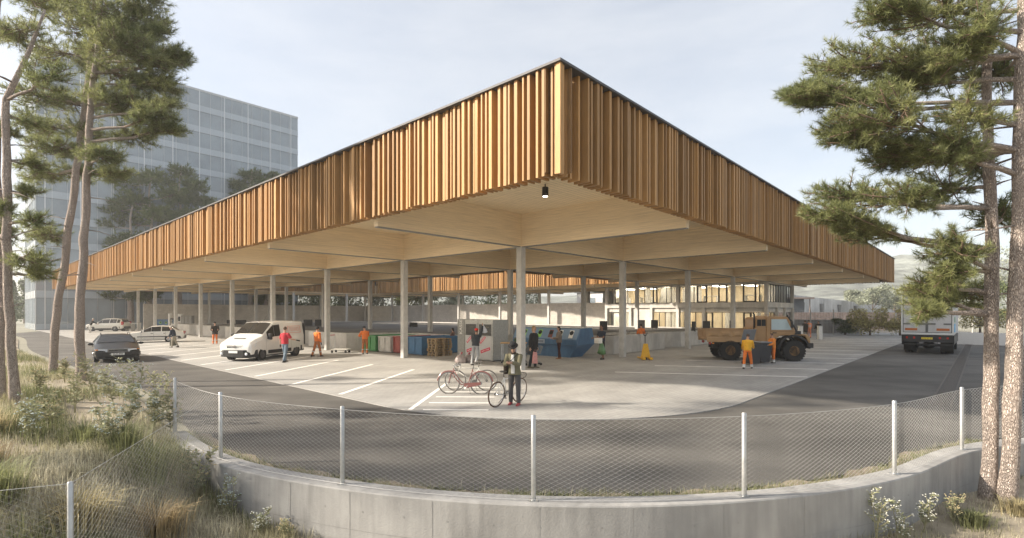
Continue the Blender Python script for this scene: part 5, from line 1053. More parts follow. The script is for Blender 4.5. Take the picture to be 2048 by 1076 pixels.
for p in PP.values():
    for k in ('_hands', '_chest', '_hip', '_head', '_mh'): del p[k]
# ------------------------------------------------------------------ bicycles
def bicycle(name, label, loc, rz, col, style='drop', lean=0, tyre=None, group=None):
    # x forward, wheel radius .34, wheelbase 1.03
    t = thing(name, label, 'bicycle', loc, rz, group); t.rotation_euler = (R(lean), 0, rz); r = .34; WB = 1.03
    m = M('bike_'+'_'.join('%02d' % int(c*99) for c in col), col, .3, .06, 5, coat=.6); tyre = tyre or M('bike_tyre', (.05, .045, .04), .8)
    bb = Vector((.42, 0, .28)); st_ = Vector((.27, 0, .78)); hd = Vector((.88, 0, .80)); hb = Vector((.92, 0, .62)); ra = Vector((0, 0, r)); fa = Vector((WB, 0, r))
    mb = MB()
    if style == 'step':
        mb.tube([hd - Vector((0, 0, .06)), Vector((.74, 0, .52)), Vector((.60, 0, .36)), bb], .016, 8); mb.tube([hb, Vector((.78, 0, .44)), Vector((.64, 0, .30)), bb], .016, 8)
    else: mb.tube([st_ - Vector((-.01, 0, .05)), hd - Vector((.005, 0, .05))], .014, 8); mb.tube([bb, hb], .016, 8)
    mb.tube([bb, st_], .015, 8); mb.tube([hd, hb], .018, 8)
    for s in (-1, 1): mb.tube([ra + Vector((0, s*.06, 0)), bb + Vector((0, s*.03, 0))], .009, 6); mb.tube([ra + Vector((0, s*.06, 0)), st_ + Vector((0, s*.015, -.05))], .008, 6); mb.tube([fa + Vector((0, s*.055, 0)), Vector((.955, s*.05, .66)), hb + Vector((0, s*.01, -.0))], .010, 6)
    mb.build('frame', m, t, smooth=True)
    for c in (ra, fa):
        mb = MB(); n = 40; vs = [(r*math.cos(2*math.pi*k/n), 0, r*math.sin(2*math.pi*k/n)) for k in range(n+1)]; mb.tube(vs, .016, 8, cap=False); w = mb.build('wheel', tyre, t, c, smooth=True)
        mb = MB(); vs = [((r-.024)*math.cos(2*math.pi*k/n), 0, (r-.024)*math.sin(2*math.pi*k/n)) for k in range(n+1)]; mb.tube(vs, .009, 6, cap=False)
        for k in range(18): a = 2*math.pi*k/18; mb.tube([(.02*math.cos(a+.9), (.02 if k % 2 else -.02), .02*math.sin(a+.9)), ((r-.03)*math.cos(a), 0, (r-.03)*math.sin(a))], .0016, 3)
        mb.tube([(0, -.05, 0), (0, .05, 0)], .018, 8); mb.build('rim', m_chrome, w)
        if style == 'step': mb = MB(); vs = [((r+.035)*math.cos(a), 0, (r+.035)*math.sin(a)) for a in np.linspace(R(20 if c is ra else 10), R(170 if c is ra else 120), 18)]; mb.tube(vs, .022, 6, flat=.4); mb.build('mudguard', m, t, c)
    mb = MB(); sp = st_ + Vector((-.03, 0, .14)); mb.tube([st_, sp], .012, 6); mb.tube([sp + Vector((-.13, 0, .03)), sp + Vector((-.08, 0, .035)), sp + Vector((.03, 0, .03)), sp + Vector((.13, 0, .02))], [(.05, .02), (.07, .028), (.04, .02), (.015, .012)], 10); mb.build('saddle', M('saddle_leather', (.10, .09, .08), .5), t, smooth=True)
    mb = MB(); hs = hd + Vector((-.03, 0, .07)); mb.tube([hd, hs], .012, 6)
    if style == 'drop':
        mb.tube([hs, hs + Vector((.08, 0, .01))], .012, 6); c = hs + Vector((.08, 0, .01))
        for s in (-1, 1): mb.tube([c, c + Vector((0, s*.19, 0)), c + Vector((.08, s*.2, -.01)), c + Vector((.11, s*.2, -.07)), c + Vector((.05, s*.2, -.13)), c + Vector((-.04, s*.2, -.13))], .014, 8)
    else:
        for s in (-1, 1): mb.tube([hs, hs + Vector((.05, s*.10, .04)), hs + Vector((.0, s*.24, .05)), hs + Vector((-.14, s*.27, .03))], .012, 6)
    mb.build('handlebar', M('bar_tape', (.10, .095, .09), .6) if style == 'drop' else m_chrome, t, smooth=True)
    mb = MB(); mb.lathe([(.09, .045), (.09, .05)], bb, 20); mb.tube([bb + Vector((0, .07, 0)), bb + Vector((.10, .07, -.13))], .009, 6); mb.tube([bb + Vector((0, -.07, 0)), bb + Vector((-.10, -.07, .13))], .009, 6); mb.tube([bb - Vector((0, .07, 0)), bb + Vector((0, .07, 0))], .014, 6)
    mb.box(bb.x+.06, bb.x+.15, .08, .16, bb.z-.145, bb.z-.12); mb.box(bb.x-.15, bb.x-.06, -.16, -.08, bb.z+.12, bb.z+.145); mb.lathe([(.04, .045), (.04, .05)], ra, 14); mb.build('crankset', M('crank_metal', (.25, .25, .25), .35, metal=.8), t)
    if style == 'step': mb = MB(); mb.prism([(.0, .30), (.0, .38), (.36, .36), (.52, .34), (.54, .26), (.46, .20), (.34, .22)], .045, .075, axis='y'); mb.build('chain_case', m, t)
    mb = MB(); mb.tube([bb + Vector((-.02, .03, -.02)), Vector((.30, .16, .02 if lean == 0 else .02))], .007, 5); mb.build('kickstand', m_dark, t)
    return t
p = gp(906, 789); q = gp(962, 790)
bicycle('bicycle', 'dusty red step-through bicycle parked in front on the hatched bay', (q.x, q.y, .02), math.atan2(p.y-q.y, p.x-q.x), (.22, .085, .075), 'step', 4, M('bike_tyre_grey', (.16, .15, .14), .8))
p = gp(922, 782); q = gp(972, 783)
bicycle('bicycle', 'white drop-bar bicycle standing just behind the red one', (q.x+.02, q.y+.1, .02), math.atan2(p.y-q.y-.1, p.x-q.x-.12)*1.0, (.62, .60, .55), 'drop', -4, M('bike_tyre_grey', (.16, .15, .14), .8))
q = gp(990, 815); bicycle('bicycle', 'white bicycle with brown tyres beside the man in the hat', (q.x+.02, q.y+.0, .02), R(52), (.72, .71, .68), 'drop', 5, M('bike_tyre_brown', (.11, .06, .035), .8))
q = gp(184, 665.5); bicycle('bicycle', 'small pale bicycle held by the person in white trousers near the tower', (q.x-.1, q.y-.3, .02), R(-50), (.5, .5, .48), 'step', 0)

# ------------------------------------------------------------------ pay booth and clothes containers
m_tex = multiply_in(M('galvanised_sheet', (.44, .445, .425), .5, .14, 9, bump=.08, metal=.25), streaks(16, .8, 1.08, (1, 1, 1), .3, .7, 3)); m_pgray = M('panel_lightgrey', (.46, .46, .45), .45, .05, 3); m_stk = M('sticker_red', (.52, .03, .07), .5, .08, 8)
KB = gp(986, 724)                                     # front right corner of the block; front runs along +L, side along +R
def local_front(l, d, z): return l, d, z
kas = thing('pay_booth', 'speckled grey pay booth panel with white KASSE lettering', 'booth', (KB.x, KB.y, 0), A0)
L0, L1, L2, L3 = 0, 1.13, 2.16, 2.72; D, H = 1.15, 2.20
mb = MB(); mb.box(.0, D, L2+.03, L3+.06, .02, H); mb.build('booth_body', M('booth_panel', (.27, .27, .25), .6, .14, 9), kas, bevel=.008)
mt = Matrix(((0, 0, -1, -.004), (0, -1, 0, 0), (0, 0, 0, 0), (0, 0, 0, 1)))
FRT = lambda y, z, rot=0: Matrix.Translation((-.004, y, z)) @ Matrix.Rotation(R(-90), 4, 'Z') @ Matrix.Rotation(R(90), 4, 'X') @ Matrix.Rotation(R(rot), 4, 'Z')
text_obj('lettering', 'KASSE', .30, m_white, kas, FRT((L2+L3)/2+.05, 1.78, 90), .003)
def clothes_box(y0, y1, label, st2):
    t = thing('clothes_container', label, 'container', (KB.x, KB.y, 0), A0, 'clothes containers')
    mb = MB(); mb.box(0, D, y0, y1, .06, H-.01); ob = mb.build('container_body', m_tex, t, bevel=.008)
    mb = MB(); a, b = y0+.09, y1-.09
    mb.box(-.012, .0, a, b, .12, 1.30); mb.build('front_door', m_pgray, t, bevel=.004)
    mb = MB(); mb.box(-.03, .0, a-.03, a, 1.34, 1.98); mb.box(-.03, .0, b, b+.03, 1.34, 1.98); mb.box(-.03, .0, a, b, 1.95, 1.98); mb.box(-.05, .0, a-.02, b+.02, 1.31, 1.35); mb.build('hatch_frame', m_pgray, t)
    mb = MB(); mb.box(-.014, -.002, a, b, 1.35, 1.95); mb.add([(-.02, a, 1.36), (-.02, b, 1.36), (-.10, b-.02, 1.42), (-.10, a+.02, 1.42)], [(0,1,2,3)], 1); mb.build('posting_flap', [M('hatch_dark', (.055, .055, .052), .5), M('flap_metal', (.22, .22, .21), .4, metal=.6)], t)
    mb = MB(); mb.tube([(-.03, a+.15, 1.80), (-.06, a+.15, 1.80), (-.06, b-.35, 1.80), (-.03, b-.35, 1.80)], .012, 6); mb.build('handle', m_chrome, t)
    for k, (yc, zc, an, w, h_, txt) in enumerate(((b-.27, 1.12, 42, .52, .14, 'TEXAID'), ((a+b)/2, .58, 17, .74, .16, 'Kleider + Schuhe'))):
        mb = MB(); mb.box(-w/2, w/2, -h_/2, h_/2, .010, .013); o = mb.build('sticker', m_stk, t); o.matrix_local = FRT(yc, zc, an)
        text_obj('sticker_text', txt, .13 if k == 0 else .085, m_white, o, Matrix.Translation((0, 0, .0135)), .001)
    mb = MB()
    for x in (.1, D-.1):
        for y in (y0+.08, y1-.08): mb.box(x-.05, x+.05, y-.05, y+.05, .02, .06)
    mb.build('foot', m_dark, t); return t
clothes_box(L1+.015, L2, 'grey metal clothes container with a red sticker between KASSE and its twin', 0); clothes_box(L0, L1-.015, 'right hand grey clothes container where the hooded person posts a bag', 1)
def rubbish_bag(px, py, s, label):
    t = thing('rubbish_bag', label, 'bag', gp(px, py), 0, 'filled clothes bags'); mb = MB(); mb.tube([(0,0,0), (0,0,.03), (0,0,.16), (0,.0,.32), (.0,0,.42), (.01,0,.47), (.02,0,.50), (.03,.0,.56)], [(.20,.18), (.27,.24), (.29,.25), (.22,.19), (.11,.10), (.04,.04), (.05,.05), (.10,.08)], 18)
    rg = random.Random(px)
    for i, v in enumerate(mb.v): k = rg.uniform(-.02, .02); mb.v[i] = (v[0]*s+k, v[1]*s+k, max(.0, v[2]*s + k*.3))
    mb.build('bag_body', multiply_in(M('bag_printed', (.50, .42, .40), .35, .12, 5, bump=.4, bscale=10), streaks(4, .7, 1.05)), t, smooth=True); mb = MB(); mb.tube([(.01*s,0,.45*s), (.015*s,0,.485*s)], .05*s, 12); mb.ell((.05*s, -.03, .53*s), (.07*s, .05*s, .04*s)); mb.build('tie', m_stk, t, smooth=True)
rubbish_bag(921, 726.5, 1.0, 'larger printed plastic bag with a red tie, left of the pair on the ground'); rubbish_bag(937, 725, .92, 'slightly smaller printed plastic bag leaning right beside its pair')

# ------------------------------------------------------------------ blue glass container
blue = multiply_in(M('container_blue', (.075, .17, .31), .45, .10, 1.2, coat=.15), streaks(3, .82, 1.04, (1, 1, .4))); blue_l = M('container_blue_light', (.15, .24, .36), .45, .08, 1.5)
B0 = gp(1139, 716); gb = thing('bottle_bank', 'long blue glass bottle bank with round holes and a sloping hopper end', 'container', (B0.x, B0.y, 0), A0)
Ln, Dp = 4.3, 1.75
prof = [(0, .0), (0, .70), (-.06, .74), (-.06, 1.02), (.30, 1.66), (1.45, 1.68), (1.75, .78), (1.2, .0)]            # (R, z) section
mb = MB(); A_ = [(x, .62 if z > .6 else 0.0, z) for x, z in prof]; mb.v = []; n = len(prof)
endp = [-.55 if z > .72 else (0.0 if z < .1 else -.50) for x, z in prof]
mb.add([(x, e, z) for (x, z), e in zip(prof, endp)] + [(x, Ln, z) for x, z in prof], [tuple(range(n))[::-1], tuple(range(n, 2*n))] + [(i, (i+1) % n, n+(i+1) % n, n+i) for i in range(n)])
mb.build('container_body', blue, gb, bevel=.012)
sl = math.atan2(1.66-1.02, .36); nrm = Vector((-math.sin(sl), 0, math.cos(sl)))
def on_slope(y, f, off=.006): return Vector((-.06 + .36*f, y, 1.02 + .64*f)) + nrm*off
mb = MB(); v = [on_slope(-.50, .05, .004), on_slope(Ln-.05, .05, .004), on_slope(Ln-.05, .97, .004), on_slope(-.50, .97, .004)]; mb.add(v, [(0,1,2,3)]); mb.build('sloping_panel', blue_l, gb)
mb = MB(); mb.box(.28, 1.47, -.57, Ln+.01, 1.675, 1.705); mb.build('lid_edge', M('lid_pale', (.55, .58, .58), .5), gb)
greens = M('ring_green', (.25, .55, .10), .5); browns = M('ring_brown', (.16, .05, .04), .5)
for y, m in ((-.05, m_white), (.72, m_white), (1.42, browns), (2.25, greens), (3.45, greens)):
    A = Matrix.Translation(on_slope(y, .52, .010)) @ Matrix(((0, math.cos(sl), -math.sin(sl), 0), (-1, 0, 0, 0), (0, math.sin(sl), math.cos(sl), 0), (0, 0, 0, 1)))
    mb = MB(); mb.box(-.15, .15, -.27, .22, -.002, .004); o = mb.build('hole_plate', m, gb); o.matrix_local = A
    mb = MB(); mb.lathe([(.135, .004), (.135, .016), (.10, .018), (.10, .006)], (0, .05, 0), 24, 0, 'z'); mb.lathe([(.10, .006), (.001, .007)], (0, .05, 0), 24, 0, 'z'); mb.build('posting_hole', m_black, o)
mb = MB(); mb.box(-.072, -.058, 1.75, 2.95, .76, 1.0); o = mb.build('info_sign', M('sign_paleblue', (.34, .40, .50), .5), gb)
mb = MB(); mb.lathe([(.07, -.078), (.07, -.074), (.045, -.074), (.045, -.078)], (0, 2.72, .86), 20, axis='x'); mb.prism([(2.69, .92), (2.75, .92), (2.72, .99)], -.078, -.074, axis='x'); mb.box(-.076, -.073, 1.85, 2.45, .84, .86); mb.box(-.076, -.073, 1.85, 2.45, .90, .92); mb.build('pictogram', m_ink, o)

# ------------------------------------------------------------------ coloured skip containers and pallets
def skip(l0, r0, w, d, h, col, label):
    m = multiply_in(M('skip_'+label.split()[0], col, .5, .1, 1.5), streaks(4, .8, 1.05)); t = thing('skip_container', label, 'container', LR(l0, r0), A0, 'coloured skip containers in a row')
    mb = MB(); th = .05
    mb.box(0, d, 0, th, .12, h); mb.box(0, d, w-th, w, .12, h); mb.box(0, th, th, w-th, .12, h); mb.box(d-th, d, th, w-th, .12, h); mb.box(0, d, 0, w, .06, .13); 
    mb.build('container_body', m, t)
    mb = MB(); mb.box(-.05, d+.05, -.045, .055, h-.07, h+.01); mb.box(-.05, d+.05, w-.055, w+.045, h-.07, h+.01); mb.box(-.05, .055, .056, w-.056, h-.068, h+.008); mb.box(d-.055, d+.05, .056, w-.056, h-.068, h+.008)
    for y in (.0, w*.47, w-.1): mb.box(-.04, .0, y, y+.1, .12, h-.08)
    mb.box(-.04, .0, .11, w-.11, .12, .22); mb.build('rim_frame', m, t)
    mb = MB(); mb.box(.1, d-.1, .1, w-.1, h-.12, h-.1); mb.build('load_cover', m, t)
    mb = MB()
    for x in (.2, d-.5): mb.box(x, x+.3, .08, .2, 0.02, .08); mb.box(x, x+.3, w-.2, w-.08, 0.02, .08)
    mb.build('runner', m_dark, t)
    return t
skip(13.7, 1.3, 1.35, 3.0, 1.05, (.05, .26, .07), 'green open skip container, leftmost of the coloured row')
skip(12.25, 1.45, 1.35, 3.0, 1.03, (.58, .57, .53), 'white open skip container between the green and red ones')
skip(10.8, 1.6, 1.35, 3.0, 1.06, (.34, .075, .06), 'red open skip container between the white and blue ones')
skip(9.25, 1.6, 1.45, 3.0, 1.09, (.06, .17, .32), 'blue open skip container right of the red one behind the column')
m_pal = multiply_in(M('pallet_wood', (.38, .27, .15), .85, .2, 5, (1, 6, 6)), streaks(7, .75, 1.1)); PB = gp(872, 714)
pal0 = None
for k in range(7):
    z = .02 + k*.147; lab = ('bottom pallet of the wooden stack beside the pay booth' if k == 0 else 'topmost wooden pallet on the stack beside the pay booth' if k == 6 else 'wooden pallet in the stack, %s up from the ground' % ('second', 'third', 'fourth', 'fifth', 'sixth')[k-1])
    if pal0 is None:
        pal0 = t = thing('pallet', lab, 'pallet', (PB.x, PB.y, z), A0, 'stacked wooden pallets')
        mb = MB()
        for y in (0, .34, .68): mb.box(0, 1.2, y, y+.12, 0, .02)
        for y in (0, .34, .68):
            for x in (0, .53, 1.06): mb.box(x, x+.14, y+.002, y+.118, .02, .10)
        mb.build('bearer', m_pal, t); mb = MB()
        for x in (0, .53, 1.06): mb.box(x, x+.14, 0, .80, .10, .122)
        for y in (0, .175, .345, .515, .685): mb.box(-.002, 1.202, y, y+.115, .122, .144)
        mb.build('deck_board', m_pal, t)
    else:
        t = copy_tree(pal0); t['label'] = lab; t.location = (PB.x + .03*math.sin(k*2.1), PB.y + .03*math.cos(k*1.7), z); t.rotation_euler = (0, 0, A0 + .035*math.sin(k*3.3))

# ------------------------------------------------------------------ pallet jack, bins, trolleys, boards
q = gp(1293, 721); yel = M('jack_yellow', (.72, .40, .03), .45, .08); t = thing('pallet_jack', 'yellow pallet jack with a black steering handle standing on the grey paving', 'pallet jack', (q.x, q.y+.1, .02), R(8)); t.scale = (.56, .9, .92)
mb = MB()
for s in (-1, 1): mb.prism([(s*.42-.12, -.25), (s*.42+.12, -.25), (s*.24+.09, .9), (s*.24-.09, .9)], .06, .13); mb.prism([(s*.36-.16, -.27), (s*.36+.16, -.27), (s*.36+.13, -.02), (s*.36-.13, -.02)], .03, .16)
mb.build('fork', yel, t, bevel=.01); mb = MB(); mb.prism([(-.48, .14), (.48, .14), (.20, .95), (-.20, .95)], .02, .12, axis='y'); mb.build('fork_plate', yel, t, bevel=.02)
mb = MB(); mb.tube([(0, .14, .75), (0, .14, 1.40)], .035, 10); mb.tube([(-.19, .14, 1.66), (-.2, .14, 1.55), (-.12, .14, 1.44), (0, .14, 1.40), (.12, .14, 1.44), (.2, .14, 1.55), (.19, .14, 1.66)], .025, 8); mb.tube([(0, .14, 1.4), (0, .14, 1.72)], .025, 8); mb.build('handle', m_plastic, t, smooth=40)
for x in (-.36, .36): mb = MB(); mb.lathe([(.07, -.05), (.07, .05)], (0, 0, 0), 16, axis='x'); mb.build('wheel', m_black, t, (x, -.2, .07))
for x in (-.07, .07): mb = MB(); mb.lathe([(.09, -.03), (.09, .03)], (0, 0, 0), 16, axis='x'); mb.build('wheel', m_black, t, (x, .08, .09))
bin_g = M('bin_grey', (.045, .045, .050), .5, .1, 4); bin_lid = M('bin_lid', (.20, .205, .215), .45, .1)
def wheelie(px, py, rz, label, open_=0):
    q = gp(px, py); t = thing('wheelie_bin', label, 'bin', (q.x, q.y, .02), rz, 'grey wheelie bins by the truck'); w = .34
    rings = []
    for z, a, b0, b1 in ((.06, .24, -.26, .20), (.1, .25, -.27, .21), (.94, .33, -.37, .30), (.99, .34, -.38, .31)): rings.append([Vector((-a, b0, z)), Vector((a, b0, z)), Vector((a, b1, z)), Vector((-a, b1, z))])
    mb = MB(); mb.loft(rings); mb.box(-.355, .355, -.395, .325, .99, 1.02); mb.build('bin_body', bin_g, t, bevel=.02)
    mb = MB(); A = Matrix.Translation((0, .33, 1.03)) @ Matrix.Rotation(R(-open_), 4, 'X')
    mb.loft([[A @ Vector(v) for v in ((-.36*f, -.74 if f == 1 else -.70, z), (.36*f, -.74 if f == 1 else -.70, z), (.36*f, .04, z), (-.36*f, .04, z))] for z, f in ((0, 1), (.03, 1), (.055, .88))]); mb.build('lid', bin_lid, t, bevel=.012)
    mb = MB(); mb.tube([(-.30, .36, .97), (-.30, .44, .97), (.30, .44, .97), (.30, .36, .97)], .015, 8); mb.build('handle', bin_g, t)
    for s in (-1, 1): mb = MB(); mb.lathe([(.10, -.03), (.10, .03)], (0, 0, 0), 18, axis='x'); mb.build('wheel', m_black, t, (s*.28, .24, .10))
    return t
wheelie(1524, 726.5, R(10), 'grey wheelie bin with closed lid, between the two workers'); wheelie(1503, 730, R(14), 'grey wheelie bin with raised lid behind the worker with legs apart', 70)
# flatbed trolley
q = gp(668, 706); t = thing('flatbed_trolley', 'flat grey transport trolley with a push bar near the left platform wall', 'trolley', (q.x, q.y, .02), R(-8)); 
mb = MB(); mb.box(-.1, 1.0, -.33, .33, .20, .24); mb.build('deck', M('deck_pale', (.55, .54, .50), .6), t, bevel=.006); mb = MB(); mb.tube([(-.1, -.32, .22), (-.1, -.32, 1.12), (-.1, .32, 1.12), (-.1, .32, .22)], .016, 8); mb.build('push_bar', m_galv, t, smooth=40); mb = MB(); mb.tube([(-.1, -.28, 1.12), (-.1, .28, 1.12)], .02, 8); mb.build('grip', m_stk, t)
for x in (0, .9):
    for y in (-.26, .26): mb = MB(); mb.lathe([(.075, -.02), (.075, .02)], (0, 0, 0), 14); mb.box(-.02, .02, -.03, .03, .05, .122); mb.build('wheel', m_black, t, (x, y, .075))
# shopping trolley beside the column
def wire_cart(px, py, rz, label):
    q = gp(px, py); t = thing('shopping_trolley', label, 'trolley', (q.x, q.y, .02), rz); m = M('trolley_wire', (.22, .23, .24), .35, metal=.7); mb = MB()
    lo = [(-.33, -.20, .50), (.42, -.17, .56), (.42, .17, .56), (-.33, .20, .50)]; hi = [(-.42, -.28, .98), (.52, -.22, .92), (.52, .22, .92), (-.42, .28, .98)]
    for Lp in (lo, hi): mb.tube([*Lp, Lp[0]], .010, 6)
    for f in (.25, .5, .75): Lp = [Vector(a).lerp(Vector(b), f) for a, b in zip(lo, hi)]; mb.tube([*Lp, Lp[0]], .004, 4)
    for k in range(4):
        a, b, c, d = Vector(lo[k]), Vector(lo[(k+1) % 4]), Vector(hi[(k+1) % 4]), Vector(hi[k]); n = 14 if k in (0, 2) else 8
        for i in range(n): mb.tube([a.lerp(b, i/n), d.lerp(c, i/n)], .004, 4)
    for i in range(9): a = Vector(lo[0]).lerp(Vector(lo[1]), i/8); b = Vector(lo[3]).lerp(Vector(lo[2]), i/8); mb.tube([a, b], .004, 4)
    mb.build('basket', m, t); mb = MB()
    for s in (-1, 1): mb.tube([(-.42, s*.27, .98), (-.30, s*.24, .45), (-.34, s*.24, .14), (.44, s*.2, .14)], .013, 6)
    mb.build('cart_frame', m, t); mb = MB(); mb.tube([(-.47, -.27, 1.02), (-.47, .27, 1.02)], .018, 8); mb.build('handle', m_stk, t)
    for x, y in ((-.32, -.24), (-.32, .24), (.42, -.2), (.42, .2)): mb = MB(); mb.lathe([(.06, -.018), (.06, .018)], (0, 0, 0), 14); mb.build('wheel', m_black, t, (x, y, .062))
    return t
wire_cart(1063, 731, R(10), 'wire shopping trolley behind the woman in the black jacket'); 
# bag of goods in the shopping trolley
q = gp(1063, 731); t = thing('grey_sack', 'grey plastic sack lying in the wire shopping trolley', 'bag', (q.x+.0, q.y, .56), R(10)); mb = MB(); mb.ell((0, 0, .2), (.30, .17, .22), 16, 12)
for i, v in enumerate(mb.v): k = .03*math.sin(i*1.9); mb.v[i] = (v[0]+k, v[1]+k*.3, max(.01, v[2]+k))
mb.build('sack_body', M('sack_grey', (.10, .11, .12), .35, .2, 6, bump=.3, bscale=8), t, smooth=True)
# rolling work table with a wooden top
q = gp(1026, 727); t = thing('work_table', 'rolling table with a light wooden top between container and column', 'table', (q.x, q.y+.25, .02), R(-6))
mb = MB(); mb.box(-.62, .70, -.35, .35, .98, 1.03); mb.build('table_top', M('table_wood', (.46, .28, .12), .6, .15, 4, (1, 8, 1)), t, bevel=.006)
for x in (-.54, .62):
    for y in (-.29, .29): mb = MB(); mb.box(x-.02, x+.02, y-.02, y+.02, .1, .98); o = mb.build('leg', m_galv, t); mb = MB(); mb.lathe([(.05, -.018), (.05, .018)], (x, y, .05), 12); mb.build('castor', m_black, o)
t = thing('crate', 'dark green open crate on the rolling table beside the column', 'crate', (q.x+.35, q.y+.25, 1.05), R(-6)); mb = MB(); cg = cloth('crate_green', (.05, .09, .05), .6)
mb.box(-.28, .28, -.2, .2, 0, .02); mb.box(-.28, -.26, -.2, .2, .02, .22); mb.box(.26, .28, -.2, .2, .02, .22); mb.box(-.26, .26, -.2, -.18, .02, .22); mb.box(-.26, .26, .18, .2, .02, .22); mb.build('crate_body', cg, t); mb = MB(); mb.box(-.3, .3, -.215, .215, .20, .235); mb.build('crate_rim', M('crate_rim', (.10, .10, .10), .6), t)
# dark information boards on the platform
def board(px, py0, py1, d, w, label):
    p = at(px, py1, d); h = (py1-py0)/F*d; z0 = p.z; base = 1.01
    t = thing('information_board', label, 'sign', (p.x, p.y, base), math.atan2(p.y, p.x)-R(90), 'dark boards on the platform'); mb = MB(); mb.box(-w/2, w/2, -.03, .03, max(.05, z0-base), z0-base+h); mb.build('board', m_dark, t, bevel=.006); mb = MB(); mb.box(-w*.3, -w*.3+.06, -.02, .02, 0, z0-base+.1); mb.box(w*.3-.06, w*.3, -.02, .02, 0, z0-base+.1); mb.build('leg', m_steel, t)
boards = [(458, 640, 656, 68, .55, 'far left above the wall'), (482, 640, 650, 64, 1.2, 'behind the white van roof'), (616, 639, 653, 58, .95, 'left of the pair near the left column'), (639, 639, 653, 57, .95, 'right of the pair near the left column'),
          (785, 664, 674, 38, .7, 'just left of the front left column'), (816, 664, 674, 38, .55, 'just right of the front left column'), (827, 645, 661, 52, .8, 'with a taller back plate by the screen wall'), (1207, 642, 660, 42, .62, 'behind the man carrying the box'),
          (1283, 640, 656, 46, .60, 'left behind the worker on the platform'), (1309, 640, 656, 46, .60, 'right behind the worker on the platform'), (1387, 643, 668, 40, .28, 'narrow one beside the right column'), (1413, 642, 656, 44, .6, 'above the truck tailgate'), (1461, 641, 656, 44, .16, 'thin one above the truck bed')]
for px, a, b, d, w, lab in boards: board(px, a, b, d, w, 'dark grey sign board, ' + lab)
# far left: bottle bank, ticket gate and metal lockers
def at0(px, d): return Vector(((px-CX)/F*d, d, .02))
t = thing('bottle_bank', 'small far blue bottle bank with two green ringed holes near the left wall', 'container', at0(313, 72), 0); mb = MB(); mb.prism([(0, 0), (0, .8), (-.08, .85), (.1, 1.5), (1.2, 1.5), (1.3, .8), (1.1, 0)], 0, 1.8, axis='x') if False else mb.box(0, 1.8, 0, 1.2, .05, 1.55); mb.build('container_body', blue, t, bevel=.05)
for x in (.55, 1.35): mb = MB(); mb.lathe([(.17, -.02), (.17, .0)], (x, 0, 1.1), 18); o = mb.build('posting_hole', greens, t); mb = MB(); mb.lathe([(.11, -.03), (.11, .0)], (x, 0, 1.13), 18); mb.build('hole_insert', m_black, o)
t = thing('wash_gate', 'white framed ticket gate standing by the far left wall', 'gate', at0(336, 70), 0); mb = MB(); mb.box(0, .25, 0, .5, 0, 2.35); mb.box(1.32, 1.75, 0, .5, 0, 2.3); mb.build('gate_post', m_white, t, bevel=.02); mb = MB(); mb.box(.25, 1.32, .1, .4, 1.55, 1.75); mb.build('crossbar', m_dark, t); mb = MB(); mb.box(1.40, 1.66, -.03, 0, 1.35, 1.95); mb.build('screen', m_ink, t); mb = MB(); mb.box(1.38, 1.68, -.02, 0, .35, 1.2); mb.build('notice', M('notice', (.6, .5, .47), .6, .2, 8), t)
for k in range(3):
    t = thing('metal_locker', 'grey ribbed metal locker by the far left wall, ' + ('left' if k == 0 else 'middle' if k == 1 else 'right') + ' of the three', 'locker', at0(362 + k*7.2, 68), 0, 'lockers by the far left wall'); mb = MB(); mb.box(0, .46, 0, .6, .1, 2.1); mb.build('locker_body', M('locker', (.25, .24, .22), .5, .1, metal=.3), t, bevel=.01); mb = MB(); mb.box(.06, .40, -.02, 0, .2, 2.0); mb.build('door', M('locker_door', (.29, .28, .26), .5), t); mb = MB(); mb.box(.2, .28, -.035, -.02, 1.2, 1.25); mb.build('handle', m_chrome, t)
t = thing('bench_counter', 'pale low counter with open legs outside the glass tower', 'counter', at0(250, 70), 0); mb = MB(); mb.box(0, 1.7, 0, .7, 1.0, 1.08); mb.build('top', m_white, t)
for x in (0, .8, 1.62): mb = MB(); mb.box(x, x+.08, .02, .68, 0, 1.0); mb.build('leg', m_white, t)
for px, lab in ((1602, 'left'), (1641, 'right')):
    t = thing('gate_pillar', 'low white pillar beside the three people at the yard end, the %s one' % lab, 'pillar', at0(px-3, 48), 0, 'white gate pillars'); mb = MB(); mb.box(0, .34, 0, .3, 0, 1.25); mb.build('pillar_body', m_white, t, bevel=.02); mb = MB(); mb.box(-.03, .37, -.03, .33, 1.25, 1.3); mb.build('cap', m_pgray, t)
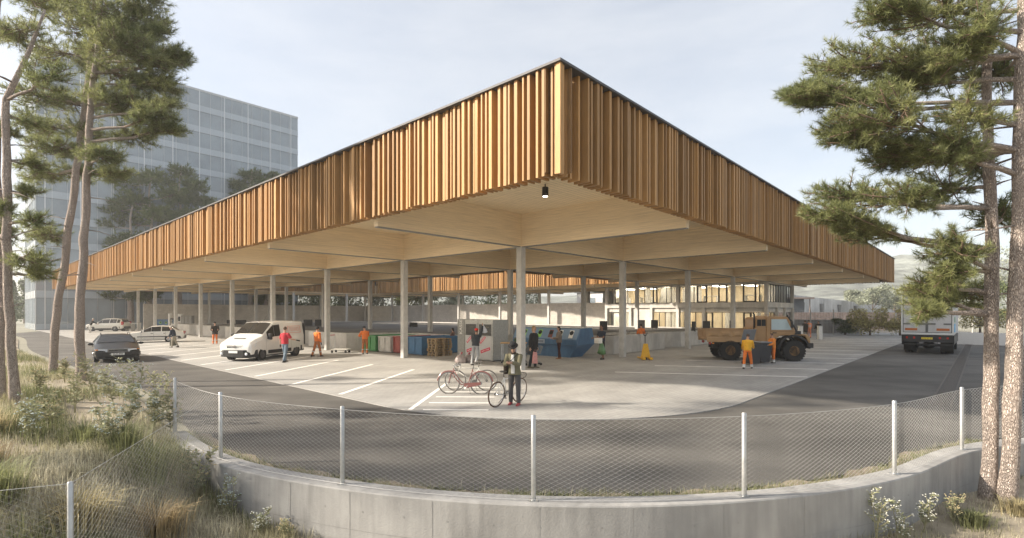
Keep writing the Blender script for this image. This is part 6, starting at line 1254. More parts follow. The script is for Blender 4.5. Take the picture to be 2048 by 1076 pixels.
# ------------------------------------------------------------------ pines
m_bark = M('pine_bark', (.64, .56, .51), .92, .1, 3, (1, 1, .35))
def bark_nodes(m):
    N, Lk, b = nodes_of(m); tc = next(n for n in N if n.type == 'TEX_COORD'); mp = N.new('ShaderNodeMapping'); mp.inputs['Scale'].default_value = (1, 1, .20)
    wz = N.new('ShaderNodeTexNoise'); wz.inputs['Scale'].default_value = 9; wz.inputs['Detail'].default_value = 4; ad = N.new('ShaderNodeMix'); ad.data_type = 'VECTOR'; ad.inputs['Factor'].default_value = .12
    vo = N.new('ShaderNodeTexVoronoi'); vo.feature = 'DISTANCE_TO_EDGE'; vo.inputs['Scale'].default_value = 78
    Lk.new(tc.outputs['Object'], mp.inputs['Vector']); Lk.new(mp.outputs['Vector'], wz.inputs['Vector']); Lk.new(mp.outputs['Vector'], ad.inputs['A']); Lk.new(wz.outputs['Color'], ad.inputs['B']); Lk.new(ad.outputs['Result'], vo.inputs['Vector'])
    r = N.new('ShaderNodeValToRGB'); r.color_ramp.elements[0].position = .02; r.color_ramp.elements[1].position = .13; r.color_ramp.elements[0].color = (.46, .40, .37, 1); r.color_ramp.elements[1].color = (1.1, 1.08, 1.05, 1); Lk.new(vo.outputs['Distance'], r.inputs['Fac'])
    src = b.inputs['Base Color'].links[0].from_socket; mx = N.new('ShaderNodeMix'); mx.data_type = 'RGBA'; mx.blend_type = 'MULTIPLY'; mx.inputs['Factor'].default_value = 1; Lk.new(src, mx.inputs['A']); Lk.new(r.outputs['Color'], mx.inputs['B']); Lk.new(mx.outputs['Result'], b.inputs['Base Color'])
    r2 = N.new('ShaderNodeMapRange'); r2.inputs['From Max'].default_value = .25; Lk.new(vo.outputs['Distance'], r2.inputs['Value']); bp = N.new('ShaderNodeBump'); bp.inputs['Strength'].default_value = 1; bp.inputs['Distance'].default_value = .035; Lk.new(r2.outputs['Result'], bp.inputs['Height']); Lk.new(bp.outputs['Normal'], b.inputs['Normal'])
bark_nodes(m_bark)
m_twig = M('pine_twig', (.17, .12, .09), .9, .2, 12)
m_ndl = M('pine_needles', (.19, .22, .085), .5, .3, .9, island=.55, trans=.45, spec=.4, dark=(.155, .185, .075), hue=(.31, .32, .14))
m_ndl2 = M('pine_needles_far', (.11, .15, .04), .95, spec=.1, var=.3, scale=.5, island=.4, trans=.2, dark=(.085, .12, .03), hue=(.17, .20, .065)) if True else M('x', (.045, .065, .022), .6, .3, .5, island=.4, trans=.12, dark=(.035, .052, .017), hue=(.085, .105, .035))
def tri_needles(P, D, n, ln, w, rg, spread=(12, 88)):
    """P, D (m,3): tuft positions and axes -> n blade triangles per tuft"""
    m = len(P); P = np.repeat(P, n, 0); D = np.repeat(D, n, 0); k = len(P)
    rv = rg.normal(size=(k, 3)); pr = np.cross(D, rv); pr /= np.linalg.norm(pr, axis=1, keepdims=True)+1e-9
    th = np.radians(rg.uniform(*spread, (k, 1))); d = D*np.cos(th) + pr*np.sin(th); d[:, 2] += .10; d /= np.linalg.norm(d, axis=1, keepdims=True)
    L_ = ln*rg.uniform(.6, 1.1, (k, 1)); s = np.cross(d, rg.normal(size=(k, 3))); s /= np.linalg.norm(s, axis=1, keepdims=True)+1e-9
    o = P + D*rg.uniform(-.5, .35, (k, 1))*ln; a = o - s*w/2; b = o + s*w/2; c = o + d*L_
    V = np.stack([a, b, c], 1).reshape(-1, 3); return V, np.arange(len(V)).reshape(-1, 3)
def pine(label, trunk, clumps, seed, ndl=(26, .13, .006), twig=True, mat=None, group=None, name='pine_tree', sub=9, gap=.12, dead=0):
    """trunk: [(x,y,z,r)...] from the root up; clumps: [(centre, (rx, ry, rz))]"""
    rg = np.random.default_rng(seed); rr = random.Random(seed); base = Vector(trunk[0][:3]); t = thing(name, label, 'tree', base, 0, group)
    T = [Vector(p[:3]) - base for p in trunk]; Rr = [p[3] for p in trunk]
    # smooth the trunk and roughen it
    pts = []; rad = []; n = len(T)
    for i in range(n-1):
        m = max(2, int((T[i+1]-T[i]).length/.35))
        for k in range(m): f = k/m; pts.append(T[i].lerp(T[i+1], f) + Vector((.02*math.sin(i*3+k*.9), .02*math.cos(i*2+k*.8), 0))); rad.append((Rr[i]*(1-f)+Rr[i+1]*f)*(1+.05*math.sin(k*1.7+i)))
    pts.append(T[-1]); rad.append(Rr[-1]); rad[0] *= 1.15; rad[1] *= 1.05
    mb = MB(); mb.tube(pts, rad, 20)
    tw = MB(); TP, TD = [], []
    zs = np.array([p.z for p in pts])
    def limb(path, r0, r1, m, seg=6, mi=0): k = len(path); m.tube(path, [r0+(r1-r0)*i/(k-1) for i in range(k)], seg, mi)
    for (c, rad3) in clumps:
        c = Vector(c) - base; rx, ry, rz = rad3; size = (rx+ry)/2
        h = Vector((c.x, c.y, 0)); zi = c.z - .18*h.length*rr.uniform(.2, 1.2); i = int(np.argmin(np.abs(zs - min(zi, zs[-1])))); a = pts[i]
        mid = a.lerp(c, .5) + Vector((rr.uniform(-.12, .12), rr.uniform(-.12, .12), -.06*(c-a).length + rr.uniform(0, .1)))
        main = [a, a.lerp(mid, .5) + Vector((0, 0, .02)), mid, mid.lerp(c, .55) + Vector((rr.uniform(-.08, .08), rr.uniform(-.08, .08), .03)), c]; r0 = min(rad[i]*.55, .025 + .022*(c-a).length); limb(main, r0, r0*.35, mb, 8)
        for s in range(max(3, int(sub*rr.uniform(.8, 1.25)))):
            v = Vector((rr.gauss(0, 1), rr.gauss(0, 1), rr.gauss(.1, .8))).normalized(); q = c + Vector((v.x*rx, v.y*ry, v.z*rz))*rr.uniform(.65, 1.08)
            st_ = main[3].lerp(main[4], rr.random()) if rr.random() < .75 else main[2].lerp(main[3], rr.random()); br = st_.lerp(q, .5) + Vector((rr.uniform(-.1, .1)*size, rr.uniform(-.1, .1)*size, -.06*size)); path = [st_, br, q]; ln = (q-st_).length
            limb(path, r0*.32, .006, tw, 5)
            k = max(3, int(ln/gap))
            for j in range(k):
                f = .30 + .70*j/(k-1) if k > 1 else 1; p = st_.lerp(br, f*2) if f < .5 else br.lerp(q, f*2-1); d = (q-br).normalized()
                for e in range(2 if f < .95 else 1):
                    lat = Vector((rr.gauss(0, 1), rr.gauss(0, 1), rr.gauss(.15, .7))); lat = (lat - d*lat.dot(d)).normalized() if f < .95 else Vector((0, 0, 0)); off = lat*size*rr.uniform(.06, .34)*(1.15-f*.7) + d*size*.05; tip = p + off
                    ax = (off + d*.10*size + Vector((0, 0, .06*size))).normalized(); TP.append(tuple(tip)); TD.append(tuple(ax))
                    if twig and off.length > .05: tw.tube([p, p.lerp(tip, .6) - Vector((0, 0, .01)), tip], [.006, .004, .002], 3, cap=False)
    for k in range(dead):                               # dead stubs on the bare trunk
        i = rr.randrange(int(len(pts)*.25), int(len(pts)*.85)); a = rr.uniform(0, 6.28); d = Vector((math.cos(a), math.sin(a), rr.uniform(-.2, .5))); l = rr.uniform(.2, .9); limb([pts[i], pts[i]+d*l*.5, pts[i]+d*l + Vector((0, 0, -.1*l))], .022, .006, mb, 5)
    o = len(mb.v); mb.v += tw.v; mb.f += [tuple(i+o for i in f) for f in tw.f]; mb.m += [1]*len(tw.f)
    mb.build('trunk', [m_bark, m_twig], t, smooth=True, fix=False)
    V, Tn = tri_needles(np.array(TP), np.array(TD), ndl[0], ndl[1], ndl[2], rg); raw('crown', V, Tn, mat or m_ndl, t)
    return t
def cl(px, py, rx, ry, d, k=1.0, dy=0.0):
    p = at(px, py, d+dy); s = (d+dy)/F; return (p, (rx*s*k, max(rx, ry)*s*k*.9, ry*s*k))
def tr(px, py, d, wpx): p = at(px, py, d); return (p.x, p.y, p.z, wpx/2/F*d*math.cos(math.atan((px-CX)/F)))
# right foreground pair
d = 8.9; q = gp(1988, 998, -.58)
C1 = [(1880,25,110,50,.2),(1765,20,60,32,-.3),(1700,128,85,45,.3),(1625,190,62,26,0),(1755,232,105,55,-.4),(1855,140,95,62,.5),(1930,225,70,62,-.3),(1690,268,62,34,.3),(1830,300,88,48,0),(1950,60,70,60,-.6),(1945,330,50,50,.5),(1800,165,70,42,.5),(1890,110,72,50,-.3),(1780,315,58,34,.4),(1900,300,62,46,-.5),(1600,185,40,18,.2),(1990,150,60,60,.5)]
C2 = [(1695,385,75,32,.4),(1790,392,80,42,-.3),(1880,380,62,46,.4),(1655,425,48,20,0),(1712,458,48,24,.2),(1905,498,55,46,-.4),(1930,590,60,50,.6),(1895,545,48,40,-.3),(1850,575,44,32,.3),(1842,622,36,24,-.2),(1868,598,46,40,.2),(1985,430,50,40,.4)]
t1 = [tr(1975, 998, q.y, 36), tr(1982, 760, 8.9, 33), tr(1984, 500, 8.95, 30), tr(1977, 250, 9.0, 23), tr(1974, 20, 9.0, 19), tr(1968, -260, 9.0, 13), tr(1966, -420, 9, 5)]
t1[0] = (t1[0][0], t1[0][1], -.68, t1[0][3])
pine('tall pine with textured bark, left trunk of the right foreground pair', t1, [cl(a, b, c, e, 8.9, 1, dy) for a, b, c, e, dy in C2], 11, (40, .13, .0072), sub=26, gap=.11, dead=14)
t2 = [tr(2014, 1002, 8.55, 42), tr(2026, 760, 8.6, 38), tr(2036, 500, 8.6, 35), tr(2042, 250, 8.6, 30), tr(2047, 20, 8.6, 27), tr(2040, -260, 8.6, 18), tr(2040, -420, 8.6, 6)]
t2[0] = (t2[0][0], t2[0][1], -.68, t2[0][3])
pine('tall pine with limbs reaching left, right trunk of the right foreground pair', t2, [cl(a, b, c, e, 8.8, 1, dy) for a, b, c, e, dy in C1], 12, (40, .13, .0072), sub=30, gap=.11, dead=8)
# left foreground group
q = gp(38, 815, .3); dA = q.y
tA = [tr(28, 822, dA, 25), tr(22, 650, dA, 21), tr(13, 480, dA, 21), tr(12, 320, dA, 19), tr(13, 200, dA, 17), tr(60, 100, dA, 10), tr(90, 20, dA, 5)]
CA = [(40,60,60,50,0),(95,150,55,36,-.5),(60,245,45,24,.4),(60,385,26,16,.3),(75,440,34,18,-.2),(60,330,34,20,.4),(56,520,44,24,-.4),(85,545,30,18,0),(10,470,28,26,.5),(8,420,24,24,0),(60,0,60,40,.8)]
pine('leaning pine at the far left edge with sparse lower branches', tA, [cl(a, b, c, e, dA, 1, dy) for a, b, c, e, dy in CA], 21, (30, .16, .009), sub=17, gap=.12, dead=12)
tA2 = [tr(0, 812, dA+.5, 20), tr(4, 600, dA+.5, 18), tr(-6, 350, dA+.5, 17), tr(-12, 150, dA+.5, 15), tr(0, -60, dA, 15), tr(0, -300, dA, 6)]
pine('thick pine trunk cut by the left edge of the picture', tA2, [cl(a, b, c, e, dA, 1, dy) for a, b, c, e, dy in [(10,-40,60,40,0),(10,260,30,22,.5),(5,60,40,26,.4)]], 22, (30, .16, .009), sub=16, gap=.12, dead=8)
dB = 18.8; tB = [tr(103, 757, dB, 19), tr(114, 630, dB, 18), tr(140, 440, dB, 17), tr(155, 320, dB, 16), tr(168, 230, dB, 13), tr(180, 120, dB, 12), tr(190, -40, dB, 6)]
CB = [(120,110,80,46,.5),(70,190,66,34,-.6),(150,210,74,34,.4),(100,255,66,30,.6),(165,60,80,50,-.5),(130,20,80,46,.6),(120,300,66,26,0),(180,270,60,26,.5),(90,470,46,24,0),(70,345,50,26,.5),(150,345,46,22,.6),(200,120,60,40,.9)]
pine('slender leaning pine with reddish trunk, left of the middle pair', tB, [cl(a, b, c, e, dB, 1, dy) for a, b, c, e, dy in CB], 23, (26, .20, .013), sub=22, gap=.15, dead=10)
dC = 17.6; tC = [tr(161, 768, dC, 23), tr(160, 640, dC, 21), tr(167, 480, dC, 19), tr(176, 330, dC, 17), tr(183, 190, dC, 14), tr(200, 60, dC, 12), tr(205, -120, dC, 5)]
CC = [(225,30,90,50,0),(290,35,50,38,.6),(300,112,62,36,-.4),(345,118,36,24,.2),(245,150,76,40,.5),(240,95,80,44,-.5),(265,205,64,32,.4),(315,235,46,26,-.3),(335,205,28,18,0),(275,270,46,26,.5),(215,200,60,36,.2),(200,310,46,24,-.4),(225,345,42,22,.3),(320,60,26,24,0),(180,0,80,50,.5),(270,-20,70,40,0),(362,112,28,20,.2),(345,258,30,18,0),(255,60,60,40,.3),(325,165,44,28,.2)]
pine('straight pine with a broad dark crown spreading right over the tower', tC, [cl(a, b, c, e, dC, 1, dy) for a, b, c, e, dy in CC], 24, (26, .20, .013), sub=29, gap=.145, dead=12)
# pines behind the canopy, in front of the tower
dD = 81
def far_pine(label, px, pybase, wpx, d, C, seed, top): 
    b = at(px, HY + F*EYE/d, d); T_ = [(b.x, b.y, -.1, wpx/2/F*d)] + [tr(px + (3 if k % 2 else -2), HY + (top-HY)*f, d, wpx*(1-.75*f)) for k, f in enumerate((.3, .6, .85, 1.0))]
    pine(label, T_, [cl(a, bb, c, e, d, 1, dy) for a, bb, c, e, dy in C], seed, (18, .62, .085), twig=False, mat=m_ndl2, group='pines between canopy and tower', sub=34, gap=.5)
far_pine('broad pine in front of the tower, nearest of those rising behind the canopy', 300, 664, 12, dD, [(250,370,36,22,1),(300,355,36,20,-1),(270,405,44,24,0),(225,415,34,20,2),(345,390,34,20,0),(310,430,40,22,-2),(255,445,40,22,1)], 31, 345)
far_pine('bushy pine right of the broad one, rising above the canopy edge before the tower', 360, 656, 11, dD+3, [(360,345,30,18,0),(330,370,30,18,2),(390,372,28,18,-1),(360,400,38,20,0),(400,400,26,18,1),(330,430,34,20,0),(385,430,34,18,-1)], 32, 332)
far_pine('pine with low branches showing under the roof by the left rear columns', 262, 656, 13, dD-1.5, [(215,590,26,10,1),(280,592,28,10,-1),(300,585,24,10,1),(240,480,40,26,0),(215,450,34,20,1),(270,520,40,22,-1),(235,420,30,20,1)], 33, 410)
far_pine('small pine whose tip alone shows over the middle of the canopy edge', 502, 656, 10, 92.5, [(502,352,26,14,0),(480,372,28,14,1),(525,370,28,14,-1),(500,392,42,18,0),(548,352,12,8,0)], 34, 338)
far_pine('dark pine behind the screen wall with trunk between two columns', 535, 654, 12, 95, [(520,598,22,12,0),(560,596,24,12,1),(500,575,30,16,0),(545,570,34,16,-1)], 35, 560)
# off to the left of the frame: pines whose shadows fall over the road
rg_ = random.Random(9)
for k, (x, y, h) in enumerate(((-20.5, 6.6, 11.0), (-22, 9.2, 11.6))):
    T_ = [(x, y, -.2, .24), (x+.1, y, h*.35, .2), (x, y+.1, h*.7, .15), (x, y, h*1.08, .05)]
    C_ = [(Vector((x + rg_.uniform(-3.2, 3.2), y + rg_.uniform(-1.0, 1.0), h + rg_.uniform(-2.6, .8))), (1.3, .8, .6)) for _ in range(10)]
    pine(('rounded', 'taller')[k] + ' pine standing off the left side of the view', T_, C_, 50+k, (14, .26, .022), twig=False, group='pines off to the left', sub=10, gap=.32)

# ------------------------------------------------------------------ leafy background trees and shrubs
def leaf_mat(name, col, isl=.5, tr_=.3): return M(name, col, .6, .25, .7, island=isl, trans=tr_)
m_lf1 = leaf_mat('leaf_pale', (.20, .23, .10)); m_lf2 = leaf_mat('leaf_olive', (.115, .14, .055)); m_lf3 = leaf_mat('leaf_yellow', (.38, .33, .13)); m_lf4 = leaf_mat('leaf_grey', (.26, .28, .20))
def leafy(name, label, cat, base, clumps, leaf, n, mat, seed, group=None, stem=.12, branchy=True):
    rg = np.random.default_rng(seed); base = Vector(base); t = thing(name, label, cat, base, 0, group); P = []; mb = MB()
    top = max(c[0].z for c in clumps); mb.tube([(0, 0, -.1), (.05, .02, (top-base.z)*.5), (0, 0, (top-base.z)*.9)], [stem, stem*.7, stem*.2], 8)
    for c, r in clumps:
        c = np.array(c - base); k = int(n); v = rg.normal(size=(k, 3)); v /= np.linalg.norm(v, axis=1, keepdims=True); q = c + v*np.array(r)*(rg.uniform(.45, 1.08, (k, 1)))
        q = q + .18*np.mean(r)*np.sin(q*3.1/np.mean(r)+seed); P.append(q)
        if branchy: mb.tube([(0, 0, (top-base.z)*.35), tuple(c*.6 + np.array((0, 0, c[2]*.15))), tuple(c)], [stem*.45, stem*.3, stem*.1], 5)
    mb.build('trunk' if cat == 'tree' else 'stem', m_twig, t, smooth=True, fix=False)
    P = np.concatenate(P); k = len(P); a = rg.normal(size=(k, 3)); a /= np.linalg.norm(a, axis=1, keepdims=True); b = np.cross(a, rg.normal(size=(k, 3))); b /= np.linalg.norm(b, axis=1, keepdims=True); s = leaf*rg.uniform(.6, 1.3, (k, 1))
    V = np.stack([P - a*s, P + b*s*.45, P + a*s, P - b*s*.45], 1).reshape(-1, 3); raw('crown' if cat == 'tree' else 'foliage', V, np.arange(len(V)).reshape(-1, 4), mat, t)
    return t
rg_ = random.Random(4)
labs = ['olive', 'pale', 'rounded pale', 'dusty', 'loose', 'greyish', 'bright', 'thin']
for k, px in enumerate((590, 640, 700, 765, 830, 900, 975, 1045)):
    d = 104 + rg_.uniform(-6, 8); b = at(px, HY + F*EYE/d, d); C_ = [(Vector((b.x + rg_.uniform(-2.6, 2.6), d + rg_.uniform(-2, 2), rg_.uniform(2.8, 8.2))), (2.2, 2.2, 1.6)) for _ in range(9)]
    leafy('leafy_tree', labs[k] + ' leafy tree behind the rear screen wall, number %d from the left between the columns' % (k+1) if False else labs[k] + ' leafy tree showing above the rear screen wall ' + ('at its left end', 'left of the dark inner corner', 'near the inner corner', 'just right of the inner corner', 'above the left middle of the wall', 'above the middle of the wall', 'right of the middle', 'beside the white frame building')[k], 'tree', (b.x, d, 0), C_, .24, 420, (m_lf2, m_lf1, m_lf1, m_lf4, m_lf1, m_lf4, m_lf1, m_lf4)[k], 60+k, 'trees behind the screen wall')
for k, (px, py, rx, ry, d, m, lab) in enumerate(((1740, 640, 34, 26, 57, m_lf3, 'sunlit yellow shrub spilling over the panel wall left of the lorry'), (1800, 640, 36, 26, 56.5, m_lf3, 'yellow shrub just left of the lorry, right of the larger shrub'), (1690, 652, 20, 14, 58.5, m_lf2, 'small dark shrub at the left foot of the yellow shrubs'), (1960, 630, 60, 22, 56, m_lf3, 'yellow hedge shrub seen between the lorry and the right pines'), (2030, 600, 60, 40, 54, m_lf2, 'olive shrub behind the right pine trunks'))):
    b = at(px, HY + F*EYE/d, d); s = d/F; C_ = [(at(px + rg_.uniform(-1, 1)*rx*.8, py + rg_.uniform(-1, 1)*ry*.7, d + rg_.uniform(-.6, .6)), (rx*s*.5, .9, ry*s*.5)) for _ in range(9)]
    leafy('shrub', lab, 'shrub', (b.x, d, 0), C_, .11, 420, m, 80+k)
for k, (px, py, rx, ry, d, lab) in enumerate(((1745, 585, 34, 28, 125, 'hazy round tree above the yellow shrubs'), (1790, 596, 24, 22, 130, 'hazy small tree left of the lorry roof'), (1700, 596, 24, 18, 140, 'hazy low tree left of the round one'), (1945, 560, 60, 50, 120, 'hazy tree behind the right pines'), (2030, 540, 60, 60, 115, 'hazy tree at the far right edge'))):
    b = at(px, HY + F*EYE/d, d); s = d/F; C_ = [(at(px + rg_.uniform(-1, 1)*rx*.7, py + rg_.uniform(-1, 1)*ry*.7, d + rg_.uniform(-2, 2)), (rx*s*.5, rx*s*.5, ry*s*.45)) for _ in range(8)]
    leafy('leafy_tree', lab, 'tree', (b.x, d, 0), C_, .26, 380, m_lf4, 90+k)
for k, (px, d, h, lab) in enumerate(((30, 112, 8.5, 'dark conifer behind the left pine trunks'), (48, 118, 10.5, 'taller conifer beside the glass tower corner'), (14, 105, 7, 'low conifer at the left edge'))):
    b = at(px, HY + F*EYE/d, d); C_ = [(Vector((b.x + rg_.uniform(-.5, .5)*(1.2-z), d + rg_.uniform(-.6, .6), h*z)), (2.2*(1.15-z), 2.2*(1.15-z), 1.0)) for z in (.15, .3, .45, .6, .75, .88, 1.0)]
    leafy('conifer', lab, 'tree', (b.x, d, 0), C_, .26, 330, m_lf2, 100+k)

# ------------------------------------------------------------------ grass, tussocks and weeds
m_gr = M('grass_dry', (.39, .37, .26), .8, .3, .9, island=.55, trans=.35, dark=(.26, .245, .12), hue=(.60, .56, .43)); m_gr2 = M('grass_green', (.19, .21, .09), .7, .3, .9, island=.4, trans=.35)
def blades(name, pts, ln, w, mat, seed, lean=.35, n=1, parent=None, clump=0.0):
    rg = np.random.default_rng(seed); P = np.repeat(np.asarray(pts, float), n, 0); k = len(P)
    if clump: P[:, :2] += rg.normal(size=(k, 2))*clump
    a = rg.uniform(0, 2*np.pi, k); d = np.stack([np.cos(a), np.sin(a)], 1)*np.abs(rg.normal(size=(k, 1)))*lean; L_ = np.asarray(ln)*rg.uniform(.45, 1.15, k) if np.ndim(ln) == 0 else np.repeat(ln, n)*rg.uniform(.45, 1.15, k)
    s = np.stack([-np.sin(a), np.cos(a), np.zeros(k)], 1)*w/2; m = P.copy(); m[:, :2] += d*L_[:, None]*.35; m[:, 2] += L_*.62; tip = P.copy(); tip[:, :2] += d*L_[:, None]; tip[:, 2] += L_*(1-.22*np.abs(d).sum(1).clip(0, 1.6))
    V = np.stack([P-s, P+s, m+s*.7, m-s*.7, tip], 1).reshape(-1, 3); i = np.arange(k)*5; T = np.concatenate([np.stack([i, i+1, i+2], 1), np.stack([i, i+2, i+3], 1), np.stack([i+3, i+2, i+4], 1)])
    return raw(name, V, T, mat, parent)
rg = np.random.default_rng(3)
def scatter(n, x0, x1, d0, d1, pw=1.0):
    x = rg.uniform(x0, x1, n); d = d0 + (d1-d0)*rg.uniform(0, 1, n)**pw; out = []
    for a, b in zip(x, d):
        if a > -7.2 and b < .14: continue
        y = yb(a) - b; out.append((a, y, bank_h(a, y)-.02))
    return np.array(out)
def patchy(P, f=.9, t=.0, ph=0): v = np.sin(P[:, 0]*f*1.3+ph) + np.sin(P[:, 1]*f*1.7+1.3+ph) + .8*np.sin((P[:, 0]+P[:, 1])*f*2.3+ph*2); return P[v > t]
def thin(P): d = np.array([yb(a) for a in P[:, 0]]) - P[:, 1]; return P[~((d < 2.6) & (P[:, 0] < -7.6) & (P[:, 0] > -15) & (rg.uniform(0, 1, len(P)) < .7 + .3*np.sin(P[:, 0]*1.7)))]
P = np.concatenate([scatter(15000, -16, -3.2, .05, 9), scatter(9000, -30, -9, .0, 9), scatter(5000, -7.5, -2.8, .1, 4)])
P = thin(P)
tag(blades('meadow_grass', P, .26, .009, m_gr, 1, .6, 3, clump=.05), kind='stuff')
P2 = thin(np.concatenate([scatter(16000, -16, -3.2, .2, 9), scatter(8000, -28, -9, .1, 8)])); P2 = patchy(P2, .8, .6); tag(blades('green_grass', P2, 0.36, .010, m_gr2, 2, .55, 3, clump=.06), kind='stuff')
P3 = scatter(5000, 4.2, 14, .15, 4.0); tag(blades('dry_turf', P3, .13, .006, m_gr, 4, .6, 3, clump=.05), kind='stuff')
P4 = scatter(3500, -4.4, 6, .15, 1.6); tag(blades('wall_foot_grass', P4, .22, .006, m_gr, 5, .5, 2, clump=.05), kind='stuff')
def verge(n, a, b, h):
    x = rg.uniform(a, b, n); d = rg.beta(1.3, 3.0, n)*.5+.26; y = np.array([yb(v) for v in x]) + d; k = (np.sin(x*2.1)+np.sin(x*5.3+1)+np.sin(x*.9))/3; keep = rg.uniform(-1.2, 1, n) < k; return np.stack([x, y, np.full(n, -.01)], 1)[keep]
tag(blades('verge_grass', verge(8000, -7.0, 9.3, .1), .11, .005, m_gr2, 6, .7, 2, clump=.02), kind='stuff'); tag(blades('verge_straw', verge(1800, -7.0, 9.3, .1), .13, .005, m_gr, 7, .8, 2, clump=.02), kind='stuff')
mb = MB(); pth = wall_path(-7.0, 9.4, .2); a_, b_ = offset(pth, .24), offset(pth, .56)
mb.add([p + Vector((0, 0, .004 + .012*math.sin(i*1.3)**2)) for i, p in enumerate(a_)] + [p + Vector((0, .10*math.sin(i*.8) + .06*math.sin(i*2.1), .004)) for i, p in enumerate(b_)], [(i, i+1, len(pth)+i+1, len(pth)+i) for i in range(len(pth)-1)]); tag(mb.build('verge_soil', m_soil), kind='structure')
# tussocks: each its own plant
def tussock(x, y, h, r, mat, label, seed, n=420, name='grass_tussock'):
    z = bank_h(x, y); t = thing(name, label, 'grass tuft', (x, y, z-.03), 0, None); rg2 = np.random.default_rng(seed); a = rg2.uniform(0, 6.28, n); q = np.abs(rg2.normal(size=n))*r*.35; P = np.stack([np.cos(a)*q, np.sin(a)*q, np.zeros(n)], 1)
    L_ = h*rg2.uniform(.5, 1.1, n); d = np.stack([np.cos(a), np.sin(a)], 1)*rg2.uniform(.1, .95, (n, 1)); w = .012; s = np.stack([-np.sin(a), np.cos(a), np.zeros(n)], 1)*w/2
    m = P.copy(); m[:, :2] += d*L_[:, None]*.28; m[:, 2] += L_*.62; tip = P.copy(); tip[:, :2] += d*L_[:, None]*.85; tip[:, 2] += L_*(.98-.42*np.linalg.norm(d, axis=1))
    V = np.stack([P-s, P+s, m+s*.7, m-s*.7, tip], 1).reshape(-1, 3); i = np.arange(n)*5; raw('leaves', V, np.concatenate([np.stack([i, i+1, i+2], 1), np.stack([i, i+2, i+3], 1), np.stack([i+3, i+2, i+4], 1)]), mat, t)
m_tus = M('tussock_green', (.22, .235, .11), .7, .3, 2, island=.4, trans=.35); m_tus2 = M('tussock_straw', (.44, .38, .22), .8, .3, 2, island=.4, trans=.35); m_tus3 = M('tussock_brown', (.32, .25, .14), .8, .3, 2, island=.4, trans=.3)
for x, y, h, r, m, lab in ((-5.65, 8.05, .85, .5, m_tus, 'tall fine green tussock leaning against the left end of the wall'), (-6.5, 8.6, .7, .5, m_tus, 'green tussock left of the wall end, behind the taller one'), (-4.85, 7.0, .6, .55, m_tus3, 'brown tussock in front of the sunlit end of the wall'), (-5.5, 6.5, .6, .6, m_tus2, 'straw coloured tussock below the fence on the bank'),
      (-6.4, 6.3, .62, .55, m_tus, 'spiky green tussock at the lower left behind the low fence'), (-4.3, 6.3, .45, .5, m_tus3, 'low brown tussock right of the dark fence post'), (-7.6, 7.3, .6, .6, m_tus3, 'dark brown tussock halfway up the left bank'), (-7.5, 9.0, .55, .5, m_tus, 'soft green tussock in the middle of the left bank'), (-9.3, 9.2, .6, .5, m_tus2, 'pale tussock below the far left pine'),
      (-5.0, 5.4, .5, .5, m_tus2, 'dry tussock close behind the dark fence post'), (-3.75, 6.5, .35, .4, m_tus2, 'small dry tussock at the foot of the sunlit wall'), (-8.6, 6.8, .55, .6, m_tus, 'broad green tussock at the left edge of the bank'), (-6.0, 5.2, .5, .5, m_tus3, 'brown tussock in the bottom left corner'), (7.9, 8.0, .3, .4, m_tus2, 'short dry tussock at the foot of the right pines'), (6.9, 7.7, .28, .35, m_tus, 'short green tussock left of the right pines')):
    tussock(x, y, h, r, m, lab, int(abs(x*100)+y*10), 520)
m_stem = M('weed_stem', (.33, .31, .19), .8, .2, 5); m_wlf = M('weed_leaf', (.27, .28, .16), .7, .3, 5, island=.4, trans=.3); m_fl = M('flower_white', (.70, .70, .62), .7, .1, 20); m_fly = M('flower_straw', (.46, .38, .22), .8, .2, 20); m_flb = M('flower_pale', (.48, .54, .52), .7, .1, 20)
def weed(x, y, h, label, seed, fl=m_fl, branches=9, leaf=.05, z=None, flower=.012, dens=1.0):
    z = bank_h(x, y) if z is None else z; r = random.Random(seed); st = MB(); lf = MB(); f = MB()
    for q in range(3):
        lean = Vector((r.uniform(-.25, .25), r.uniform(-.25, .25), 1)).normalized(); hh = h*r.uniform(.7, 1.05); path = [lean*hh*k/4 + Vector((r.uniform(-.02, .02), r.uniform(-.02, .02), 0)) for k in range(5)]; st.tube(path, [.009, .008, .007, .005, .003], 5)
        for b in range(branches):
            k = r.uniform(.2, 1); p = path[0].lerp(path[4], k); a = r.uniform(0, 6.28); e = p + Vector((math.cos(a), math.sin(a), r.uniform(.5, 1.4)))*h*.22*r.uniform(.5, 1.2)*(1.15-k*.6); st.tube([p, p.lerp(e, .5) + Vector((0, 0, -.01)), e], [.005, .004, .0025], 4)
            for g in range(int(3*dens)):
                c = e + Vector((r.uniform(-1, 1), r.uniform(-1, 1), r.uniform(-.3, .8)))*.035; st.tube([e - Vector((0, 0, .01)), c], .0018, 3); f.ell(c, (flower, flower, flower*.6), 6, 4)
            for g in range(3):
                c = p.lerp(e, r.random()); d = Vector((r.uniform(-1, 1), r.uniform(-1, 1), r.uniform(-.2, .5))).normalized(); s = d.orthogonal().normalized()*leaf*.2; lf.add([c, c + d*leaf*.5 + s, c + d*leaf, c + d*leaf*.5 - s], [(0, 1, 2, 3)])
    o1, o2 = len(st.v), len(st.v)+len(lf.v); st.f += [tuple(i+o1 for i in q) for q in lf.f] + [tuple(i+o2 for i in q) for q in f.f]; st.m += [1]*len(lf.f) + [2]*len(f.f); st.v += lf.v + f.v
    tag(st.build('weed', [m_stem, m_wlf, fl], None, (x, y, z-.02), fix=False), label, 'plant')
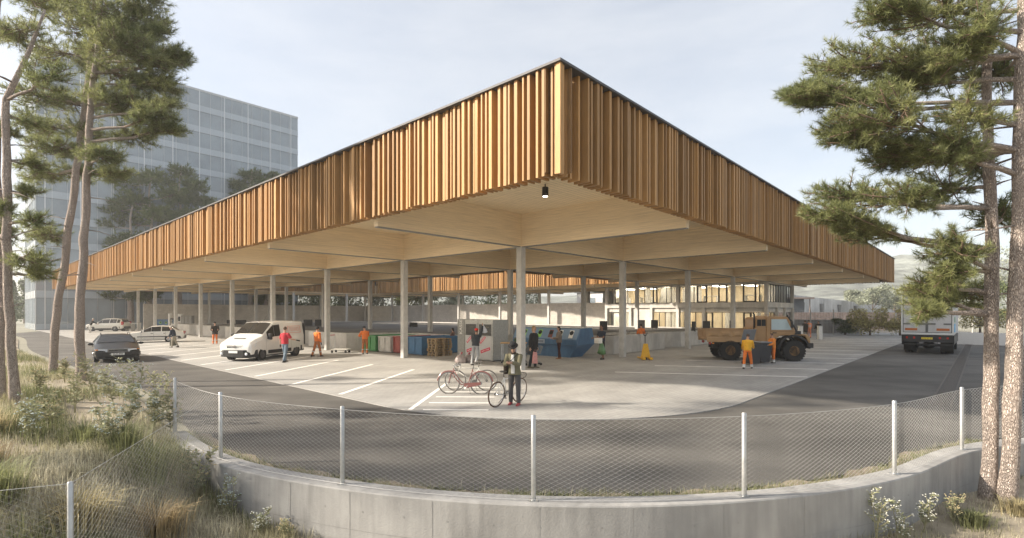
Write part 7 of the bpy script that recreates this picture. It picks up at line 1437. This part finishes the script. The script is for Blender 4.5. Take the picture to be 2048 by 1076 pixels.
W = [(195, 770, 13.2, 1.25, m_fly, 'tall leafy weed below the two middle pine trunks'), (230, 790, 12.4, 1.15, m_flb, 'pale branching weed right of the middle pines'), (270, 770, 12.6, 1.35, m_flb, 'tall wispy weed in front of the dark car'), (150, 790, 12.0, 1.05, m_fly, 'leafy weed between the left pines, in the dry grass'), (345, 800, 10.8, 1.05, m_fly, 'bare branching weed at the left end of the fence'), (310, 830, 10.6, .8, m_flb, 'bushy weed beside the end of the retaining wall'), (395, 900, 8.3, .75, m_fly, 'straw weed spilling over the left end of the wall'), (215, 900, 8.6, .8, m_flb, 'pale weed in the tall grass left of the wall'), (60, 880, 9.0, .8, m_flb, 'pale weed near the left edge of the bank'), (320, 770, 12.0, 1.2, m_fly, 'tall thin seeding weed just left of the first fence post'),
     (130, 700, 16.5, .8, m_fly, 'straw flowered weed in the grass left of the leaning pine'), (75, 760, 13.5, .8, m_fly, 'straw coloured weed beside the far left trunk'), (255, 850, 10.2, .9, m_flb, 'grey green weed in the middle of the bank'), (100, 850, 9.8, .7, m_fly, 'low weed in dry grass at the left edge')]
for k, (px, py, d, h, m, lab) in enumerate(W): x = (px-CX)/F*d; weed(x, d, h, lab, 200+k, m, 17, .095, None, .013, 1)
W = [(462, 8.05, .62, m_flb, 'pale blue-grey weed in front of the sunlit wall'), (520, 7.5, .42, m_fl, 'small white flowered weed at the wall foot'), (575, 7.3, .42, m_fly, 'brown seed-headed weed at the wall foot, right of the white one'), (1755, 7.25, .72, m_fl, 'white flowered weed in front of the right part of the wall'), (1800, 7.35, .55, m_fl, 'lower white flowered weed just right of the taller one'), (1848, 7.6, .62, m_fl, 'white flowered weed nearest to the right pine trunks'), (1905, 7.8, .42, m_fly, 'short straw weed by the right pine trunks')]
for k, (px, d, h, m, lab) in enumerate(W): x = (px-CX)/F*d; weed(x, d, h, lab, 230+k, m, 10, .06, None, .0105, 1.0)
# ------------------------------------------------------------------ air
if HAZE > 0:
    mb = MB(); mb.box(-420, 420, -60, 470, -2.6, 46)
    m = bpy.data.materials.new('haze_air'); m.use_nodes = True; nt = m.node_tree; nt.nodes.remove(nt.nodes['Principled BSDF'])
    v = nt.nodes.new('ShaderNodeVolumePrincipled'); v.inputs['Color'].default_value = (.93, .95, .97, 1); v.inputs['Density'].default_value = HAZE; v.inputs['Anisotropy'].default_value = .2
    nt.links.new(v.outputs['Volume'], nt.nodes['Material Output'].inputs['Volume'])
    tag(mb.build('haze', m), kind='stuff')
